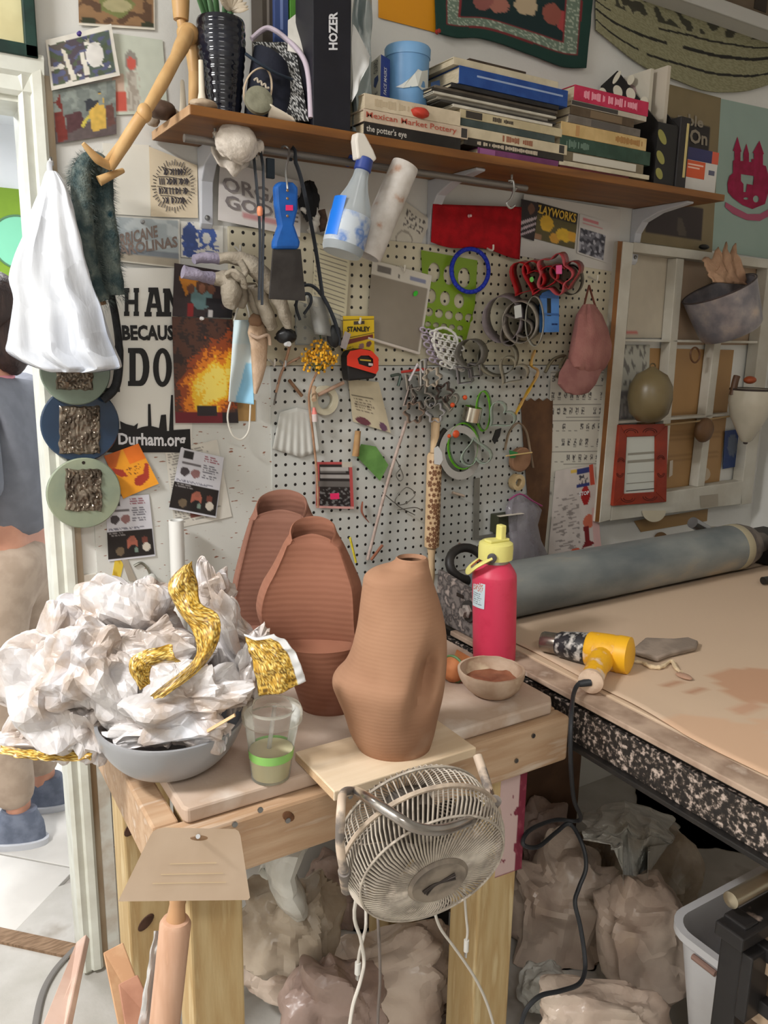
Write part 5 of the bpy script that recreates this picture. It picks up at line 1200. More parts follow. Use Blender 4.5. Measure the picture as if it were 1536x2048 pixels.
sheet('painted_card', [(103, 182), (231, 160), (233, 268), (112, 287)], .006, pic((120, 128, 124), [('r', (0, .7, 1, 1), (96, 84, 84)), ('p', [(0, .1), (.12, .1), (.2, .95), (.03, 1)], (120, 44, 36)), ('p', [(.18, .5), (.42, .45), (.5, .75), (.2, .85)], (84, 52, 56)), ('p', [(.5, .3), (.75, .15), (.8, .35), (.52, .5)], (52, 56, 64)), ('p', [(.55, .5), (.72, .36), (.72, .2), (.8, .2), (.84, .85), (.6, .9)], (216, 178, 84)), ('p', [(.82, .45), (.95, .42), (.98, .8), (.86, .85)], (104, 70, 64)), ('n', (.0, .0, 1, .4), (140, 148, 142), 7, 5, .05), ('p', [(.42, .72), (.55, .55), (.55, .62), (.45, .8)], (206, 190, 80))], .25, 14), 'street scene painting with a bright yellow house on the wall', 'painting', n=(44, 40))
sheet('water_tower_print', [(222, 66), (325, 80), (336, 226), (226, 230)], .003, pic((204, 210, 196), [('e', (.36, .32, .12, .13), (150, 146, 138)), ('e', (.36, .35, .09, .08), (206, 96, 84)), ('p', [(.28, .45), (.44, .45), (.5, .95), (.26, .95)], (170, 160, 148)), ('n', (.26, .45, .5, .95), (196, 190, 178), 20, 8, .0), ('r', (.02, .72, .26, .95), (204, 92, 78)), ('r', (.0, .5, .2, .72), (206, 178, 160))], .06), 'pale green print of a water tower behind the mannequin leg', 'print', n=(30, 36))
sheet('white_paper', [(205, 286), (298, 290), (302, 433), (212, 427)], .002, pic((232, 228, 216), [], .03), 'blank off-white paper behind the fuzzy scarf', 'paper', n=(6, 6))
e = sheet('doodle_card', [(298, 293), (395, 331), (396, 436), (302, 433)], .006, pic((222, 206, 178), [], .04), 'cream card with a round hand-lettered ink doodle', 'card', n=(6, 6), bow=.002)
m = MB(); cxp, cyp = 347, 372
for i in range(46):
    t = i / 46 * 2 * math.pi; r0, r1 = 1.0, 1.16 + .06 * (i % 3)
    m.tube([W(cxp + 35 * r0 * math.cos(t), cyp + 42 * r0 * math.sin(t), .0078), W(cxp + 35 * r1 * math.cos(t), cyp + 42 * r1 * math.sin(t), .0078)], .0007, 4)
for r_ in range(4):
    y = cyp - 30 + r_ * 19; w = 33 * math.sqrt(max(.1, 1 - ((y - cyp) / 44) ** 2))
    m.tube(bez([W(cxp - w, y - 8, .0078), W(cxp, y - 2 - 4 * (r_ % 2), .0078), W(cxp + w, y + 3, .0078)], 6), .0006, 4)
    x = cxp - w + 4
    while x < cxp + w - 4:
        h = 13; dx = R.uniform(4, 8)
        k = R.randrange(3)
        if k != 1: m.tube([W(x, y - 5, .0078), W(x + 1, y + 8, .0078)], .0013, 4)
        if k != 0: m.tube(bez([W(x, y - 4, .0078), W(x + dx * .7, y, .0078), W(x + dx * .3, y + 7, .0078)], 3), .0012, 4)
        x += dx
ob('ink_lettering', m, M('doodle_ink', (64, 58, 62), r=.7), e)
e = sheet('lettered_card', [(440, 320), (604, 364), (600, 474), (436, 440)], .02, pic((224, 218, 214), [('r', (.28, .78, .85, .86), (206, 150, 150))], .03), 'white card with grey outlined capitals hanging below the rod', 'card', n=(30, 20), bow=.002)
GI = M('letter_grey', (140, 132, 132), r=.7)
txt('ORGAN', [(443, 352), (598, 391), (596, 420), (446, 381)], .0215, GI, e, 'lettering', .02)
txt('GODDE', [(448, 388), (598, 425), (596, 446), (452, 416)], .0215, GI, e, 'lettering', .02)
e = sheet('storm_postcard', [(214, 430), (359, 439), (361, 537), (222, 521)], .007, pic((176, 186, 190), [('r', (0, .0, 1, .03), (226, 222, 210)), ('r', (0, .96, 1, 1), (226, 222, 210)), ('r', (.975, 0, 1, 1), (226, 222, 210)), ('r', (0, .8, .975, .96), (176, 166, 148)), ('r', (0, .68, .975, .8), (130, 138, 146)), ('n', (0, .03, .97, .65), (200, 208, 210), 5, 4, .05)], .08), 'grey seaside postcard with block lettering beside the scarf', 'postcard', n=(30, 24))
BRN = M('storm_letters', (136, 120, 112), r=.7)
txt('HURRICANE', [(212, 474), (314, 450), (316, 474), (214, 500)], .0085, BRN, e, 'lettering', .03)
txt('CAROLINAS', [(220, 492), (354, 472), (356, 494), (222, 514)], .0085, BRN, e, 'lettering', .03)
pin(285, 444, .009, (150, 150, 150), e)
sheet('delft_print', [(362, 442), (446, 452), (446, 522), (362, 514)], .005, pic((222, 220, 212), [('e', (.2, .5, .18, .5), (64, 84, 140), .6), ('e', (.62, .35, .22, .3), (74, 100, 170), .7), ('e', (.6, .4, .1, .16), (220, 220, 216)), ('n', (.05, .6, .9, .98), (70, 92, 160), 7, 12, .12)], .05), 'blue and white print of a small figure above the gloves', 'print', n=(36, 30))
# Durham poster
e = sheet('city_poster', [(203, 536), (386, 536), (384, 906), (212, 906)], .0095, pic((232, 230, 222), [], .02), 'white poster with heavy black slogan letters and a city skyline', 'poster', n=(6, 10), bow=.001)
def slab_letters(ch, x0, x1, y0, y1, off):
    w = (x1 - x0); h = y1 - y0; s = w * .26
    P = {'H': [[(0, 0), (.36, 0), (.36, .16), (.3, .16), (.3, .42), (.7, .42), (.7, .16), (.64, .16), (.64, 0), (1, 0), (1, .16), (.95, .16), (.95, .84), (1, .84), (1, 1), (.64, 1), (.64, .84), (.7, .84), (.7, .58), (.3, .58), (.3, .84), (.36, .84), (.36, 1), (0, 1), (0, .84), (.05, .84), (.05, .16), (0, .16)]],
         'A': [[(.2, 0), (.72, 0), (.93, .84), (1, .84), (1, 1), (.62, 1), (.62, .84), (.68, .84), (.65, .7), (.34, .7), (.31, .84), (.38, .84), (.38, 1), (0, 1), (0, .84), (.07, .84), (.26, .16), (.2, .16)], [(.49, .22), (.4, .55), (.6, .55)]],
         'M': [[(0, 0), (.3, 0), (.5, .5), (.7, 0), (1, 0), (1, .16), (.95, .16), (.95, .84), (1, .84), (1, 1), (.64, 1), (.64, .84), (.7, .84), (.7, .4), (.5, .85), (.3, .4), (.3, .84), (.36, .84), (.36, 1), (0, 1), (0, .84), (.05, .84), (.05, .16), (0, .16)]],
         'D': [[(0, 0), (.6, 0)] + [(.6 + .4 * math.sin(t), .5 - .5 * math.cos(t)) for t in [math.pi * i / 12 for i in range(1, 12)]] + [(.6, 1), (0, 1), (0, .87), (.07, .87), (.07, .13), (0, .13)], [(.36, .14), (.36, .86), (.5, .86)] + [(.5 + .2 * math.sin(t), .5 + .36 * math.cos(t)) for t in [math.pi * i / 10 for i in range(1, 10)]] + [(.5, .14)]],
         'O': [circ(.5, .5, .5, .5, 28), circ(.5, .5, .2, .37, 22)]}[ch]
    return flat([[(x0 + u * w, y0 + v * h) for u, v in sp] for sp in P], .0008, wp(off))
for ch, a in (('H', (248, 278, 576, 632)), ('A', (289, 327, 575, 633)), ('M', (326, 372, 577, 633)), ('D', (256, 299, 696, 772)), ('O', (306, 344, 696, 774))):
    ob('letter', slab_letters(ch, *a, .0105), INK, e, sm=False)
txt('BECAUSE', [(243, 650), (362, 650), (362, 681), (245, 681)], .0108, INK, e, 'lettering', .045)
ob('skyline', flat([[(205, 905), (205, 836), (230, 835), (236, 858), (242, 858), (240, 842), (252, 848), (268, 852), (276, 846), (274, 858), (284, 854), (296, 852), (296, 808), (301, 808), (303, 852), (318, 856), (322, 830), (332, 829), (334, 862), (338, 862), (342, 790), (346, 790), (347, 860), (380, 858), (382, 905)]], .0008, wp(.0105)), INK, e, sm=False)
txt('Durham.org', [(236, 866), (371, 866), (371, 902), (237, 896)], .0118, INKW, e, 'lettering', .03)
txt('I', [(200, 700), (206, 700), (206, 786), (200, 786)], .0108, INK, e, 'lettering', .03)
ob('underline', flat([[(196, 776), (240, 776), (240, 784), (196, 784)]], .0008, wp(.0105)), INK, e, sm=False)
# photographs
sheet('photograph', [(349, 526), (470, 546), (464, 636), (345, 632)], .016, pic((52, 40, 42), [('p', [(.08, .25), (.3, .2), (.42, .3), (.2, .6)], (190, 122, 40)), ('e', (.46, .6, .18, .25), (96, 126, 128)), ('e', (.46, .38, .1, .15), (84, 54, 40)), ('e', (.46, .42, .06, .09), (132, 88, 68)), ('e', (.28, .45, .06, .1), (110, 72, 54)), ('e', (.62, .42, .06, .1), (110, 72, 54)), ('r', (.24, .75, .34, 1), (140, 34, 36)), ('n', (.55, .6, 1, 1), (30, 28, 34), 4, 4, -.2), ('r', (.6, .85, .66, 1), (200, 196, 196))], .15), 'photograph of a smiling person in a grey-blue shirt with raised arms', 'photograph', n=(40, 36))
e = sheet('fire_photograph', [(344, 633), (465, 639), (477, 846), (351, 846)], .02, None if 0 else (lambda u, v: (lambda d, n: S(*((250, 226, 110) if d + n < .55 else (248, 196, 50) if d + n < .85 else (226, 130, 36) if d + n < 1.15 else (150, 70, 34) if d + n < 1.5 else (84, 52, 40) if n > -.05 else (50, 36, 34))) if v < .9 else S(110, 30, 40) if u < .75 else S(40, 30, 34))(math.hypot((u - .62) / .42, (v - .66 + .35 * (u - .5)) / .26), .5 * nz(u * 7, v * 9, 3) + .35 * nz(u * 20, v * 60, 6)) if not (.34 < u < .66 and .83 < v < .93) else S(44, 36, 40)), 'photograph of a bright orange kiln fire in the dark', 'photograph', n=(60, 80))
pin(403, 637, .022, (226, 224, 222), e)
sheet('tan_card', [(470, 800), (511, 800), (511, 842), (471, 842)], .010, pic((176, 138, 84), [], .06), 'plain tan card under the blue mask', 'card', n=(4, 4))
e = sheet('orange_print', [(208, 912), (277, 887), (317, 967), (246, 997)], .016, pic((240, 160, 40), [('p', [(0, 0), (.5, 0), (.2, .3), (0, .4)], (196, 96, 34)), ('r', (.55, .0, 1, .35), (234, 120, 36)), ('p', [(.05, .3), (.3, .42), (.36, .6), (.2, .55), (.04, .42)], (170, 60, 40)), ('p', [(.42, .82), (.5, .68), (.75, .66), (.92, .45), (1, .5), (.85, .8), (.55, .9)], (168, 56, 40)), ('n', (.4, .42, .75, .62), (120, 60, 30), 30, 26, .2)], .06), 'orange print of reaching red hands around a small spider', 'print', n=(40, 40), curl=.006)
def flyer(quad, off, label, seed):
    return sheet('craft_flyer', quad, off, pic((214, 214, 222), [('r', (.08, .02, .3, .16), (40, 38, 40)), ('r', (.08, .2, .5, .24), (110, 106, 110)), ('e', (.18, .36, .1, .07), (70, 64, 68)), ('e', (.42, .36, .1, .07), (150, 110, 110)), ('t', (.55, .04, .97, .16), (150, 60, 80), 3), ('t', (.56, .18, .97, .42), (90, 90, 104), 6), ('t', (.05, .45, .97, .53), (130, 130, 144), 4), ('r', (0, .55, .98, .975), (34, 29, 28)), ('e', (.52, .76, .12, .12), (166, 96, 78)), ('e', (.54, .68, .06, .05), (150, 90, 74)), ('e', (.8, .72, .07, .06), (110, 60, 50)), ('e', (.82, .83, .09, .07), (206, 198, 184)), ('e', (.54, .86, .1, .09), (30, 26, 26)), ('e', (.6, .86, .05, .04), (120, 140, 128)), ('e', (.26, .86, .09, .07), (112, 96, 76)), ('t', (.04, .57, .5, .62), (150, 146, 146), 2)], .05, 8, seed), label, 'flyer', n=(40, 56), bow=.002)
flyer([(211, 994), (298, 989), (311, 1112), (217, 1123)], .011, 'craft flyer with a dark photo below hanging low behind the discs', 3)
sheet('newspaper_clipping', [(330, 903), (434, 879), (464, 1033), (350, 1058)], .010, pic((218, 214, 204), [('t', (.04, .04, .96, .96), (140, 136, 130), 26), ('r', (.3, .6, .7, .9), (120, 70, 62))], .06), 'yellowed newspaper clipping tucked under a craft flyer', 'clipping', n=(40, 60), bow=.003)
flyer([(362, 895), (448, 915), (432, 1036), (338, 1018)], .016, 'craft flyer pinned over the newspaper clipping', 5)
# three glazed discs
def disc(px, py, rpx, off, c, c2, label, blk, seed):
    p = W(px, py, off); k = pxk(p); r_ = rpx * k
    e = emp('glazed_disc', p - V((0, 0, r_)), label, 'plaque', 'glazed discs strung down the door edge')
    m = MB().lathe([(r_ * .97, 0), (r_, .003), (r_, .008), (r_ * .97, .0105), (.001, .0105)], p, 56, (0, -1, 0)); 
    ob('plate', m, M('disc_%d_%d' % (c[0], c[2]), c, c2, 9, r=.22, coat=.4), e)
    x0, x1, y0, y1 = blk
    def hf(u, v):
        q = W(lerp(x0, x1, u) + 3 * nz(v * 7, seed), lerp(y0, y1, v) + 3 * nz(u * 7, seed + 4), off + .0105)
        b_ = min(u, 1 - u, v, 1 - v)
        h = 0 if b_ <= .001 else .0022 + .006 * abs(nz(u * 10, v * 12, seed)) + .003 * nz(u * 24, v * 26, seed) * (1 if max(abs(u - .5), abs(v - .5)) > .22 else .3)
        return q + V((0, -h, 0))
    ob('relief_block', MB().grid(hf, 34, 34), M('pewter_glaze', (134, 122, 108), (84, 74, 64), 30, r=.1, m=.6), e)
    ob('hole', MB().lathe([(.0035, 0), (.0035, .0004)], W(px, py - rpx * .84, off + .0106), 12, (0, -1, 0)), DARKHOLE, e)
    return e
disc(150, 742, 67, .034, (124, 138, 122), (104, 118, 106), 'green glazed disc with a dark textured block, half behind the plastic bag', (112, 186, 700, 780), 2.2)
disc(160, 848, 75, .022, (34, 58, 84), (26, 46, 70), 'dark blue glazed disc with a dark textured block', (118, 200, 812, 908), 7.1)
disc(167, 985, 71, .034, (150, 158, 134), (130, 142, 124), 'celadon glazed disc at the bottom with a butterfly-shaped dark block', (131, 204, 938, 1022), 4.6)
one('twine_string', MB().tube([W(152, 690, .016), W(160, 800, .016), W(168, 930, .016)], .0016, 6), M('cord_brown', (90, 70, 54), r=.8), 'thin brown string behind the three glazed discs', 'string')
# plastic carrier bag
base = W(125, 742, .13)
rows = [(342, 93, 111), (352, 88, 120), (372, 82, 132), (400, 73, 142), (440, 57, 152), (480, 44, 162), (520, 32, 172), (560, 24, 182), (600, 32, 196), (640, 26, 210), (680, 17, 222), (704, 13, 232), (724, 42, 240), (736, 70, 236), (744, 96, 190)]
def bagf(x, y, z, th, h, c, t):
    s_ = math.sin(th); fold = .012 * nz(math.cos(th) * 3.2 + 5, z * 3) + .009 * math.sin(math.cos(th) * 9 + 2 * z * 6) * min(1, t * 2)
    return x + .003 * nz(z * 22, th), y + fold * (1 if s_ < 0 else -.4) * min(1, h * 12), z
e = emp('carrier_bag', base, 'white translucent plastic carrier bag hanging by the door', 'plastic bag')
ob('bag_film', MB().loft(sil(base, rows, .36, 72, bagf, 4)), M('white_bag_film', (222, 225, 230), (206, 210, 218), 5, r=.2, bump=.3, bs=18, sss=0, st=(2, 2, .5)), e)
facetize(MATS['white_bag_film'], 13, .22)
ob('handle_loop', MB().tube(bez([W(100, 345, .13), W(99, 330, .1), W(101, 322, .04), W(102, 330, .02)], 5), .005, 8, flat=(1, .4)), M('white_bag_film', (222, 225, 230)), e)
one('wall_hook', MB().tube(bez([W(101, 330, 0), W(101, 328, .03), W(101, 322, .05), W(101, 316, .048)], 5), .0035, 8), STEEL, 'steel wall hook carrying the white carrier bag', 'hook')
# fuzzy scarf
path = bez([W(200, 600, .09), W(176, 520, .10), W(166, 430, .11), W(163, 350, .11), W(182, 326, .09), W(200, 345, .09), W(206, 420, .09), W(216, 500, .09), W(226, 590, .09)], 8)
e = emp('fuzzy_scarf', W(200, 600, .09), 'fuzzy teal and grey knitted scarf draped beside the carrier bag', 'scarf')
YARN = M('teal_grey_yarn', (58, 76, 78), (112, 122, 116), 34, r=.95, c3=(28, 62, 72), bump=.6, bs=260)
kk = pxk(path[20]); rs = [kk * (24 + 4 * nz(i * .4)) for i in range(len(path))]
ob('knit', MB().tube(path, rs, 18, flat=(1.15, .8)), YARN, e)
m = MB(); rr_ = random.Random(3)
for i in range(6000):
    j = rr_.randrange(len(path) - 1); p = lerp(path[j], path[j + 1], rr_.random()); d = V((rr_.gauss(0, 1), rr_.gauss(0, .7), rr_.gauss(0, .5))).normalized()
    a = p + d * rs[j] * .95; b_ = a + d * rr_.uniform(.005, .016) + V((0, 0, -.005)); w = d.orthogonal().normalized() * .0005
    m.add([a - w, a + w, b_], [(0, 1, 2)])
ob('fuzz', m, M('teal_grey_yarn', (52, 72, 76)), e, kind='stuff')
one('black_strap', MB().tube(bez([W(222, 590, .05), W(232, 640, .05), W(238, 700, .05), W(232, 770, .045), W(205, 800, .04)], 6), [.017] * 12 + [.02] * 13, 12, flat=(1, .4)), M('black_webbing', (22, 22, 24), (34, 34, 38), 80, r=.8, bump=.3, bs=200), 'wide black webbing strap hanging below the fuzzy scarf', 'strap')
one('wooden_peg', MB().tube([W(196, 580, .07), W(206, 610, .07)], .007, 10), M('pin_handle', (196, 138, 88)), 'short wooden peg between the scarf and the black strap', 'peg')
# white cloth on the rod
p = rodp(470)
m = MB().grid(lambda u, v: (lambda a: V((lerp(W(428, 285, .19).x, W(520, 300, .19).x, u) + .006 * nz(v * 5, u * 3), ra.y + .014 * math.cos(a) * (1 + 1.2 * nz(u * 4, v * 3, 2)) , ra.z + .012 * math.sin(a) * 1.0 - max(0, abs(v - .45) - .25) * .13 * (.45 + .9 * math.sin(math.pi * min(1, u * 1.15)) + .3 * nz(u * 5, 1)) + .006)))(math.pi * (1.15 - 1.3 * v)), 24, 26)
one('white_rag', m, M('rag_cotton', (216, 206, 194), (202, 190, 176), 20, r=.9, bump=.25, bs=120), 'crumpled white cotton rag thrown over the left end of the rod', 'rag', solid=.003)
one('white_rag_end', MB().blob(W(474, 284, .215), .044, .022, .034, 20, .14, 1.8, 3, None, -.06), M('rag_cotton', (216, 206, 194)), 'bunched knot of white cotton hanging from the rod', 'rag')
# straps, brush, bottle, tube on the rod
BST = M('black_strap_rubber', (40, 44, 50), r=.7)
def strap(name, pts, off, w, label, cat='strap', mat=None, tk=.25):
    P = bez([W(x, y, off) for x, y in pts], 5); x0 = W(pts[0][0], pts[0][1], off).x
    top = V((P[0].x, ra.y, ra.z + .0095)); P = [V((P[0].x, ra.y + .0105, ra.z - .012)), V((P[0].x, ra.y + .008, ra.z + .007)), top, V((P[0].x, ra.y - .0095, ra.z + .003))] + P[1:]
    return one(name, MB().tube(P, w, 10, flat=(1, tk)), mat or BST, label, cat)
strap('belt_strap', [(508, 318), (514, 380), (520, 470), (518, 600)], .205, .006, 'long dark grey strap hanging left of the blue scraper')
strap('belt_strap', [(526, 322), (527, 400), (526, 500), (524, 610)], .215, .006, 'second dark grey strap beside the long one')
strap('belt_strap', [(590, 322), (600, 350), (612, 400), (630, 490), (645, 590)], .20, .007, 'dark strap hanging right of the blue scraper')
one('dark_tag', MB().box(W(533, 356, .205) - V((.0, .004, 0)), W(548, 318, .205) + V((0, .004, 0))), M('dark_teal_tag', (24, 36, 46), r=.6), 'small dark teal tag on the rod', 'tag', sm=False, bev=.001)
one('orange_bead', MB().lathe([(.004, 0), (.006, .004), (.006, .014), (.004, .018)], W(520, 432, .225), 12), M('orange_bead', (226, 140, 100), r=.4), 'orange clip bead on the dark strap', 'bead')
e = emp('blue_scraper', W(575, 600, .21), 'blue-handled wide scraper blade hanging on a wire hook', 'scraper')
BH = M('blue_plastic', (28, 96, 178), (22, 84, 160), 30, r=.45)
def prismw(poly, off, th): return MB().prism([W(x, y, off) for x, y in poly], (0, th, 0))
ob('handle', prismw([(551, 372), (560, 362), (588, 364), (598, 374), (597, 420), (590, 450), (602, 484), (600, 498), (548, 498), (549, 482), (560, 450), (553, 410)], .235, .02), BH, e, sm=False, bev=.006)
ob('blade', prismw([(546, 498), (602, 498), (612, 602), (538, 598)], .227, .004), M('dark_blade', (74, 70, 68), (56, 52, 50), 14, r=.5, m=.5), e, sm=False, bev=.001)
ob('price_sticker', prismw([(572, 410), (586, 410), (586, 421), (572, 421)], .2365, .0012), M('neon_pink', (240, 50, 110), r=.6), e, sm=False)
for y in (381, 397, 432): ob('rivet', MB().lathe([(.003, 0), (.002, .001)], W(575, y, .2352), 10, (0, -1, 0)), M('rivet_brass', (150, 120, 90), r=.4, m=.5), e)
p = rodp(570)
ob('wire_hook', MB().tube(bez([p + V((-.006, .010, -.004)), p + V((-.004, .006, .010)), p + V((0, -.004, .0115)), p + V((.004, -.012, .0)), W(572, 340, .225), W(574, 366, .238), W(575, 378, .24)], 6), .0022, 8), M('zinc_hook', (180, 180, 178)), e)
# spray bottle
e = emp('spray_bottle', W(680, 510, .275), 'clear spray bottle with a white trigger hanging tilted on the rod', 'spray bottle')
a = W(726, 335, .27); b_ = W(683, 508, .27); d = (b_ - a).normalized(); L = (b_ - a).length; k = pxk(a)
ob('bottle', MB().lathe([(14 * k, 0), (16 * k, L * .12), (22 * k, L * .25), (37 * k, L * .45), (41 * k, L * .55), (42 * k, L * .95), (38 * k, L), (.001, L)], a, 36, d, cap0=False), thin('cloudy_bottle', (206, 212, 214), .5, .3, (190, 200, 206), 20), e)
ob('collar', MB().lathe([(14.5 * k, -18 * k), (17 * k, -16 * k), (17.5 * k, 6 * k), (15 * k, 8 * k)], a, 24, d), M('blue_collar', (48, 68, 140), r=.4), e)
lb_ = ob('label', MB().lathe([(42.4 * k, L * .56), (42.8 * k, L * .57), (42.8 * k, L * .9), (42.4 * k, L * .91)], a, 36, d, cap0=False, cap1=False), M('bottle_label', (190, 198, 206), (96, 130, 190), 22, r=.5, c3=(206, 206, 206), lo=.44, hi=.56), e)
sd_ = d.cross(V((0, 1, 0))).normalized()
if sd_.x > 0: sd_ = -sd_
ob('blue_side_label', MB().grid(lambda u, v: a + d * (L * lerp(.42, .86, v)) + (sd_ * math.cos(lerp(-.35, .35, u)) + V((0, -1, 0)) * (math.sin(lerp(-.1, .9, u)))).normalized() * 43.4 * k, 6, 8), M('label_blue', (30, 120, 226), r=.4), e)
t0 = a - d * 18 * k
hp_ = [W(x, y, .28) for x, y in ((716, 318), (712, 280), (714, 264), (730, 266), (748, 300), (755, 318), (744, 326), (735, 318))]
ob('trigger_head', MB().prism(hp_, (0, .024, 0)), M('trigger_white', (226, 220, 210), r=.5), e, sm=False, bev=.004)
ob('trigger', MB().tube(bez([W(712, 296, .27), rodp(704) + V((0, -.012, .004)), rodp(702) + V((0, .0, .0125)), rodp(700) + V((0, .012, -.006))], 4), .0042, 8), M('blue_collar', (48, 68, 140)), e)
ob('dip_tube', MB().tube([a, b_ - d * .01], .002, 6), M('tube_white', (220, 220, 220), r=.4), e)
# cardboard tube
a = W(811, 330, .25); b_ = W(733, 512, .23); d = (b_ - a).normalized(); L = (b_ - a).length; k = pxk(a)
e = emp('cardboard_tube', b_, 'clay-smeared white cardboard tube hanging tilted beside the spray bottle', 'tube')
ob('tube_wall', MB().lathe([(27 * k, 0), (28 * k, .004), (29 * k, L * .5), (31 * k, L - .004), (30 * k, L), (26 * k, L), (24 * k, .01), (25 * k, 0)], a, 36, d), M('smeared_tube', (212, 206, 200), (196, 188, 180), 26, r=.7, c3=(170, 122, 92), lo=.4, hi=.58, det=7), e)
ob('hang_wire', MB().tube(bez([rodp(806) + V((0, .009, -.004)), rodp(806) + V((0, 0, .0105)), rodp(808) + V((0, -.011, 0)), a + V((0, -.01, .004)), a + d * .02], 5), .002, 6), M('zinc_hook', (180, 180, 178)), e)
# ================================================================ ON THE PEGBOARD
PO = PGT                # pegboard face
def hookp(px, py, label, off=PO, ln=.03, c=(216, 210, 196)):
    p = W(px, py, off); m = MB().tube(bez([p + V((0, .008, .004)), p + V((0, -.008, .002)), p + V((0, -ln, -.008)), p + V((0, -ln - .003, .006))], 4), .0026, 8)
    return one('peg_hook', m, M('peg_plastic_%d' % c[0], c, r=.4), label, 'hook', 'hooks on the pegboard')
def band(pts, off0, off1, dx=0, dy=0):     # closed strip like a cutter, seen edge-on
    return MB().loft([[W(x, y, off0) for x, y in pts], [W(x + dx, y + dy, off1) for x, y in pts]], True, False, False)
# notepad, sleeve, tape measure card
e = sheet('list_pad', [(632, 468), (702, 489), (690, 664), (624, 640)], PO + .006, pic((212, 204, 174), [('r', (.14, .1 + i * .052, .93, .1 + i * .052 + .009), (100, 94, 86)) for i in range(16)] + [('r', (.02, .1 + i * .052, .09, .1 + i * .052 + .02), (150, 144, 130)) for i in range(16)], .03), 'cream ruled list pad on the pegboard behind the spray bottle', 'notepad', n=(20, 110), th=.003)
q = [(745, 520), (864, 551), (840, 706), (733, 676)]
e = sheet('plastic_sleeve_sheet', q, PO + .009, pic((142, 132, 118), [('r', (0, 0, 1, .17), (206, 200, 188)), ('r', (.08, .04, .3, .12), (110, 104, 98)), ('r', (.64, .08, .9, .12), (130, 134, 160)), ('r', (.97, 0, 1, 1), (204, 198, 188)), ('e', (.45, .12, .02, .02), (60, 54, 48))], .04), 'grey translucent template sheet with a white header hanging on the pegboard', 'sheet', n=(40, 60), mat=GLOSS, bow=.002)
ob('green_dot', MB().lathe([(.008, 0), (.008, .0006)], W(831, 587, PO + .0122), 16, (0, -1, 0), el=(1, .7)), M('neon_green', (60, 190, 50), r=.6), e)
ob('edge_bar', MB().tube([W(735, 676, PO + .013), W(838, 707, PO + .013)], .0042, 10), M('bar_white', (216, 206, 196), r=.4), e)
hookp(799, 536, 'cream peg hook holding the grey template sheet', ln=.022)
e = sheet('tape_card', [(686, 632), (748, 632), (749, 722), (687, 756)], PO + .016, pic((226, 190, 34), [('r', (.05, .4, .95, .48), (120, 50, 36)), ('r', (0, .36, 1, .375), (70, 58, 30)), ('r', (0, .06, 1, .075), (70, 58, 30)), ('t', (.08, .52, .42, .66), (120, 96, 30), 4), ('e', (.58, .58, .09, .06), (150, 110, 110)), ('e', (.82, .58, .09, .06), (110, 70, 70)), ('r', (.33, .1, .68, .15), (70, 60, 50))], .02), 'yellow hang card behind the red tape measure', 'card', n=(40, 60))
txt('STANLEY', [(694, 653), (740, 653), (740, 663), (694, 664)], PO + .0172, INK, e, 'lettering', .04)
hookp(712, 640, 'cream peg hook holding the yellow hang card', ln=.02)
c = W(726, 730, PO + .04); k = pxk(c)
e = emp('tape_measure', c - V((0, 0, 32 * k)), 'red and black tape measure on its yellow card', 'tape measure')
outl = [(694, 712), (700, 702), (720, 697), (742, 700), (756, 714), (758, 730), (753, 752), (748, 757), (698, 762), (695, 740)]
ob('case', MB().prism([W(x, y, PO + .052) for x, y in outl], (0, .034, 0)), M('tape_black', (34, 32, 34), r=.5), e, sm=False, bev=.004)
ob('red_shell', flat([[(694, 712), (700, 702), (722, 698), (744, 702), (757, 716), (757, 740), (752, 748), (694, 731)], [(715, 717), (722, 711), (738, 711), (746, 718), (747, 731), (740, 735), (718, 728)]], .005, wp(PO + .053)), M('tape_red', (232, 60, 38), r=.4), e, sm=False, bev=.0015)
ob('badge', MB().add([W(x, y, PO + .0545) for x, y in ((720, 718), (742, 720), (742, 723), (720, 721))], [(0, 1, 2, 3)]), M('badge_yellow', (206, 176, 60), r=.5), e, sm=False)
ob('badge', MB().add([W(x, y, PO + .0545) for x, y in ((737, 726), (746, 727), (746, 732), (737, 731))], [(0, 1, 2, 3)]), M('badge_white', (216, 210, 206), r=.5), e, sm=False)
sheet('paper_note', [(696, 758), (757, 764), (782, 866), (706, 843)], PO + .008, pic((206, 194, 166), [('t', (.1, .42, .8, .72), (110, 96, 80), 5), ('e', (.28, .92, .2, .09), (110, 60, 70)), ('e', (.82, .92, .1, .1), (110, 76, 100)), ('r', (.05, .36, .7, .375), (90, 80, 66))], .06), 'brownish paper note with berry stains below the tape measure', 'paper', n=(34, 44), bow=.004)
one('green_sponge_wedge', flat([[(722, 888), (752, 893), (777, 930), (760, 962), (712, 912)]], .006, wp(PO + .01)), M('green_rubber', (112, 160, 84), (96, 142, 72), 20, r=.7), 'green triangular rubber rib on the pegboard', 'clay rib', sm=False, bev=.0015)
one('cork_peg', MB().tube([W(716, 862, PO + .02), W(711, 912, PO + .018)], [.0075, .009], 12), M('cork_wood', (180, 142, 96), (160, 120, 78), 30, r=.7), 'stubby wooden handle hanging over the green rubber rib', 'handle')
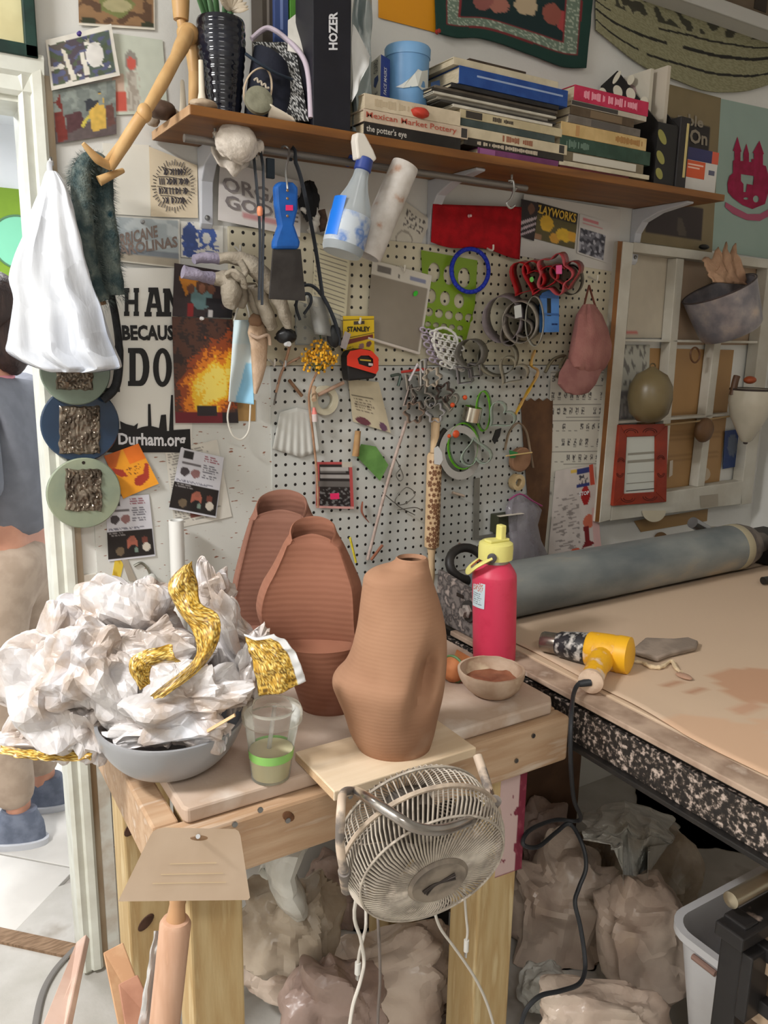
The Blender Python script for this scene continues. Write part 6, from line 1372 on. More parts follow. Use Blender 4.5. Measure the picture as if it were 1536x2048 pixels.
e = sheet('hairpin_pack', [(632, 924), (704, 924), (708, 1018), (632, 1016)], PO + .008, pic((196, 84, 84), [('r', (.08, .06, .9, .96), (40, 34, 36)), ('r', (.12, .12, .88, .18), (190, 186, 184)), ('r', (.12, .28, .9, .34), (176, 172, 170)), ('r', (.12, .2, .8, .23), (120, 116, 114)), ('r', (.06, .42, .92, .52), (110, 106, 104)), ('r', (.72, .0, 1, .1), (206, 198, 184)), ('n', (.08, .55, .92, .95), (130, 130, 130), 12, 20, .2), ('r', (0, .955, 1, 1), (226, 170, 164))], .04), 'red and black blister pack with a pink sticker hanging on the pegboard', 'package', n=(40, 50), mat=GLOSS)
ob('pink_sticker', flat([[(660, 987), (678, 986), (679, 998), (661, 999)]], .001, wp(PO + .009)), M('neon_pink', (240, 50, 110)), e, sm=False)
# yellow flower on a long stem
c = W(636, 716, PO + .05); k = pxk(c)
e = emp('yellow_yarrow', W(640, 1005, PO + .02), 'dried yellow flower head on a long brown stem before the pegboard', 'flower')
rr_ = random.Random(5)
m = MB()
for i in range(170):
    d = V((rr_.gauss(0, 1), rr_.gauss(-.6, .8), rr_.gauss(.1, .9))).normalized(); q_ = rr_.uniform(.55, 1.2); p = c + V((d.x * 36 * k * q_, d.y * 22 * k * q_, d.z * 30 * k * q_))
    m.blob(p, .0034, .0034, .0042, 4, .0)
ob('florets', m, M('yarrow_yellow', (240, 184, 50), (214, 150, 26), 60, r=.7), e, kind='stuff')
for i in range(14):
    d = V((rr_.gauss(0, 1), rr_.gauss(-.3, .6), rr_.gauss(.0, .6))).normalized()
    ob('flower_stalk', MB().tube([c + V((0, 0, -28 * k)), c + V((d.x * 30 * k, d.y * 18 * k, d.z * 22 * k))], .0009, 5), M('stalk_green', (110, 116, 60), r=.8), e)
ob('stem', MB().tube(bez([c + V((0, .0, -24 * k)), W(618, 790, PO + .03), W(626, 870, PO + .022), W(634, 950, PO + .02), W(636, 1015, PO + .02)], 6), .003, 8), M('dry_stem', (176, 138, 110), (150, 112, 86), 40, r=.8), e)
for i, pts in enumerate((((640, 700), (655, 690), (672, 705)), ((650, 690), (640, 672), (652, 655)))):
    ob('leaf', MB().tube(bez([W(x, y, PO + .045) for x, y in pts], 4), [.001, .002, .003, .004, .004, .003, .002, .001, .0005], 6, flat=(1, .3)), M('leaf_dull', (84, 104, 70), r=.8), e)
def stick(name, a, b_, off, r_, c, label, cat='stick', mid=None, tip=None):
    P = [W(*a, off), W(*b_, off)] if mid is None else bez([W(*a, off), W(*mid, off), W(*b_, off)], 6)
    return one(name, MB().tube(P, r_, 10), M('stick_%d_%d' % (c[0], c[1]), c, tuple(max(0, v - 24) for v in c), 40, r=.7), label, cat)
stick('bent_twig', (600, 715), (552, 785), PO + .02, .003, (186, 150, 126), 'bent pale twig left of the yellow flower', mid=(568, 735))
stick('clay_needle', (556, 765), (548, 810), PO + .02, .0022, (120, 114, 108), 'thin metal needle tool left of the yellow flower', 'tool')
stick('wooden_dowel', (578, 760), (604, 792), PO + .018, .0042, (132, 100, 76), 'short brown dowel slanting on the pegboard')
stick('wooden_dowel', (636, 790), (687, 765), PO + .02, .0045, (206, 172, 150), 'short pinkish dowel slanting right of the flower stem')
stick('twig', (568, 735), (580, 690), PO + .025, .0032, (180, 140, 112), 'short upright twig above the dowels')
stick('driftwood_stick', (813, 842), (735, 1120), PO + .02, .0042, (196, 176, 166), 'long pale stick slanting down the white pegboard', mid=(775, 965))
stick('peg_twig', (700, 1075), (712, 1125), PO + .03, .003, (222, 204, 60), 'yellow-tipped twig behind the vases')
stick('peg_twig', (765, 1090), (742, 1120), PO + .03, .004, (150, 96, 72), 'reddish twig low on the pegboard behind the vases')
stick('brush_handle', (905, 985), (928, 992), PO + .02, .004, (206, 186, 168), 'pale brush handle stub right of the patterned rolling pin', 'handle')
stick('rusty_nail', (918, 1088), (950, 1100), PO + .03, .004, (128, 104, 92), 'rusty rod poking from the pegboard by the yellow lid', 'rod')
e = emp('tape_roll', W(640, 835, PO), 'roll of clear tape on a wooden peg beside the flower stem', 'tape')
p = W(645, 800, PO + .002)
ob('roll', MB().loft([[p + V((math.cos(t) * r_, -y, math.sin(t) * r_)) for t in [2 * math.pi * i / 32 for i in range(32)]] for r_, y in ((.021, .0), (.036, .0), (.036, .016), (.021, .016), (.021, .0))], True, False, False), M('clear_tape', (200, 192, 168), r=.25), e)
ob('peg', MB().tube([W(628, 775, PO), W(628, 800, PO + .035)], .006, 10), M('peg_wood', (190, 160, 130), r=.7), e)
e = emp('glue_tube', W(632, 845, PO), 'tiny pink-capped tube hanging on the flower stem', 'tube')
ob('cap', MB().tube([W(628, 815, PO + .03), W(629, 828, PO + .03)], [.003, .007], 10), M('pink_cap', (226, 130, 120), r=.5), e)
ob('body', MB().tube([W(629, 828, PO + .03), W(630, 843, PO + .03)], .007, 10), M('tube_pale', (214, 196, 192), r=.5), e)
# folded paper fan
m = MB().grid(lambda u, v: W(lerp(lerp(560, 545, v), lerp(628, 640, v), u) , lerp(815 + 18 * abs(u - .5), 915 - 30 * abs(u - .6), v), PO + .006 + .0014 * math.sin(u * 40) * v), 68, 10)
one('paper_fan', m, M('fan_paper', (206, 206, 200), r=.8), 'white pleated paper fan on the pegboard left of the flower stem', 'fan', solid=.0008)
# gloves
GLV = M('grey_work_glove', (166, 156, 140), (146, 136, 120), 24, r=.9, bump=.3, bs=160, c3=(178, 170, 158)); CUF = M('lavender_cuff', (158, 150, 168), (144, 136, 156), 30, r=.9, bump=.3, bs=200)
def gt(name, pts, rs, mat, par, fl=(1, .8)):
    P = [W(*p) for p in pts]; k = pxk(P[0]); n_ = 5; B = bez(P, n_)
    rl = [lerp(rs[min(i // n_, len(rs) - 1)], rs[min(i // n_ + 1, len(rs) - 1)], (i % n_) / n_) * k for i in range(len(B))]
    m = MB().tube(B, rl, 16, flat=fl)
    m.v = [p + V((nz(p.x * 45, p.z * 45, 1), nz(p.x * 45, p.z * 45, 5), nz(p.x * 45, p.z * 45, 9))) * .0045 for p in m.v]
    return ob(name, m, mat, par)
e = emp('work_glove', W(450, 615, .08), 'grey work glove with a lavender cuff sticking out to the left', 'glove')
gt('cuff', [(366, 545, .10), (400, 552, .10), (432, 558, .09)], [15, 15, 16], CUF, e)
gt('palm', [(428, 558, .09), (455, 560, .10), (462, 585, .10), (462, 612, .09)], [16, 24, 27, 20], GLV, e)
gt('thumb', [(452, 552, .12), (470, 545, .13), (486, 560, .13), (488, 575, .12)], [9, 10, 10, 8], GLV, e)
gt('finger', [(480, 570, .07), (486, 595, .07), (482, 614, .07)], [12, 12, 9], GLV, e)
e = emp('work_glove', W(570, 665, .07), 'grey work glove folded over the dark scraper', 'glove')
gt('cuff', [(388, 517, .09), (415, 516, .09), (440, 518, .09)], [12, 13, 14], CUF, e)
gt('palm', [(438, 518, .09), (470, 516, .11), (505, 530, .12), (545, 575, .11)], [14, 16, 22, 24], GLV, e)
gt('finger', [(480, 520, .13), (490, 545, .13), (478, 558, .13), (462, 545, .13)], [8, 8, 8, 7], GLV, e)
gt('finger', [(545, 575, .11), (565, 615, .11), (576, 655, .10)], [20, 17, 12], GLV, e)
gt('finger', [(515, 575, .09), (530, 620, .09), (545, 655, .08)], [20, 17, 12], GLV, e)
gt('finger', [(500, 570, .07), (510, 610, .06), (525, 640, .06)], [18, 16, 12], GLV, e)
ob('cuff_patch', MB().grid(lambda u, v: W(lerp(545, 588, u) + 8 * v, lerp(540, 580, v) + 14 * u, .135 + .006 * math.sin(3 * u)), 6, 6), M('cuff_purple', (104, 94, 108), r=.9), e, solid=.002)
# goggles and mask cluster
e = emp('safety_goggles', W(650, 690, .06), 'clear safety goggles with a black strap hanging beside the gloves', 'goggles')
ob('strap', MB().tube(bez([W(590, 590, .08), W(600, 574, .09), W(625, 572, .1), W(650, 600, .1), W(672, 650, .1), W(678, 690, .09)], 6), .006, 10, flat=(1, .5)), BST, e)
ob('lens', MB().grid(lambda u, v: W(lerp(612, 650, u) + 18 * v, lerp(590, 668, v) + 6 * u, .085 + .02 * math.sin(math.pi * u)), 10, 12), thin('goggle_lens', (200, 200, 196), .45, .12, (150, 150, 146), 30), e, solid=.0015)
ob('side_cup', MB().blob(W(668, 672, .085), .018, .014, .026, 14, .12, 2, 4), M('goggle_black', (36, 38, 40), r=.5), e)
ob('strap_loop', MB().tube(bez([W(600, 640, .1), W(592, 612, .1), W(600, 592, .1), W(618, 588, .1), W(622, 605, .1), W(608, 628, .1)], 5), .0035, 8), BST, e)
m = MB().grid(lambda u, v: W(lerp(590, 682, u), lerp(600, 690, v) + 30 * u * (1 - v), PO + .02 + .008 * nz(u * 4, v * 4, 3)), 16, 16)
one('plastic_pouch', m, thin('pouch_film', (206, 208, 204), .3, .15, (170, 176, 172), 24), 'clear plastic pouch behind the goggles', 'plastic bag', solid=.0005)
e = emp('respirator', W(575, 690, .07), 'black rubber half mask hanging below the gloves', 'respirator')
ob('face_piece', MB().blob(W(573, 672, .08), .024, .022, .019, 16, .15, 2, 6), M('respirator_black', (20, 20, 22), r=.4), e)
ob('valve', MB().tube([W(572, 688, .085), W(578, 688, .10)], .006, 10), M('valve_white', (206, 206, 206), r=.4), e)
sheet('photo_card', [(690, 662), (702, 668), (692, 700), (680, 694)], .05, pic((190, 180, 180), [], .2), 'scrap of printed card beside the yellow tape card', 'card', n=(6, 6))
# face mask, pouch
def msk(u, v):
    if v > .5 and u > .95 - .9 * (v - .2): return S(150, 200, 226)
    return S(206, 226, 232) if v < .3 else S(216, 228, 230)
m = MB().grid(lambda u, v: W(lerp(lerp(468, 457, v), lerp(502, 508, v), u), lerp(640, 803, v) + 6 * u * v, .05 + .012 * math.sin(u * 5 + v * 2) + .006 * math.sin(v * 14) * u), 20, 40)
m.c = [msk(i / 20, j / 40) for j in range(41) for i in range(21)]
e = emp('face_mask', W(482, 806, .05), 'pale blue pleated face mask hanging by its ear loop', 'face mask')
ob('mask_fabric', m, FABP, e, solid=.0015)
ob('ear_loop', MB().tube(bez([W(462, 800, .05), W(455, 835, .05), W(464, 868, .05), W(482, 879, .05), W(497, 862, .05), W(500, 830, .05), W(501, 806, .05)], 6), .0022, 8), M('elastic_white', (226, 222, 212), r=.8), e)
ob('ear_loop', MB().tube(bez([W(468, 642, .05), W(478, 612, .04), W(492, 606, .03), W(500, 642, .05)], 6), .0022, 8), M('elastic_white', (226, 222, 212)), e)
m = MB().loft([[W(x + w * math.cos(t), y + 3 * math.sin(t), .055 + .012 * math.sin(t) + .004 * nz(x * .2, y * .08, math.cos(t))) for t in [2 * math.pi * i / 24 for i in range(24)]] for x, y, w in ((512, 640, 12), (515, 665, 20), (518, 690, 17), (518, 730, 15), (515, 760, 10), (511, 785, 4))])
e = emp('cloth_pouch', W(512, 786, .05), 'small tan drawstring cloth pouch beside the blue mask', 'pouch')
ob('pouch_body', m, M('tan_cotton', (206, 178, 152), (190, 160, 132), 24, r=.9, bump=.2, bs=120), e)
ob('drawstring', MB().tube(bez([W(500, 668, .07), W(516, 676, .075), W(536, 670, .07), W(540, 690, .065)], 5), .004, 8), M('tan_string', (196, 170, 148), r=.9), e)
ob('brown_knot', MB().blob(W(512, 640, .065), .017, .012, .014, 12, .2, 2, 7), M('brown_knot', (140, 108, 84), r=.9), e)
hookp(553, 505, 'cream peg hook left of the dark scraper blade'); hookp(470, 498, 'steel-tipped peg hook at the upper left of the pegboard', c=(190, 186, 178))
hookp(538, 723, 'pale peg hook right of the cloth pouch', c=(206, 200, 190)); hookp(560, 725, 'zinc peg hook beside the bent twig', c=(150, 148, 144))
# crumpled dark things behind the bottle
one('black_cloth_bundle', MB().blob(W(618, 400, .05), .022, .02, .04, 16, .3, 2.2, 8), M('black_cloth', (24, 24, 26), r=.9), 'small black cloth bundle on the wall behind the blue scraper', 'cloth')
one('white_bead_string', MB().tube(bez([W(606, 425, .05), W(622, 410, .05), W(632, 440, .05), W(622, 465, .05)], 5), [.008 + .003 * (i % 2) for i in range(16)], 10), M('bead_white', (206, 202, 194), r=.5), 'string of chunky white beads behind the spray bottle', 'beads')
one('dark_bottle_brush', MB().tube([W(640, 420, .04), W(650, 462, .04)], .012, 12), M('brush_brown', (96, 74, 60), (60, 48, 42), 60, r=.9), 'short brown brush on the wall behind the spray bottle', 'brush')
sheet('sketch_card', [(796, 392), (862, 440), (832, 512), (775, 500)], .008, pic((206, 200, 186), [('n', (.3, .1, .9, .45), (90, 84, 80), 16, 18, .12), ('e', (.45, .72, .28, .2), (160, 152, 140)), ('e', (.45, .72, .24, .16), (204, 198, 184))], .04), 'off-white card with a pencil sketch behind the cardboard tube', 'card', n=(34, 34))
# red felt, poster bits
def redp(u, v): return W(lerp(866, 1043, u) - 4 * v, lerp(408 + 6 * u, 484 + 30 * u + 5 * math.sin(u * 8), v), .03 + .004 * nz(u * 3, v * 3, 1))
m = MB().grid(redp, 30, 16)
e = one('red_felt', m, M('red_felt', (176, 12, 24), (150, 8, 18), 30, r=.95, bump=.2, bs=250), 'bright red felt cloth pinned below the shelf', 'cloth', solid=.002)
pin(938, 432, .034, (226, 190, 190), e)
sheet('white_backing_paper', [(1048, 388), (1242, 420), (1236, 545), (1040, 512)], .0135, pic((206, 202, 196), [], .04), 'large white paper behind the clayworks card', 'paper', n=(10, 8))
e = sheet('clay_poster', [(1074, 404), (1156, 427), (1149, 498), (1066, 476)], .017, pic((84, 74, 30), [('r', (0, 0, 1, .3), (36, 30, 26)), ('e', (.28, .5, .16, .22), (214, 168, 30), .4), ('e', (.5, .85, .12, .14), (206, 150, 40)), ('e', (.72, .7, .2, .18), (220, 176, 30), .4), ('e', (.92, .68, .12, .14), (216, 160, 36)), ('r', (.0, .85, .2, 1), (150, 110, 80))], .12), 'dark and yellow clay workshop card beside the red felt', 'card', n=(34, 30), mat=GLOSS)
txt('CLAYWORKS', [(1070, 407), (1153, 428), (1151, 446), (1067, 424)], .0182, M('ink_gold', (214, 176, 70), r=.5), e, 'lettering', .03)
sheet('flag_photograph', [(1043, 398), (1078, 406), (1068, 482), (1040, 472)], .02, pic((40, 32, 36), [('p', [(.0, .6), (1, .35), (1, .42), (0, .7)], (190, 176, 180)), ('p', [(.0, .78), (1, .5), (1, .56), (0, .86)], (186, 170, 176)), ('p', [(0, .94), (1, .66), (1, .72), (0, 1)], (186, 170, 176)), ('e', (.6, .2, .2, .14), (110, 76, 60))], .15), 'dark snapshot with striped flag beside the red felt', 'photograph', n=(24, 30))
sheet('exhibit_leaflet', [(1160, 428), (1222, 446), (1214, 526), (1154, 506)], .017, pic((206, 202, 198), [('r', (.1, .06, .6, .13), (206, 130, 136)), ('r', (.1, .18, .75, .22), (206, 140, 144)), ('r', (.04, .34, .86, .95), (110, 110, 120)), ('n', (.04, .34, .86, .95), (60, 60, 70), 7, 7, .02), ('n', (.04, .34, .86, .95), (170, 170, 180), 9, 9, .2)], .04), 'white leaflet with a black and white photo at the end of the pegboard', 'leaflet', n=(34, 40))
# green template with punched ovals
holes = [circ(868 + 30 * i, 545 + 5 * i, 12 - (i % 2), 20, 16) for i in range(3)] + [circ(862 + 28 * i, 592 + 5 * i, 10, 15, 14) for i in range(4) if i != 3] + [circ(858 + 20 * i, 624 + 3 * i, 8, 9, 12) for i in range(5)] + [circ(856 + 16 * i, 648 + 2 * i, 6, 5.5, 10) for i in range(5)] + [circ(856 + 13 * i, 667 + 1.6 * i, 4.5, 4.5, 10) for i in range(6)]
e = one('oval_template', flat([[(842, 500), (955, 521), (950, 610), (930, 690), (850, 672)]] + holes, .002, wp(PO + .005)), M('green_acrylic', (120, 150, 34), r=.3), 'green plastic drawing template punched with ovals on the pegboard', 'template', sm=False)
one('blue_ring', MB().tube([W(940 + 37 * math.cos(t), 541 + 43 * math.sin(t), PO + .022 + .0012 * math.sin(t * 26)) for t in [2 * math.pi * i / 90 for i in range(90)]], .0058, 10, closed=True), M('blue_cord', (24, 48, 176), r=.5, bump=.5, bs=300), 'bright blue coiled ring hanging over the green template', 'ring')
hookp(966, 497, 'long cream peg hook holding the blue ring', ln=.04)
# cutters
def cutter(name, outs, c, label, r=.35, m_=0, w=.04, off=.02, dx=-8, dy=6, tagp=None, al=None):
    mt = al or M('cut_%d_%d_%d' % c, c, tuple(max(0, v - 20) for v in c), 30, r=r, m=m_)
    return one(name, band(outs, PO + off, PO + off + w, dx, dy), mt, label, 'cutter', 'clay cutters on the pegboard', solid=.0014)
def heart(cx, cy, r, n=28, sq=1.0, rot=0):
    o = []
    for i in range(n):
        t = 2 * math.pi * i / n; x = 16 * math.sin(t) ** 3; y = -(13 * math.cos(t) - 5 * math.cos(2 * t) - 2 * math.cos(3 * t) - math.cos(4 * t))
        x, y = x * math.cos(rot) - y * math.sin(rot), x * math.sin(rot) + y * math.cos(rot)
        o.append((cx + x * r / 16, cy + y * r / 16 * sq))
    return o
def flower(cx, cy, r, lobes=5, n=40, a=.18): return [(cx + r * (1 + a * math.cos(lobes * t)) * math.cos(t), cy + r * 1.15 * (1 + a * math.cos(lobes * t)) * math.sin(t)) for t in [2 * math.pi * i / n for i in range(n)]]
cutter('heart_cutter', heart(1062, 555, 36, rot=.5), (176, 26, 34), 'large red heart cutter at the left of the red cutters', dx=-14, dy=4, w=.05)
cutter('heart_cutter', heart(1088, 550, 36, rot=.3), (190, 34, 44), 'red heart cutter with a green dot in the middle of the red cutters', dx=-12, dy=4, w=.05)
cutter('flower_cutter', flower(1118, 545, 32), (196, 84, 92), 'pink flower cutter among the red cutters', dx=-12, dy=4, w=.05, off=.03)
cutter('heart_cutter', heart(1140, 545, 30, rot=-.2), (150, 52, 52), 'dark red heart cutter with a pink tag at the right', dx=-10, dy=3, w=.045, off=.03)
cutter('round_cutter', circ(1146, 558, 22, 30, 30), (70, 60, 50), 'dark round cutter at the right end of the red cutters', r=.3, m_=.5, w=.03, dx=-6, dy=2)
one('green_dot_tag', MB().lathe([(.007, 0), (.007, .001)], W(1063, 559, PO + .082), 16, (0, -1, 0)), M('green_dot', (110, 190, 90), r=.6), 'round green price dot on a red cutter', 'tag')
one('pink_tag', flat([[(1112, 531), (1124, 530), (1124, 548), (1112, 548)]], .001, wp(PO + .086)), M('pink_tag', (236, 100, 160), r=.6), 'neon pink price tag on the red cutters', 'tag', sm=False)
CUTM = (110, 104, 96)
cutter('ring_cutter', circ(1050, 640, 34, 42, 32), (168, 160, 150), 'large steel ring cutter left of the blue clip', m_=.25, w=.05, dx=-12, dy=5)
cutter('ring_cutter', circ(1018, 632, 38, 46, 32), (142, 132, 136), 'scalloped grey cutter behind the steel ring', m_=.1, w=.045, dx=-16, dy=8)
cutter('leaf_cutter', heart(1035, 655, 34, rot=2.6), (136, 128, 122), 'grey leaf cutter in the middle of the cutters', m_=.15, w=.04, dx=-8, dy=5, off=.03)
cutter('ring_cutter', circ(1072, 640, 18, 50, 28), (170, 168, 158), 'narrow steel cutter against the blue clip', m_=.2, w=.04, dx=-4, dy=3, off=.03)
cutter('cup_cutter', circ(950, 705, 26, 28, 28), (130, 126, 120), 'dark round cup cutter beside the white lace', m_=.3, w=.045, dx=-14, dy=2)
cutter('ring_cutter', circ(1000, 712, 38, 36, 32), (150, 146, 132), 'thin wire ring under the grey cutters', m_=.6, w=.006, off=.03)
cutter('leaf_cutter', heart(1028, 740, 30, rot=.6), (176, 168, 150), 'pale plastic leaf cutter below the grey cutters', w=.03, dx=-6, dy=4)
ob_ = one('price_label', flat([[(1028, 612), (1042, 609), (1044, 634), (1030, 637)]], .001, wp(PO + .075)), M('label_paper', (206, 208, 206), r=.5), 'small white price label on a steel cutter', 'label', sm=False)
one('spiky_metal_tool', MB().tube(bez([W(x, y, PO + .04) for x, y in ((1090, 745), (1105, 720), (1130, 712), (1120, 735), (1140, 728), (1112, 752), (1135, 750))], 4), .005, 8), M('steel_spiky', (130, 122, 100), r=.35, m=.7), 'tangle of pale steel clips right of the yellow strap', 'clips')
one('yellow_strap', MB().tube(bez([W(1070, 700, PO + .03), W(1062, 730, PO + .03), W(1076, 745, PO + .03), W(1052, 790, PO + .025), W(1030, 830, PO + .02)], 5), [.004 + .003 * abs(math.sin(i)) for i in range(21)], 8, flat=(1, .5)), M('yellow_ribbon', (206, 160, 40), (190, 150, 100), 20, r=.6), 'yellow ribbon strap trailing over the pegboard', 'ribbon')
# blue clip
e = emp('blue_clip', W(1098, 665, PO), 'light blue plastic clip frame hanging under the red cutters', 'clip')
BC = M('light_blue_plastic', (88, 146, 220), (80, 134, 206), 20, r=.4)
ob('clip_frame', flat([[(1079, 596), (1084, 586), (1098, 580), (1112, 584), (1118, 594), (1118, 664), (1079, 665)], [(1094, 592), (1102, 592), (1102, 632), (1094, 632)]], .03, wp(PO + .012)), BC, e, sm=False, bev=.002)
for y in (594, 628): ob('clip_rib', MB().box(W(1080, y + 1.5, PO + .0445), W(1117, y - 1, PO + .042)), M('dark_blue_rib', (60, 108, 176), r=.4), e, sm=False)  # ribs in a darker blue than the clip
for x in (1104, 1110): ob('slot', MB().box(W(x, 650, PO + .0432), W(x + 4, 647, PO + .041)), M('blue_slot', (30, 56, 110), r=.5), e, sm=False)
# pink cap
CAP = M('dusty_pink_cloth', (160, 110, 102), (146, 96, 90), 18, r=.95, bump=.2, bs=180)
e = emp('baseball_cap', W(1165, 790, .05), 'dusty pink cap hanging by its strap beside the old window', 'cap')
base = W(1172, 740, .075)
m = MB().loft([[W(lerp(l, r_, .5 + .5 * math.cos(t)), y + 2 * math.sin(t), .075 - .05 * math.sin(t) * min(1, 2.4 * f) + .008 * nz(math.cos(t) * 3, y * .02)) for t in [2 * math.pi * i / 36 for i in range(36)]] for y, l, r_, f in ((610, 1165, 1190, .08), (630, 1152, 1205, .3), (660, 1146, 1217, .5), (690, 1140, 1224, .6), (715, 1136, 1222, .6), (735, 1140, 1212, .5), (748, 1150, 1198, .3))])
ob('crown', m, CAP, e)
m = MB().loft([[W(lerp(l, r_, .5 + .5 * math.cos(t)), y, .085 + b_ - .012 * math.sin(t)) for t in [2 * math.pi * i / 28 for i in range(28)]] for y, l, r_, b_ in ((718, 1134, 1206, 0), (745, 1118, 1202, .02), (768, 1115, 1192, .03), (785, 1130, 1178, .03), (790, 1146, 1164, .028))])
ob('brim', m, M('brim_mauve', (150, 104, 98), (136, 90, 86), 20, r=.95), e)
for pts in (((1166, 622), (1172, 595), (1178, 572)), ((1196, 628), (1186, 598), (1178, 570))): ob('strap', MB().tube(bez([W(x, y, .05) for x, y in pts], 4), .004, 8, flat=(1, .5)), M('strap_brown', (120, 72, 58), r=.9), e)
hookp(1176, 556, 'cream peg hook holding the pink cap', ln=.035)
# crochet
e = emp('crochet_doily', W(885, 740, .04), 'white and lavender crochet lace piece hanging on the pegboard', 'doily')
LW = M('lace_white', (236, 234, 228), r=.9, bump=.4, bs=300); LL = M('lace_lavender', (196, 182, 200), r=.9, bump=.4, bs=300)
for k_, (cx, cy, n_, col_, off) in enumerate(((865, 690, 13, LL, .025), (886, 698, 22, LW, .042))):
    for i in range(n_):
        row = i % 5; colm = i // 5
        x = cx - 18 + colm * 12 + row * 4.5; y = cy - 30 + row * 15 + colm * 3
        r0 = R.uniform(6, 9)
        ob('lace_loop', MB().tube([W(x + r0 * math.cos(t), y + r0 * .7 * math.sin(t) + r0 * .3 * math.cos(t), off + .002 * math.sin(3 * t)) for t in [2 * math.pi * q / 14 for q in range(14)]], .0024, 6, closed=True), col_, e)
ob('lace_edge', MB().tube(bez([W(x, y, .042) for x, y in ((870, 660), (890, 656), (912, 672), (916, 705), (924, 738), (900, 730), (880, 712), (868, 690), (870, 660))], 5), [.003 + .0012 * (i % 2) for i in range(41)], 6), LW, e)
# small cutters in a cluster
cl = random.Random(11)
SM = [((832, 760), 'square steel cutter at the left of the cutter cluster', 'sq'), ((850, 742), 'narrow white-edged cutter standing upright in the cluster', 'bar'), ((868, 752), 'curly cream cutter at the top of the cluster', 'fl'), ((822, 790), 'pale triangular cutter low in the cluster', 'tr'), ((846, 790), 'small steel star cutter in the cluster', 'st'), ((892, 782), 'dark brown star cutter at the right of the cluster', 'st'), ((866, 800), 'tiny steel ring cutter under the dark star', 'ri'), ((875, 822), 'crumpled foil cutter at the bottom of the cluster', 'fl'), ((832, 822), 'brown scalloped cutter at the bottom left of the cluster', 'fl'), ((935, 748), 'grey stepped cutter right of the lace', 'sq'), ((955, 738), 'second grey stepped cutter right of the lace', 'sq'), ((905, 800), 'steel leaf cutter right of the dark star', 'lf')]
for i, ((x, y), lb, kd) in enumerate(SM):
    r0 = cl.uniform(13, 19)
    o_ = {'sq': [(x - r0, y - r0), (x + r0 * .6, y - r0 * .8), (x + r0 * .8, y + r0 * .8), (x - r0 * .8, y + r0)], 'bar': [(x - 4, y - 24), (x + 4, y - 26), (x + 5, y + 24), (x - 4, y + 26)], 'fl': flower(x, y, r0 * .9, 6, 36, .22), 'tr': [(x - 10, y + 18), (x + 12, y + 14), (x + 2, y - 22)], 'st': flower(x, y, r0, 5, 30, .35), 'ri': circ(x, y, 10, 12, 20), 'lf': heart(x, y, 14, 24, 1.3)}[kd]
    c = [(180, 170, 158), (216, 214, 208), (214, 200, 182), (200, 182, 174), (160, 152, 144), (84, 66, 60), (170, 166, 160), (206, 204, 208), (160, 138, 122), (146, 140, 142), (156, 150, 152), (170, 164, 154)][i]
    cutter('small_cutter', o_, c, lb, r=.3, m_=.12 if i in (0, 4, 6, 7, 9, 10, 11) else .02, w=cl.uniform(.02, .04), off=.02 + .004 * (i % 3), dx=-6, dy=4)
one('white_wire_triangle', MB().tube([W(x, y, PO + .05) for x, y in ((818, 762), (835, 728), (846, 745))], .003, 8), M('wire_white', (216, 208, 212), r=.5), 'white bent wire triangle above the cutter cluster', 'wire')
one('red_clip', MB().tube([W(803, 744, PO + .04), W(850, 738, PO + .045)], .0035, 8), M('clip_red', (190, 60, 50), r=.4), 'thin red clip at the left of the cutter cluster', 'clip')
one('steel_pliers', MB().tube(bez([W(782, 752, PO + .03), W(800, 750, PO + .03), W(796, 772, PO + .03)], 4), .004, 8), M('steel_green', (100, 116, 110), r=.4, m=.6), 'small steel pliers tip left of the cutter cluster', 'pliers')
# steel ring, green cutters
c = W(944, 828, PO + .05)
one('steel_ring', MB().lathe([(.024, -.019), (.025, -.019), (.025, .019), (.024, .019), (.0235, 0)], c, 36, (.1, -.15, 1), cap0=False, cap1=False), M('polished_steel', (206, 200, 186), r=.18, m=1), 'short polished steel ring above the green cutters', 'cutter', solid=.001)
GC = thin('green_clear_plastic', (110, 190, 40), .75, .2); GL = thin('mint_clear_plastic', (190, 206, 190), .6, .25)
for pts, mt, lb, off in ((circ(930, 890, 30, 46, 30), GC, 'bright green oval cutter under the steel ring', .02), (heart(1005, 830, 28, rot=.8), GL, 'translucent mint leaf cutter right of the green cutters', .03), (heart(955, 905, 30, rot=3.0), GL, 'translucent mint leaf cutter inside the pale ring', .04), (circ(970, 820, 14, 40, 24), GC, 'narrow bright green cutter behind the mint leaf', .02)):
    one('leaf_cutter', band(pts, PO + off, PO + off + .03, -5, 3), mt, lb, 'cutter', 'clay cutters on the pegboard', solid=.0018)
one('pale_ring', MB().loft([[W(920 + a * r_, 905 + b_ * r_ * 1.3, PO + o_) for a, b_ in [(math.cos(t), math.sin(t)) for t in [2 * math.pi * i / 36 for i in range(36)]]] for r_, o_ in ((30, .02), (42, .02), (42, .05), (30, .05), (30, .02))], True, False, False), M('pale_plastic', (176, 172, 166), r=.4), 'wide pale grey plastic ring round the green cutter', 'ring')
one('dark_tool_grip', MB().tube(bez([W(890, 860, PO + .03), W(876, 880, PO + .035), W(872, 910, PO + .035), W(884, 930, PO + .03)], 4), .0085, 10), M('grip_dark', (40, 36, 30), r=.6), 'dark curved grip beside the patterned rolling pin', 'grip')
for x, y, r0, lb in ((905, 810, 5, 'orange bead above the green cutters'), (912, 868, 8, 'orange square bead on the green cutter'), (898, 872, 4, 'small orange bead left of the green cutter'), (930, 795, 5, 'orange bead beside the steel ring')):
    p = W(x, y, PO + .05); one('orange_bead', MB().blob(p, r0 * pxk(p), .006, r0 * pxk(p), 10, .05), M('bead_orange', (214, 84, 40), r=.4), lb, 'bead', 'orange beads among the cutters')
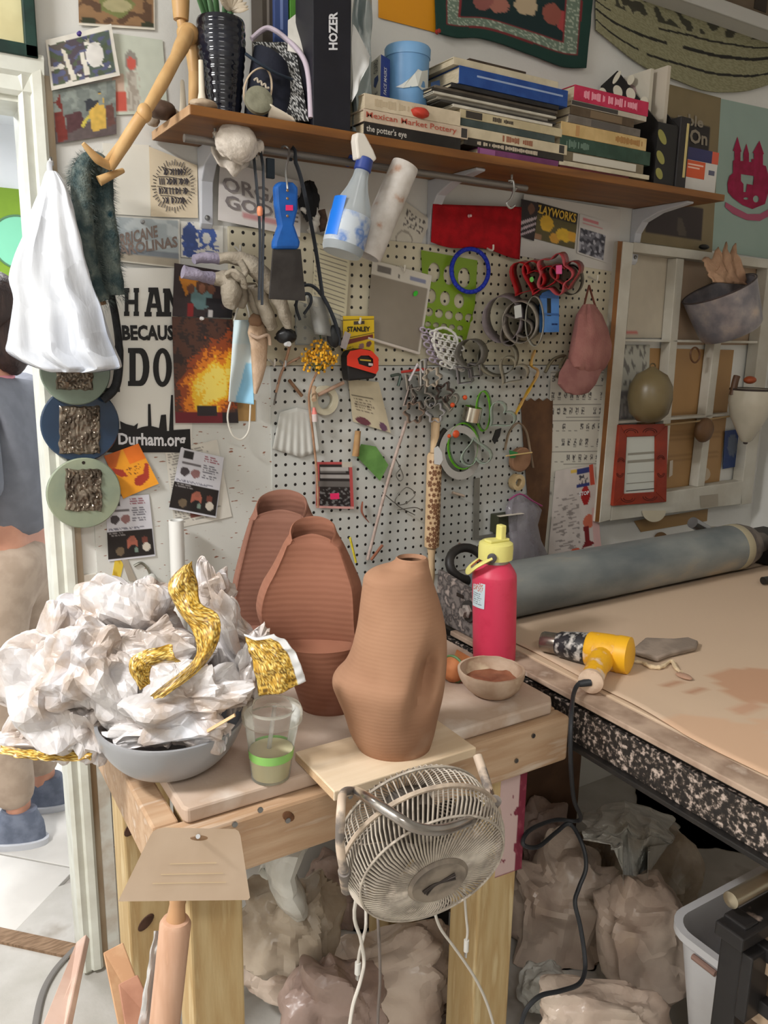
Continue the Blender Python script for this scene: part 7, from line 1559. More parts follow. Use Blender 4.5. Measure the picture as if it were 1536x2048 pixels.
one('black_swatch', MB().prism([W(x, y, PO + .062) for x, y in ((985, 880), (992, 860), (1003, 856), (1000, 872), (990, 888))], (0, .003, 0)), M('black_plastic', (20, 20, 20), r=.4), 'small black plastic leaf on the mint cutter', 'plastic piece', sm=False)
# carved rolling pin
a = W(862, 838, PO + .03); b_ = W(870, 1165, PO + .03); a.x = b_.x = (a.x + b_.x) / 2 ; k = pxk(W(865, 1000, PO + .03))
e = emp('carved_rolling_pin', V((a.x, a.y, b_.z)), 'pale rolling pin with a brown floral pattern hanging on the pegboard', 'rolling pin')
zz = lambda py: W(866, py, PO + .03).z
PW = M('pin_pale_wood', (216, 186, 148), (204, 172, 132), 20, r=.55, st=(3, 3, .5))
ob('handle', MB().lathe([(9 * k, zz(905)), (8.5 * k, zz(870)), (9 * k, zz(842)), (7 * k, zz(836))], (a.x, a.y, 0), 20), PW, e)
ob('barrel', MB().lathe([(10 * k, zz(1096)), (15 * k, zz(1092)), (15 * k, zz(912)), (12 * k, zz(906))], (a.x, a.y, 0), 32), PW, e)
ob('handle', MB().lathe([(7 * k, zz(1170)), (8.5 * k, zz(1150)), (7 * k, zz(1110)), (9 * k, zz(1097))], (a.x, a.y, 0), 20), PW, e)
BRP = M('burnt_pattern', (128, 88, 60), (112, 74, 50), 60, r=.7)
rr_ = random.Random(9); r_ = 15 * k + .0004
def onpin(px_, py_): 
    th = px_ / 15; return V((a.x + r_ * math.sin(th), a.y - r_ * math.cos(th), zz(py_)))
for i, y in enumerate(range(922, 1088, 11)):
    for x in (-17, -8, 1, 10, 19):
        x_ = x + (4 if i % 2 else 0); big = (i % 4 == 0 and x in (1,)) or rr_.random() > .75; s_ = 6.0 if big else rr_.uniform(2.6, 4.2)
        pts = [onpin(x_ + s_ * (1 + .2 * math.cos(6 * t)) * math.cos(t), y + s_ * 1.1 * (1 + .2 * math.cos(6 * t)) * math.sin(t)) for t in [2 * math.pi * q / 12 for q in range(12)]]
        ob('flower_motif', MB().add([onpin(x_, y)] + pts, [(0, q + 1, (q + 1) % 12 + 1) for q in range(12)]), BRP, e, sm=False, orient=False)
one('pin_tag', flat([[(868, 896), (876, 892), (884, 905), (886, 920), (880, 930), (868, 928)]], .001, wp(PO + .05)), M('tag_white', (226, 226, 226), r=.4), 'white price tag hanging on the carved rolling pin', 'tag', sm=False)
for nm, pts, lb in (('wire_tool', ((790, 915), (806, 950), (800, 962), (792, 950), (800, 938)), 'thin looped wire tool on the white pegboard'), ('wire_tool', ((765, 985), (800, 1010), (830, 990), (812, 975), (790, 1005), (830, 1030)), 'tangled steel wire low on the white pegboard'), ('wire_tool', ((795, 1020), (830, 1015), (845, 1022)), 'short straight wire left of the carved rolling pin')):
    one(nm, MB().tube(bez([W(x, y, PO + .02 + .004 * math.sin(q)) for q, (x, y) in enumerate(pts)], 5), .0014, 6), M('wire_steel', (120, 118, 112), r=.4, m=.6), lb, 'wire')
one('rust_scrap', MB().tube(bez([W(725, 1003, PO + .01), W(724, 1025, PO + .012), W(738, 1045, PO + .01)], 4), [.003, .004, .005, .005, .005, .004, .004, .003, .002], 8, flat=(1, .4)), M('rust_brown', (140, 84, 66), r=.9), 'curved rusty scrap hanging behind the middle vase', 'scrap')
# wooden disc tool, tape ring, bracket strip, leather, zip bag
e = emp('round_wood_stamp', W(1035, 945, PO), 'round brown wooden stamp with a cord loop on the pegboard', 'stamp')
c = W(1036, 918, PO + .015)
ob('disc', MB().lathe([(.036, 0), (.037, .003), (.037, .016), (.034, .019), (.001, .019)], c, 40, (0, -1, 0), el=(1, .92)), M('stamp_wood', (150, 112, 84), (134, 96, 70), 16, r=.6), e)
ob('loop', MB().tube(bez([W(1010, 900, PO + .02), W(1018, 865, PO + .02), W(1036, 846, PO + .02), W(1052, 862, PO + .02), W(1060, 900, PO + .02), W(1066, 935, PO + .02)], 6), .0048, 10, flat=(1, .5)), M('loop_leather', (150, 130, 108), r=.8), e)
ob('pencil', MB().tube([W(1012, 912, PO + .045), W(1064, 905, PO + .045)], .0022, 8), M('pencil_tan', (206, 176, 120), r=.5), e)
ob('green_flag', flat([[(1018, 900), (1036, 905), (1030, 916), (1020, 916)]], .002, wp(PO + .04)), M('flag_green', (50, 130, 70), r=.6), e, sm=False)
c = W(1029, 963, PO + .01)
one('masking_tape', MB().loft([[c + V((math.cos(t) * r_, -y, math.sin(t) * r_)) for t in [2 * math.pi * i / 30 for i in range(30)]] for r_, y in ((.012, 0), (.0235, 0), (.0235, .02), (.012, .02), (.012, 0))], True, False, False), M('masking_cream', (206, 182, 140), (192, 166, 124), 40, r=.7), 'small roll of cream masking tape under the wooden stamp', 'tape')
e = one('leather_strip', flat([[(1041, 796)] + [(1046 + i * 8, 796 + (6 if i % 2 else 0)) for i in range(8)] + [(1106, 800), (1104, 900), (1098, 1010), (1088, 1110), (1060, 1100), (1054, 980), (1046, 880)]], .005, wp(PO + .001)), M('dark_leather', (104, 72, 46), (84, 56, 36), 14, r=.7, bump=.15), 'dark brown board strip with a notched top on the pegboard', 'board strip', sm=False)
one('steel_bracket', MB().prism([W(x, y, PO + .008) for x, y in ((949, 958), (960, 956), (958, 1072), (1000, 1066), (1000, 1074), (946, 1080))], (0, .004, 0)), M('bracket_grey', (150, 148, 140), r=.4, m=.5), 'grey l-shaped steel strip behind the water bottle', 'bracket', sm=False)
ZP = thin('zip_bag_film', (186, 184, 190), .45, .12, (150, 140, 150), 30, .3)
e = emp('zip_bag', W(1060, 1120, PO + .01), 'crumpled clear zip bag with a purple seal hanging over the roller', 'zip bag')
m = MB().loft([[W(lerp(l, r_, .5 + .5 * math.cos(t)), y, PO + .012 + f * (1 - math.sin(t)) * .02 + .006 * nz(math.cos(t) * 4, y * .05, math.sin(t))) for t in [2 * math.pi * i / 36 for i in range(36)]] for y, l, r_, f in ((988, 1026, 1052, .4), (1005, 1016, 1072, .7), (1020, 1010, 1084, .9), (1050, 1014, 1076, 1), (1080, 1020, 1082, 1.3), (1110, 1018, 1096, 1.4), (1130, 1020, 1100, 1), (1142, 1040, 1090, .5))])
ob('bag_film', m, ZP, e)
ob('purple_seal', MB().tube(bez([W(1018, 1000, PO + .045), W(1040, 988, PO + .05), W(1062, 1000, PO + .05), W(1084, 1012, PO + .045)], 4), .0025, 6), M('seal_purple', (150, 60, 110), r=.4), e)
one('white_block_tool', MB().box(W(1000, 1034, PO + .06), W(1042, 1025, PO + .045)), M('tool_cream', (222, 212, 196), r=.5), 'cream bar tool lying across the zip bag', 'tool', sm=False, bev=.001)
one('dark_green_block', MB().box(W(995, 1068, PO + .04), W(1020, 1022, PO + .004)), M('dark_olive_block', (56, 58, 40), r=.6), 'dark olive block behind the yellow bottle lid', 'block', sm=False, bev=.002)
# charts
def chart(u, v):
    c = (206, 202, 190)
    row = int(v * 7); vv = v * 7 - row
    if .1 < vv < .13 or (.9 < vv < .93 and u > .3): c = (130, 126, 118)
    if .3 < vv < .7 and row < 6:
        cell = int(u * 9); uu = u * 9 - cell
        if .25 < uu < .75 and nz(cell * 3.3, row * 5.1) > -.15 and nz(u * 60, v * 60) > -.1: c = (84, 80, 78)
    if .76 < vv < .8 and nz(int(u * 9) * 2.1, row) > -.1 and .25 < u * 9 % 1 < .75: c = (120, 116, 110)
    return S(*c)
sheet('symbol_chart', [(1102, 742), (1213, 742), (1196, 960), (1092, 962)], PO + .004, chart, 'white paper chart of small black symbols beside the old window', 'chart', n=(90, 130))
sheet('symbol_chart', [(1092, 955), (1130, 950), (1120, 1110), (1084, 1118)], PO + .003, pic((206, 202, 190), [('t', (.1, .02, .9, .2), (130, 126, 118), 6)], .03), 'lower end of a paper chart behind the stop leaflet', 'chart', n=(16, 30))
e = sheet('stop_leaflet', [(1110, 942), (1188, 928), (1203, 1098), (1096, 1124)], PO + .010, pic((206, 196, 190), [('r', (.52, .02, .86, .08), (44, 56, 120)), ('r', (.52, .2, .84, .23), (44, 56, 120)), ('r', (.86, .0, .98, .23), (196, 80, 60)), ('r', (.38, .02, .52, .05), (214, 180, 80)), ('n', (.54, .09, .8, .19), (70, 70, 80), 22, 22, .05), ('e', (.74, .33, .1, .1), (170, 36, 36)), ('p', [(.66, .38), (.82, .38), (.78, .45), (.7, .45)], (160, 30, 30)), ('e', (.8, .64, .12, .08), (206, 110, 84)), ('p', [(.68, .7), (.78, .7), (.78, .86), (.9, .92), (.62, .94), (.7, .86)], (120, 24, 30)), ('e', (.5, .96, .1, .05), (206, 90, 60)), ('r', (.86, .5, 1, 1), (216, 176, 172)), ('n', (.05, .3, .6, .95), (150, 140, 136), 6, 40, .18)], .08), 'crumpled leaflet with a red stop sign and wine glasses', 'leaflet', n=(54, 80), bow=.006)
txt('STOP', [(1158, 984), (1178, 981), (1178, 989), (1158, 992)], PO + .0165, INKW, e, 'lettering', .03)
# ================================================================ OLD WINDOW SASH ON THE WALL
WF = M('old_white_paint', (200, 196, 184), (186, 180, 166), 8, r=.6, bump=.06, bs=60)
e = emp('window_sash', W(1200, 1046, .05), 'old white wooden window sash hung on the wall as a pinboard', 'window sash')
FO = .05
def bar(name, pts, o0=FO, o1=.008, mat=WF, par=None):
    P = [W(x, y, o0) for x, y in pts]; return ob(name, MB().hexa(P + [V((p.x, -o1, p.z)) for p in P]), mat, par or e, sm=False, bev=.002)
bar('stile', [(1247, 482), (1268, 486), (1221, 1040), (1199, 1046)])
bar('stile', [(1536, 534), (1558, 537), (1503, 1007), (1480, 1010)])
bar('top_rail', [(1268, 484), (1540, 520), (1537, 537), (1267, 504)])
bar('bottom_rail', [(1226, 1000), (1486, 962), (1484, 1008), (1221, 1042)])
bar('muntin', [(1354, 516), (1369, 518), (1330, 985), (1316, 987)], FO - .006)
bar('muntin', [(1447, 528), (1461, 530), (1409, 972), (1395, 974)], FO - .006)
bar('muntin', [(1250, 678), (1520, 682), (1519, 687), (1250, 683)], FO - .006)
bar('muntin', [(1237, 842), (1500, 824), (1500, 829), (1237, 848)], FO - .006)
ob('brown_edge', MB().hexa([W(1236, 482, .048), W(1245, 483, .048), W(1199, 1044, .048), W(1190, 1043, .048)] + [W(1236, 482, .006), W(1245, 483, .006), W(1199, 1044, .006), W(1190, 1043, .006)]), M('edge_brown_wood', (140, 92, 44), (120, 76, 36), 10, r=.6), e, sm=False)
def wsheet(nm, q, c, lb, L=(), mott=.06, off=.006, cat='paper', n=(20, 20), **k_): return sheet(nm, q, off, pic(c, L, mott), lb, cat, n=n, **k_)
wsheet('white_paper', [(1266, 505), (1346, 514), (1330, 676), (1252, 676)], (190, 180, 162), 'white paper filling the top left pane of the old window', [('r', (.0, .92, .3, .96), (190, 100, 96))], n=(16, 30))
wsheet('tan_paper', [(1362, 516), (1536, 540), (1520, 690), (1350, 690)], (170, 146, 122), 'tan wrinkled paper in the top right panes of the old window')
wsheet('map_print', [(1248, 690), (1300, 690), (1295, 840), (1238, 846)], (180, 178, 166), 'grey map print in the left middle pane of the old window', [('n', (0, 0, .9, .5), (110, 106, 100), 7, 9, .15), ('r', (0, .6, .8, .98), (110, 104, 106)), ('n', (0, .6, .8, .98), (150, 146, 140), 9, 9, .1)], n=(24, 30))
wsheet('kraft_sheet', [(1294, 696), (1468, 700), (1438, 968), (1255, 992)], (168, 130, 84), 'large brown kraft paper sheet behind the lower panes', [('r', (.18, .42 + i * .03, .95, .424 + i * .03), (150, 114, 72)) for i in range(14)], n=(30, 60), off=.004)
wsheet('blue_card', [(1450, 862), (1482, 858), (1480, 932), (1446, 938)], (36, 58, 110), 'small dark blue photo card in the lower right pane', [('e', (.5, .4, .3, .3), (90, 100, 120), .4)], .15, .012)
wsheet('yellow_cardboard', [(1268, 1042), (1416, 1018), (1414, 1042), (1282, 1064)], (160, 126, 80), 'strip of brown cardboard peeking under the old window', n=(10, 6), off=.003)
wsheet('beige_note', [(1400, 992), (1436, 988), (1436, 1012), (1402, 1016)], (160, 150, 134), 'small beige note stuck on the bottom rail of the old window', n=(6, 6), off=FO + .002)
one('cork_disc', flat([[(1308 + 24 * math.cos(t), 1021 + 23 * math.sin(t)) for t in [math.pi * i / 16 for i in range(17)]]], .004, wp(FO + .003)), M('cream_disc', (206, 196, 172), r=.7), 'cream half disc hanging over the bottom rail of the old window', 'disc', sm=False)
one('card_disc', flat([circ(1405, 948, 16, 15, 20)], .003, wp(.02)), M('tan_disc', (186, 168, 144), r=.7), 'small pale disc in the lower middle pane', 'disc', sm=False)
one('brown_half_disc', flat([[(1322 + 14 * math.cos(t), 1078 - 14 * math.sin(t)) for t in [math.pi * i / 14 for i in range(15)]]], .004, wp(.003)), M('brown_disc', (124, 94, 62), r=.7), 'small brown half disc on the wall above the roller', 'disc', sm=False)
one('black_clip', MB().blob(W(1408, 494, .03), .022, .012, .008, 12, .1, 2, 3), M('clip_black', (28, 26, 24), r=.5), 'black spring clip on top of the old window', 'clip')
one('brown_ring', MB().tube([W(1390 + 9 * math.cos(t), 710 + 15 * math.sin(t), .05) for t in [2 * math.pi * i / 24 for i in range(24)]], .003, 8, closed=True), M('ring_brown', (96, 62, 36), r=.5), 'dark brown ring hanging under the galvanised pot', 'ring')
one('white_tag_strip', flat([[(1340, 922), (1346, 920), (1345, 950), (1338, 955)]], .003, wp(.02)), M('tag_strip', (196, 184, 168), r=.7), 'narrow white tag right of the red carved frame', 'tag', sm=False)
# galvanised pot with rag
a = W(1436, 590, .13); k = pxk(a); ax = (W(1478, 690, .10) - W(1432, 575, .16)).normalized()
ax = V((.10, .12, -.3)).normalized()
pt = W(1435, 560, .15); r_ = 70 * k
e = emp('galvanised_pot', pt + ax * .14, 'dented galvanised metal pot hanging tilted on the old window', 'pot')
GV = M('galvanised', (120, 116, 122), (150, 142, 142), 16, r=.32, m=.35, c3=(186, 168, 156), lo=.4, hi=.55, det=6)
ax = (V((.0, .0, -1)) * .9 + V((.42, 0, 0)) + V((0, -.12, 0))).normalized()
pt = W(1438, 578, .12)
ob('pot_wall', MB().lathe([(r_ * .98, 0), (r_ * 1.02, .001), (r_ * .98, .04), (r_ * .93, .09), (r_ * .87, .135), (r_ * .8, .145), (.001, .147)], pt, 48, ax, cap0=False), GV, e, solid=.0015)
ob('rim_wire', MB().tube([pt + (ax.orthogonal().normalized() * math.cos(t) + ax.cross(ax.orthogonal().normalized()) * math.sin(t)) * r_ * 1.02 for t in [2 * math.pi * i / 40 for i in range(40)]], .0026, 8, closed=True), M('rim_dark', (70, 60, 60), r=.5, m=.5), e)
m = MB().grid(lambda u, v: pt + V(((u - .5) * .17 - .004, -.02 + .05 * (v - .5) , .012 + .12 * v * (.55 + .8 * abs(nz(u * 4, 2, 5))) - .05 * (u - .5) + .05 * (u - .45) )) + V((0, .012 * nz(u * 6, v * 5), 0)), 18, 12)
one('tan_rag', m, M('tan_rag', (176, 140, 112), (158, 122, 96), 18, r=.95, bump=.2, bs=100), 'tan cloth rag stuffed in the mouth of the galvanised pot', 'rag', solid=.004)
# gourd, carved frame, ladle, pitcher
c = W(1300, 792, .10); k = pxk(c)
e = emp('round_gourd', c - V((0, 0, 54 * k)), 'round olive-brown gourd hanging on the old window', 'gourd')
ob('gourd_body', MB().lathe([(2 * k, -54 * k), (22 * k, -50 * k), (38 * k, -34 * k), (44 * k, -5 * k), (42 * k, 20 * k), (30 * k, 42 * k), (12 * k, 52 * k), (5 * k, 58 * k)], c, 40), M('gourd_skin', (112, 98, 68), (98, 84, 56), 9, r=.35, c3=(124, 110, 80)), e)
ob('stem_loop', MB().tube([c + V((8 * k * math.cos(t), 0, 58 * k + 6 * k * math.sin(t))) for t in [2 * math.pi * i / 16 for i in range(16)]], .0022, 6, closed=True), M('gourd_stem', (96, 80, 54), r=.7), e)
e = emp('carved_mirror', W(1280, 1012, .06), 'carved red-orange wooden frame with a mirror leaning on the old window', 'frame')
RD = M('red_carved_wood', (152, 52, 28), (130, 40, 20), 14, r=.5, bump=.1)
FQ = [(1240, 850), (1336, 848), (1333, 1004), (1226, 1012)]; IQ = [(1254, 874), (1312, 872), (1311, 984), (1248, 988)]
fo = .062
for nm, a4 in (('frame_side', (FQ[0], IQ[0], IQ[3], FQ[3])), ('frame_side', (IQ[1], FQ[1], FQ[2], IQ[2])), ('frame_rail', (FQ[0], FQ[1], IQ[1], IQ[0])), ('frame_rail', (IQ[3], IQ[2], FQ[2], FQ[3]))):
    P = [W(x, y, fo) for x, y in a4]; ob(nm, MB().hexa(P + [p + V((0, .012, 0)) for p in P]), RD, e, sm=False, bev=.0015)
for cx, cy, s1, s2 in ((1262, 862, 1, 1), (1300, 861, 1, 1), (1256, 1000, 1, -1), (1300, 997, 1, -1), (1242, 920, .5, 1), (1322, 915, .5, 1), (1240, 950, .5, -1), (1322, 950, .5, -1)):
    for r0 in (9, 14): ob('carved_arc', MB().tube([W(cx + r0 * s1 * math.cos(t), cy - r0 * .6 * s2 * math.sin(t) + (4 if s2 > 0 else -4), fo + .0005) for t in [math.pi * i / 10 for i in range(11)]], .0011, 5), M('carve_dark', (74, 24, 16), r=.7), e)
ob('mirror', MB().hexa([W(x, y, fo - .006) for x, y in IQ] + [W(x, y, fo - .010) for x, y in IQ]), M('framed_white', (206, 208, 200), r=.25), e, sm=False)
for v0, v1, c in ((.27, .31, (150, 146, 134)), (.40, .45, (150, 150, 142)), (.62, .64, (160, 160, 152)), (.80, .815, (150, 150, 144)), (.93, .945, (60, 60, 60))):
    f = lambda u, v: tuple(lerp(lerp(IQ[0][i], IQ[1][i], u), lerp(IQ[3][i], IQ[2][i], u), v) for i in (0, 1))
    ob('painted_reflection', MB().add([W(*f(.06, v0 + .015), fo - .0055), W(*f(1, v0), fo - .0055), W(*f(1, v1), fo - .0055), W(*f(.06, v1 + .015), fo - .0055)], [(0, 1, 2, 3)]), M('stripe_%d' % c[0], c, r=.4), e, sm=False)  # reflection of blinds painted as grey stripes on the pale panel
c = W(1408, 860, .085); k = pxk(c)
e = emp('gourd_ladle', c, 'brown gourd ladle hanging by its long handle across the old window', 'ladle')
ob('ladle_bowl', MB().blob(c, 26 * k, .022, 25 * k, 18, .05, 1.5, 2), M('ladle_brown', (106, 76, 48), (92, 64, 40), 12, r=.5), e)
ob('handle', MB().tube([W(1330, 850, .075), W(1400, 842, .085), W(1462, 832, .08)], .0032, 8), M('ladle_handle', (150, 124, 86), r=.6), e)
c = W(1500, 812, .13); k = pxk(c)
e = emp('white_pitcher', c - V((0, 0, 70 * k)), 'white enamel pitcher hanging upside down at the right of the old window', 'pitcher')
ob('pitcher_body', MB().lathe([(8 * k, -72 * k), (12 * k, -68 * k), (20 * k, -52 * k), (36 * k, -20 * k), (42 * k, 10 * k), (41 * k, 32 * k), (36 * k, 34 * k), (.001, 30 * k)], c, 40), M('enamel_white', (186, 178, 160), (172, 164, 146), 8, r=.25, coat=.3), e)
ob('base_rim', MB().lathe([(41.5 * k, 31 * k), (42 * k, 33 * k), (41 * k, 35 * k)], c, 40, cap0=False, cap1=False), M('enamel_rim', (50, 40, 36), r=.4), e)
ob('spout_knob', MB().blob(c + V((-.002, 0, -74 * k)), .008, .008, .005, 10, .05), M('enamel_rim', (50, 40, 36)), e)
one('wooden_handle', MB().tube(bez([W(1465, 790, .10), W(1470, 765, .10), W(1474, 752, .10)], 4), .011, 12), M('dark_brown_wood', (84, 56, 36), r=.5), 'dark brown wooden handle left of the white pitcher', 'pestle')  # just a dark wooden handle, built as a plain tube
one('orange_lid', MB().blob(W(1500, 760, .10), .022, .02, .013, 12, .05, 1, 3), M('orange_brown', (150, 70, 36), r=.5), 'orange-brown lid above the white pitcher', 'bauble')  # an orange-brown lid, built as a flattened blob
# ================================================================ PRINTS AND TEXTILES HIGH UP
TAN_ = (128, 112, 80)
e = sheet('framed_print', [(1300, 158), (1442, 196), (1424, 505), (1262, 482)], .004, pic(TAN_, [('r', (.18, .2, .86, .52), (34, 28, 28)), ('r', (.16, .72, .84, .93), (46, 34, 34)), ('n', (.18, .73, .83, .92), (80, 70, 60), 8, 6, .2), ('e', (.5, .47, .1, .04), (96, 70, 56))], .08), 'dark concert print on a tan mat behind the right end of the shelf', 'print', n=(50, 80))
GRY = M('print_grey_ink', (150, 140, 124), r=.7)
txt('mble', [(1356, 222), (1407, 236), (1406, 256), (1355, 248)], .0055, GRY, e, 'lettering', .03)
txt('On', [(1380, 256), (1415, 265), (1414, 292), (1379, 286)], .0055, GRY, e, 'lettering', .03)
e = sheet('castle_poster', [(1436, 196), (1575, 226), (1552, 520), (1424, 500)], .003, pic((150, 170, 160), [], .05), 'pale blue poster with a magenta emblem near the corner', 'poster', n=(10, 14))
MG = M('magenta_ink', (158, 20, 70), (140, 14, 58), 30, r=.7)
ob('emblem', flat([[(1455, 366), (1459, 352), (1466, 346), (1466, 322), (1469, 320), (1469, 302), (1466, 302), (1475, 273), (1483, 303), (1481, 304), (1481, 322), (1487, 322), (1487, 306), (1493, 287), (1498, 307), (1498, 324), (1503, 324), (1503, 318), (1508, 318), (1508, 306), (1505, 306), (1519, 281), (1528, 308), (1526, 309), (1526, 330), (1532, 332), (1536, 348), (1538, 380), (1530, 408), (1505, 418), (1485, 410), (1466, 396), (1456, 384)], [(1482, 348), (1508, 352), (1506, 370), (1494, 368), (1492, 384), (1487, 384), (1487, 368), (1482, 362)], circ(1512, 398, 6, 7, 12), circ(1492, 397, 5, 2.5, 10)], .0008, wp(.0045)), MG, e, sm=False)
ob('emblem_ribbon', flat([[(1451, 404), (1470, 415), (1495, 428), (1520, 428), (1538, 418), (1538, 432), (1520, 442), (1493, 440), (1466, 428), (1450, 414)]], .0008, wp(.0045)), M('magenta_pale', (170, 84, 110), r=.7), e, sm=False)
def top_quad(name, top, bot, off, fn, n, label, cat, amp=.004, mat=FABP, th=.003):
    Lt = bez([W(x, y, off) for x, y in top], 6); Lb = bez([W(x, y, off) for x, y in bot], 6); a, b2 = len(Lt) - 1, len(Lb) - 1
    g = lambda L, t: L[min(int(t), len(L) - 2)].lerp(L[min(int(t), len(L) - 2) + 1], t - min(int(t), len(L) - 2))
    m = MB().grid(lambda u, v: lerp(g(Lt, u * a), g(Lb, u * b2), v) + V((0, -abs(amp * nz(u * 5, v * 4, 7)), 0)), *n)
    m.c = [fn(i / n[0], j / n[1]) for j in range(n[1] + 1) for i in range(n[0] + 1)]
    return one(name, m, mat, label, cat, solid=th)
def emb(u, v):
    b_ = min(u, 1 - u, (1 - v) * .9)
    if b_ < .1 + .02 * nz(u * 4, v * 4): return S(22, 58, 50)
    if b_ < .115: return S(120, 40, 44)
    if b_ < .20: return S(110, 128, 112) if nz(u * 60, v * 60) < .2 else S(176, 186, 168)
    if b_ < .212: return S(130, 44, 48)
    for cx, cy, r, c in ((.36, .55, .07, (150, 90, 84)), (.45, .6, .05, (170, 110, 96)), (.58, .52, .06, (190, 170, 140)), (.72, .55, .05, (150, 84, 72)), (.79, .58, .05, (170, 70, 70)), (.3, .3, .06, (130, 96, 90)), (.52, .28, .06, (176, 120, 96)), (.7, .3, .05, (190, 150, 110))):
        if ((u - cx) / r) ** 2 + ((v - cy) / (r * 1.9)) ** 2 < 1 + .4 * nz(u * 20, v * 20): return S(*c)
    return S(20, 44, 46)
top_quad('embroidered_cloth', [(866, -120), (1030, -100), (1192, -80)], [(872, 66), (915, 76), (965, 78), (1050, 106), (1125, 134), (1172, 136)], .012, emb, (110, 80), 'dark green embroidered cloth hanging above the books', 'textile')
def knit(u, v):
    w = .03 * math.sin(u * 9) + .02 * nz(u * 6, 1)
    for l, t in ((.42, .012), (.58, .02), (.80, .016)):
        if abs(v - l - w) < t and nz(u * 9, l * 30) > -.25: return S(34, 32, 28)
    if v < .34 and nz(u * 22, v * 7, 4) > .05: return S(60, 58, 46)
    return S(150, 146, 116) if nz(u * 110 + v * 60, v * 120) > 0 else S(132, 128, 98)
top_quad('knit_hanging', [(1190, -40), (1360, 0), (1560, 40)], [(1192, 60), (1240, 100), (1290, 135), (1350, 160), (1410, 182), (1480, 184), (1530, 172), (1556, 160)], .012, knit, (140, 90), 'olive knitted wall hanging with dark wavy stripes', 'textile', th=.004)
sheet('orange_paper', [(757, -70), (890, -60), (884, 68), (757, 35)], .004, pic((224, 150, 20), [], .06), 'orange paper sheet pinned left of the embroidered cloth', 'paper', n=(8, 8), bow=.003)
one('red_pushpin', MB().lathe([(.006, 0), (.004, .004), (.005, .01), (.001, .012)], W(874, 64, .016), 12, (0, -1, 0)), M('pin_red', (150, 40, 30), r=.4), 'red pushpin at the corner of the embroidered cloth', 'pin')
# white ledge high in the corner
p = W(1400, 44, .004)
e = emp('wall_ledge', V((2.4, -.05, p.z)), 'white painted wall ledge high up in the right corner', 'ledge')
x0 = W(1270, -8, .004).x
ob('ledge_board', MB().box((x0, -.075, p.z), (XR - .002, -.0005, p.z + .02)), M('shelf_white', (206, 204, 198), r=.5), e, sm=False, bev=.002)
ob('front_lip', MB().box((x0, -.085, p.z - .003), (XR - .002, -.075, p.z + .035)), M('shelf_lip', (190, 188, 182), r=.5), e, sm=False, bev=.003)
e = emp('brown_plaque', V((2.35, -.05, p.z + .0205)), 'brown wooden plaque standing on the white corner ledge', 'plaque')
ob('plaque_board', MB().box((2.16, -.05, p.z + .0205), (2.6, -.03, p.z + .25)), M('brown_carton', (112, 96, 78), (96, 80, 64), 8, r=.8), e, sm=False, bev=.003)
ob('dark_print', MB().box((2.36, -.052, p.z + .06), (2.42, -.05, p.z + .2)), M('dark_print', (52, 44, 36), r=.8), e, sm=False)
# ================================================================ THE HALL: PICTURE AND PERSON
e = emp('green_painting', W(20, 560, -2.38), 'green painting with a mint circle on the hall wall', 'painting')
a, b_ = W(-140, 362, -2.385), W(50, 562, -2.385)
ob('canvas', MB().box((a.x, 2.36, b_.z), (b_.x, 2.399, a.z)), M('green_canvas', (128, 160, 44), (118, 150, 40), 6, r=.7), e, sm=False)
c = W(40, 485, -2.35)
ob('mint_circle', MB().lathe([(.115, 0), (.115, .002)], (c.x, 2.3605, c.z), 40, (0, -1, 0)), M('mint_paint', (130, 206, 170), r=.7), e)
ob('circle_outline', MB().tube([V((c.x + .117 * math.cos(t), 2.359, c.z + .117 * math.sin(t))) for t in [2 * math.pi * i / 40 for i in range(40)]], .005, 6, closed=True), M('mint_outline', (92, 130, 96), r=.7), e)
# person in profile, mostly past the left edge of the doorway view
PB = T(58, 1648, 0); PB.z = 0
fd = -RH; sd2 = VH            # faces left, far side is away
PE = emp('person', PB, 'person in a grey shirt and beige trousers standing in the hall doorway', 'person')
def PP(f, s, z): return PB + fd * f + sd2 * s + V((0, 0, z))
def skin(name, verts, edges, mat, parent, sub=2, root=0):
    me = bpy.data.meshes.new(name); base = WL[parent]
    me.from_pydata([p - base for p, r in verts], edges, [])
    o = bpy.data.objects.new(name, me); COL.objects.link(o); o.parent = parent; WL[o] = base
    o.modifiers.new('k', 'SKIN').use_smooth_shade = True
    for i, (p, r) in enumerate(verts):
        sv = me.skin_vertices[0].data[i]; sv.radius = r if isinstance(r, tuple) else (r, r); sv.use_root = i == root
    m_ = o.modifiers.new('u', 'SUBSURF'); m_.levels = m_.render_levels = sub
    me.materials.append(mat); return o
SK = M('skin', (206, 150, 124), (196, 140, 116), 20, r=.55, sss=.1)
v, ed = [], []
def add(p, r, prev=None):
    v.append((p, r)); i = len(v) - 1
    if prev is not None: ed.append((prev, i))
    return i
pel = add(PP(0, 0, .90), (.11, .13))
wst = add(PP(.005, 0, 1.05), (.095, .115), pel); ch = add(PP(0, 0, 1.24), (.10, .135), wst); nb = add(PP(-.01, 0, 1.37), .06, ch)
nk = add(PP(.0, 0, 1.42), .05, nb); hd1 = add(PP(.02, 0, 1.50), (.085, .072), nk); hd2 = add(PP(.012, 0, 1.58), (.088, .075), hd1); hd3 = add(PP(0, 0, 1.635), .05, hd2)
nose = add(PP(.118, 0, 1.525), .011, hd1)
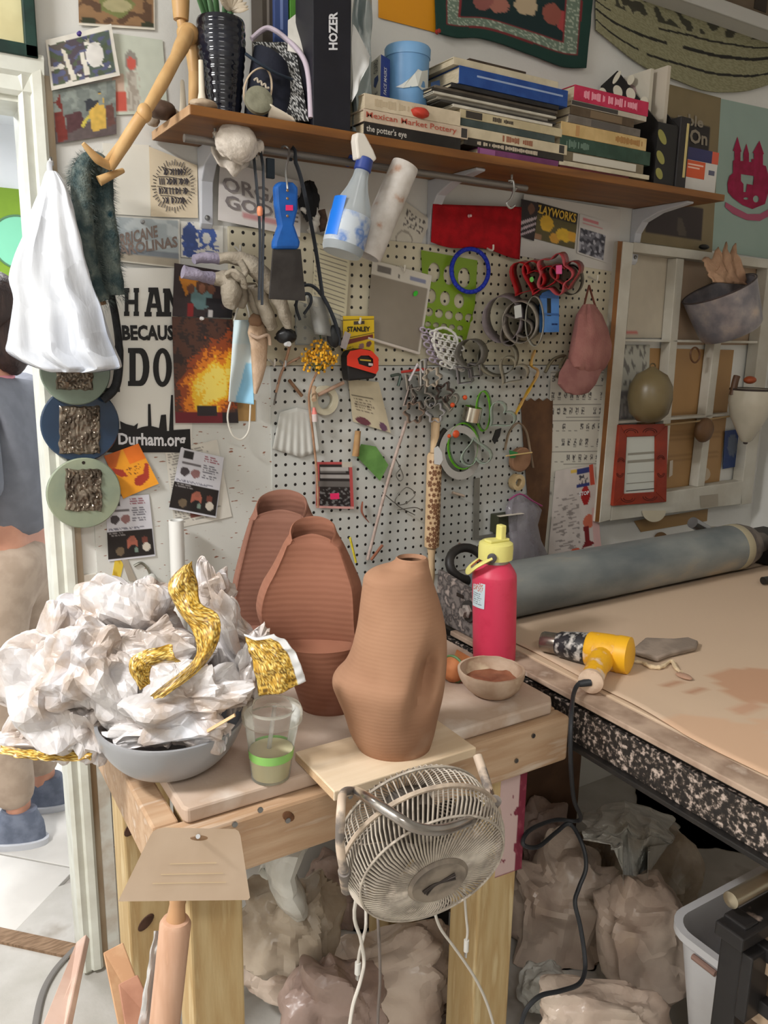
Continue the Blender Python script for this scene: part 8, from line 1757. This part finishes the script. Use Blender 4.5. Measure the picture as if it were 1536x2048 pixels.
for s in (-1, 1):
    sh_ = add(PP(-.01, s * .155, 1.335), .055, ch)
    if s < 0:
        el = add(PP(-.045, s * .215, 1.06), .042, sh_); wr = add(PP(.19, s * .18, 1.03), .028, el)
        hb = add(PP(.235, s * .175, 1.032), (.034, .018), wr); hk = add(PP(.275, s * .17, 1.03), (.036, .016), hb); dirv = fd; up_ = V((0, 0, 1)); wv = V((0, 0, 1)); bend = -sd2 * s * .4 + V((0, 0, 0))
    else:
        el = add(PP(-.03, s * .20, 1.05), .042, sh_); wr = add(PP(.03, s * .21, .82), .028, el)
        hb = add(PP(.04, s * .21, .775), (.034, .018), wr); hk = add(PP(.05, s * .21, .735), (.036, .016), hb); dirv = V((0, 0, -1)) + fd * .2; wv = fd; bend = -sd2 * s * .3
    p0 = v[hk][0]
    for q, ln in ((-1.5, .065), (-.5, .078), (.5, .074), (1.5, .058)):
        a1 = add(p0 + wv * (q * .0165) + dirv * .02, .009, hk); a2 = add(p0 + wv * (q * .0175) + dirv * (.02 + ln * .5) + bend * .01, .0085, a1); add(p0 + wv * (q * .017) + dirv * (.02 + ln) + bend * .03, .0075, a2)
    t1 = add(v[hb][0] + wv * .034 + dirv * .012, .011, hb); t2 = add(v[hb][0] + wv * .05 + dirv * .045 + bend * .02, .009, t1)
    hp = add(PP(0, s * .085, .86), .085, pel); kn = add(PP(.012, s * .09, .48), .055, hp); an = add(PP(-.02, s * .09, .085), .038, kn)
    ft = add(PP(.08, s * .095, .035), (.035, .028), an); add(PP(.15, s * .1, .03), (.034, .02), ft)
skin('body', v, ed, SK, PE)
def sub_skin(name, pts, edges, mat): return skin(name, pts, edges, mat, PE)
sub_skin('shirt', [(PP(0, 0, .92), (.138, .165)), (PP(.005, 0, 1.06), (.132, .165)), (PP(0, 0, 1.24), (.132, .175)), (PP(-.01, 0, 1.36), .092), (PP(-.01, -.165, 1.335), .08), (PP(-.035, -.205, 1.14), .076), (PP(-.042, -.213, 1.07), .072), (PP(-.01, .165, 1.335), .08), (PP(-.03, .2, 1.12), .074)], [(0, 1), (1, 2), (2, 3), (2, 4), (4, 5), (5, 6), (2, 7), (7, 8)], M('grey_tshirt', (120, 122, 130), (112, 114, 122), 20, r=.95))
sub_skin('trousers', [(PP(0, 0, .96), (.118, .142)), (PP(0, 0, .88), (.124, .148)), (PP(0, -.088, .80), .105), (PP(.012, -.092, .48), .078), (PP(-.012, -.092, .11), .062), (PP(0, .088, .80), .105), (PP(.012, .092, .48), .078), (PP(-.012, .092, .11), .062)], [(0, 1), (1, 2), (2, 3), (3, 4), (1, 5), (5, 6), (6, 7)], M('beige_trousers', (186, 166, 148), (172, 152, 134), 20, r=.95))
sub_skin('collar', [(PP(-.005, 0, 1.37), .078), (PP(0, 0, 1.405), .066)], [(0, 1)], M('pink_collar', (214, 140, 150), r=.9))
HR = M('dark_hair', (64, 46, 40), (48, 34, 30), 60, r=.6, bump=.4, bs=120, st=(1, 1, .2))
m = MB().blob(PP(-.02, 0, 1.585), .1, .1, .092, 22, .06, 2.5, 3); ob('hair', m, HR, PE)
ob('hair_back', MB().blob(PP(-.065, 0, 1.50), .06, .075, .10, 18, .08, 2.5, 5), HR, PE)
for s in (-1, 1):
    ob('eye', MB().blob(PP(.088, s * .032, 1.548), .011, .011, .011, 8, 0), M('eye_white', (226, 222, 216), r=.2), PE)
    ob('ear', MB().blob(PP(.0, s * .078, 1.53), .018, .012, .03, 10, .05), SK, PE)
ob('mouth', MB().tube(bez([PP(.094, -.022, 1.478), PP(.104, 0, 1.476), PP(.094, .022, 1.478)], 4), .006, 8), M('lips', (178, 100, 90), r=.5), PE)
SHO = M('grey_trainer', (120, 128, 146), (96, 104, 122), 24, r=.6); SOL = M('trainer_sole', (206, 208, 214), r=.6)
for s in (-1, 1):
    def sho(zs, grow):
        return [[PP(.035 + x * (.135 + grow), s * .095 + y * (.048 + grow) * (1 - .25 * max(0, x)), z) for x, y in [(math.cos(t), math.sin(t)) for t in [2 * math.pi * i / 24 for i in range(24)]]] for z, grow in zs]
    ob('shoe_sole', MB().loft(sho([(.001, .0), (.022, .004), (.024, .0)], 0)), SOL, PE)
    rg = [[PP(.035 + x * .13 * k1 + sh_, s * .095 + y * .045 * k2, z) for x, y in [(math.cos(t), math.sin(t)) for t in [2 * math.pi * i / 24 for i in range(24)]]] for z, k1, k2, sh_ in ((.022, 1, 1, 0), (.05, .95, 1, -.006), (.075, .7, .9, -.035), (.105, .42, .85, -.055), (.115, .4, .82, -.056))]
    ob('shoe_upper', MB().loft(rg), SHO, PE)
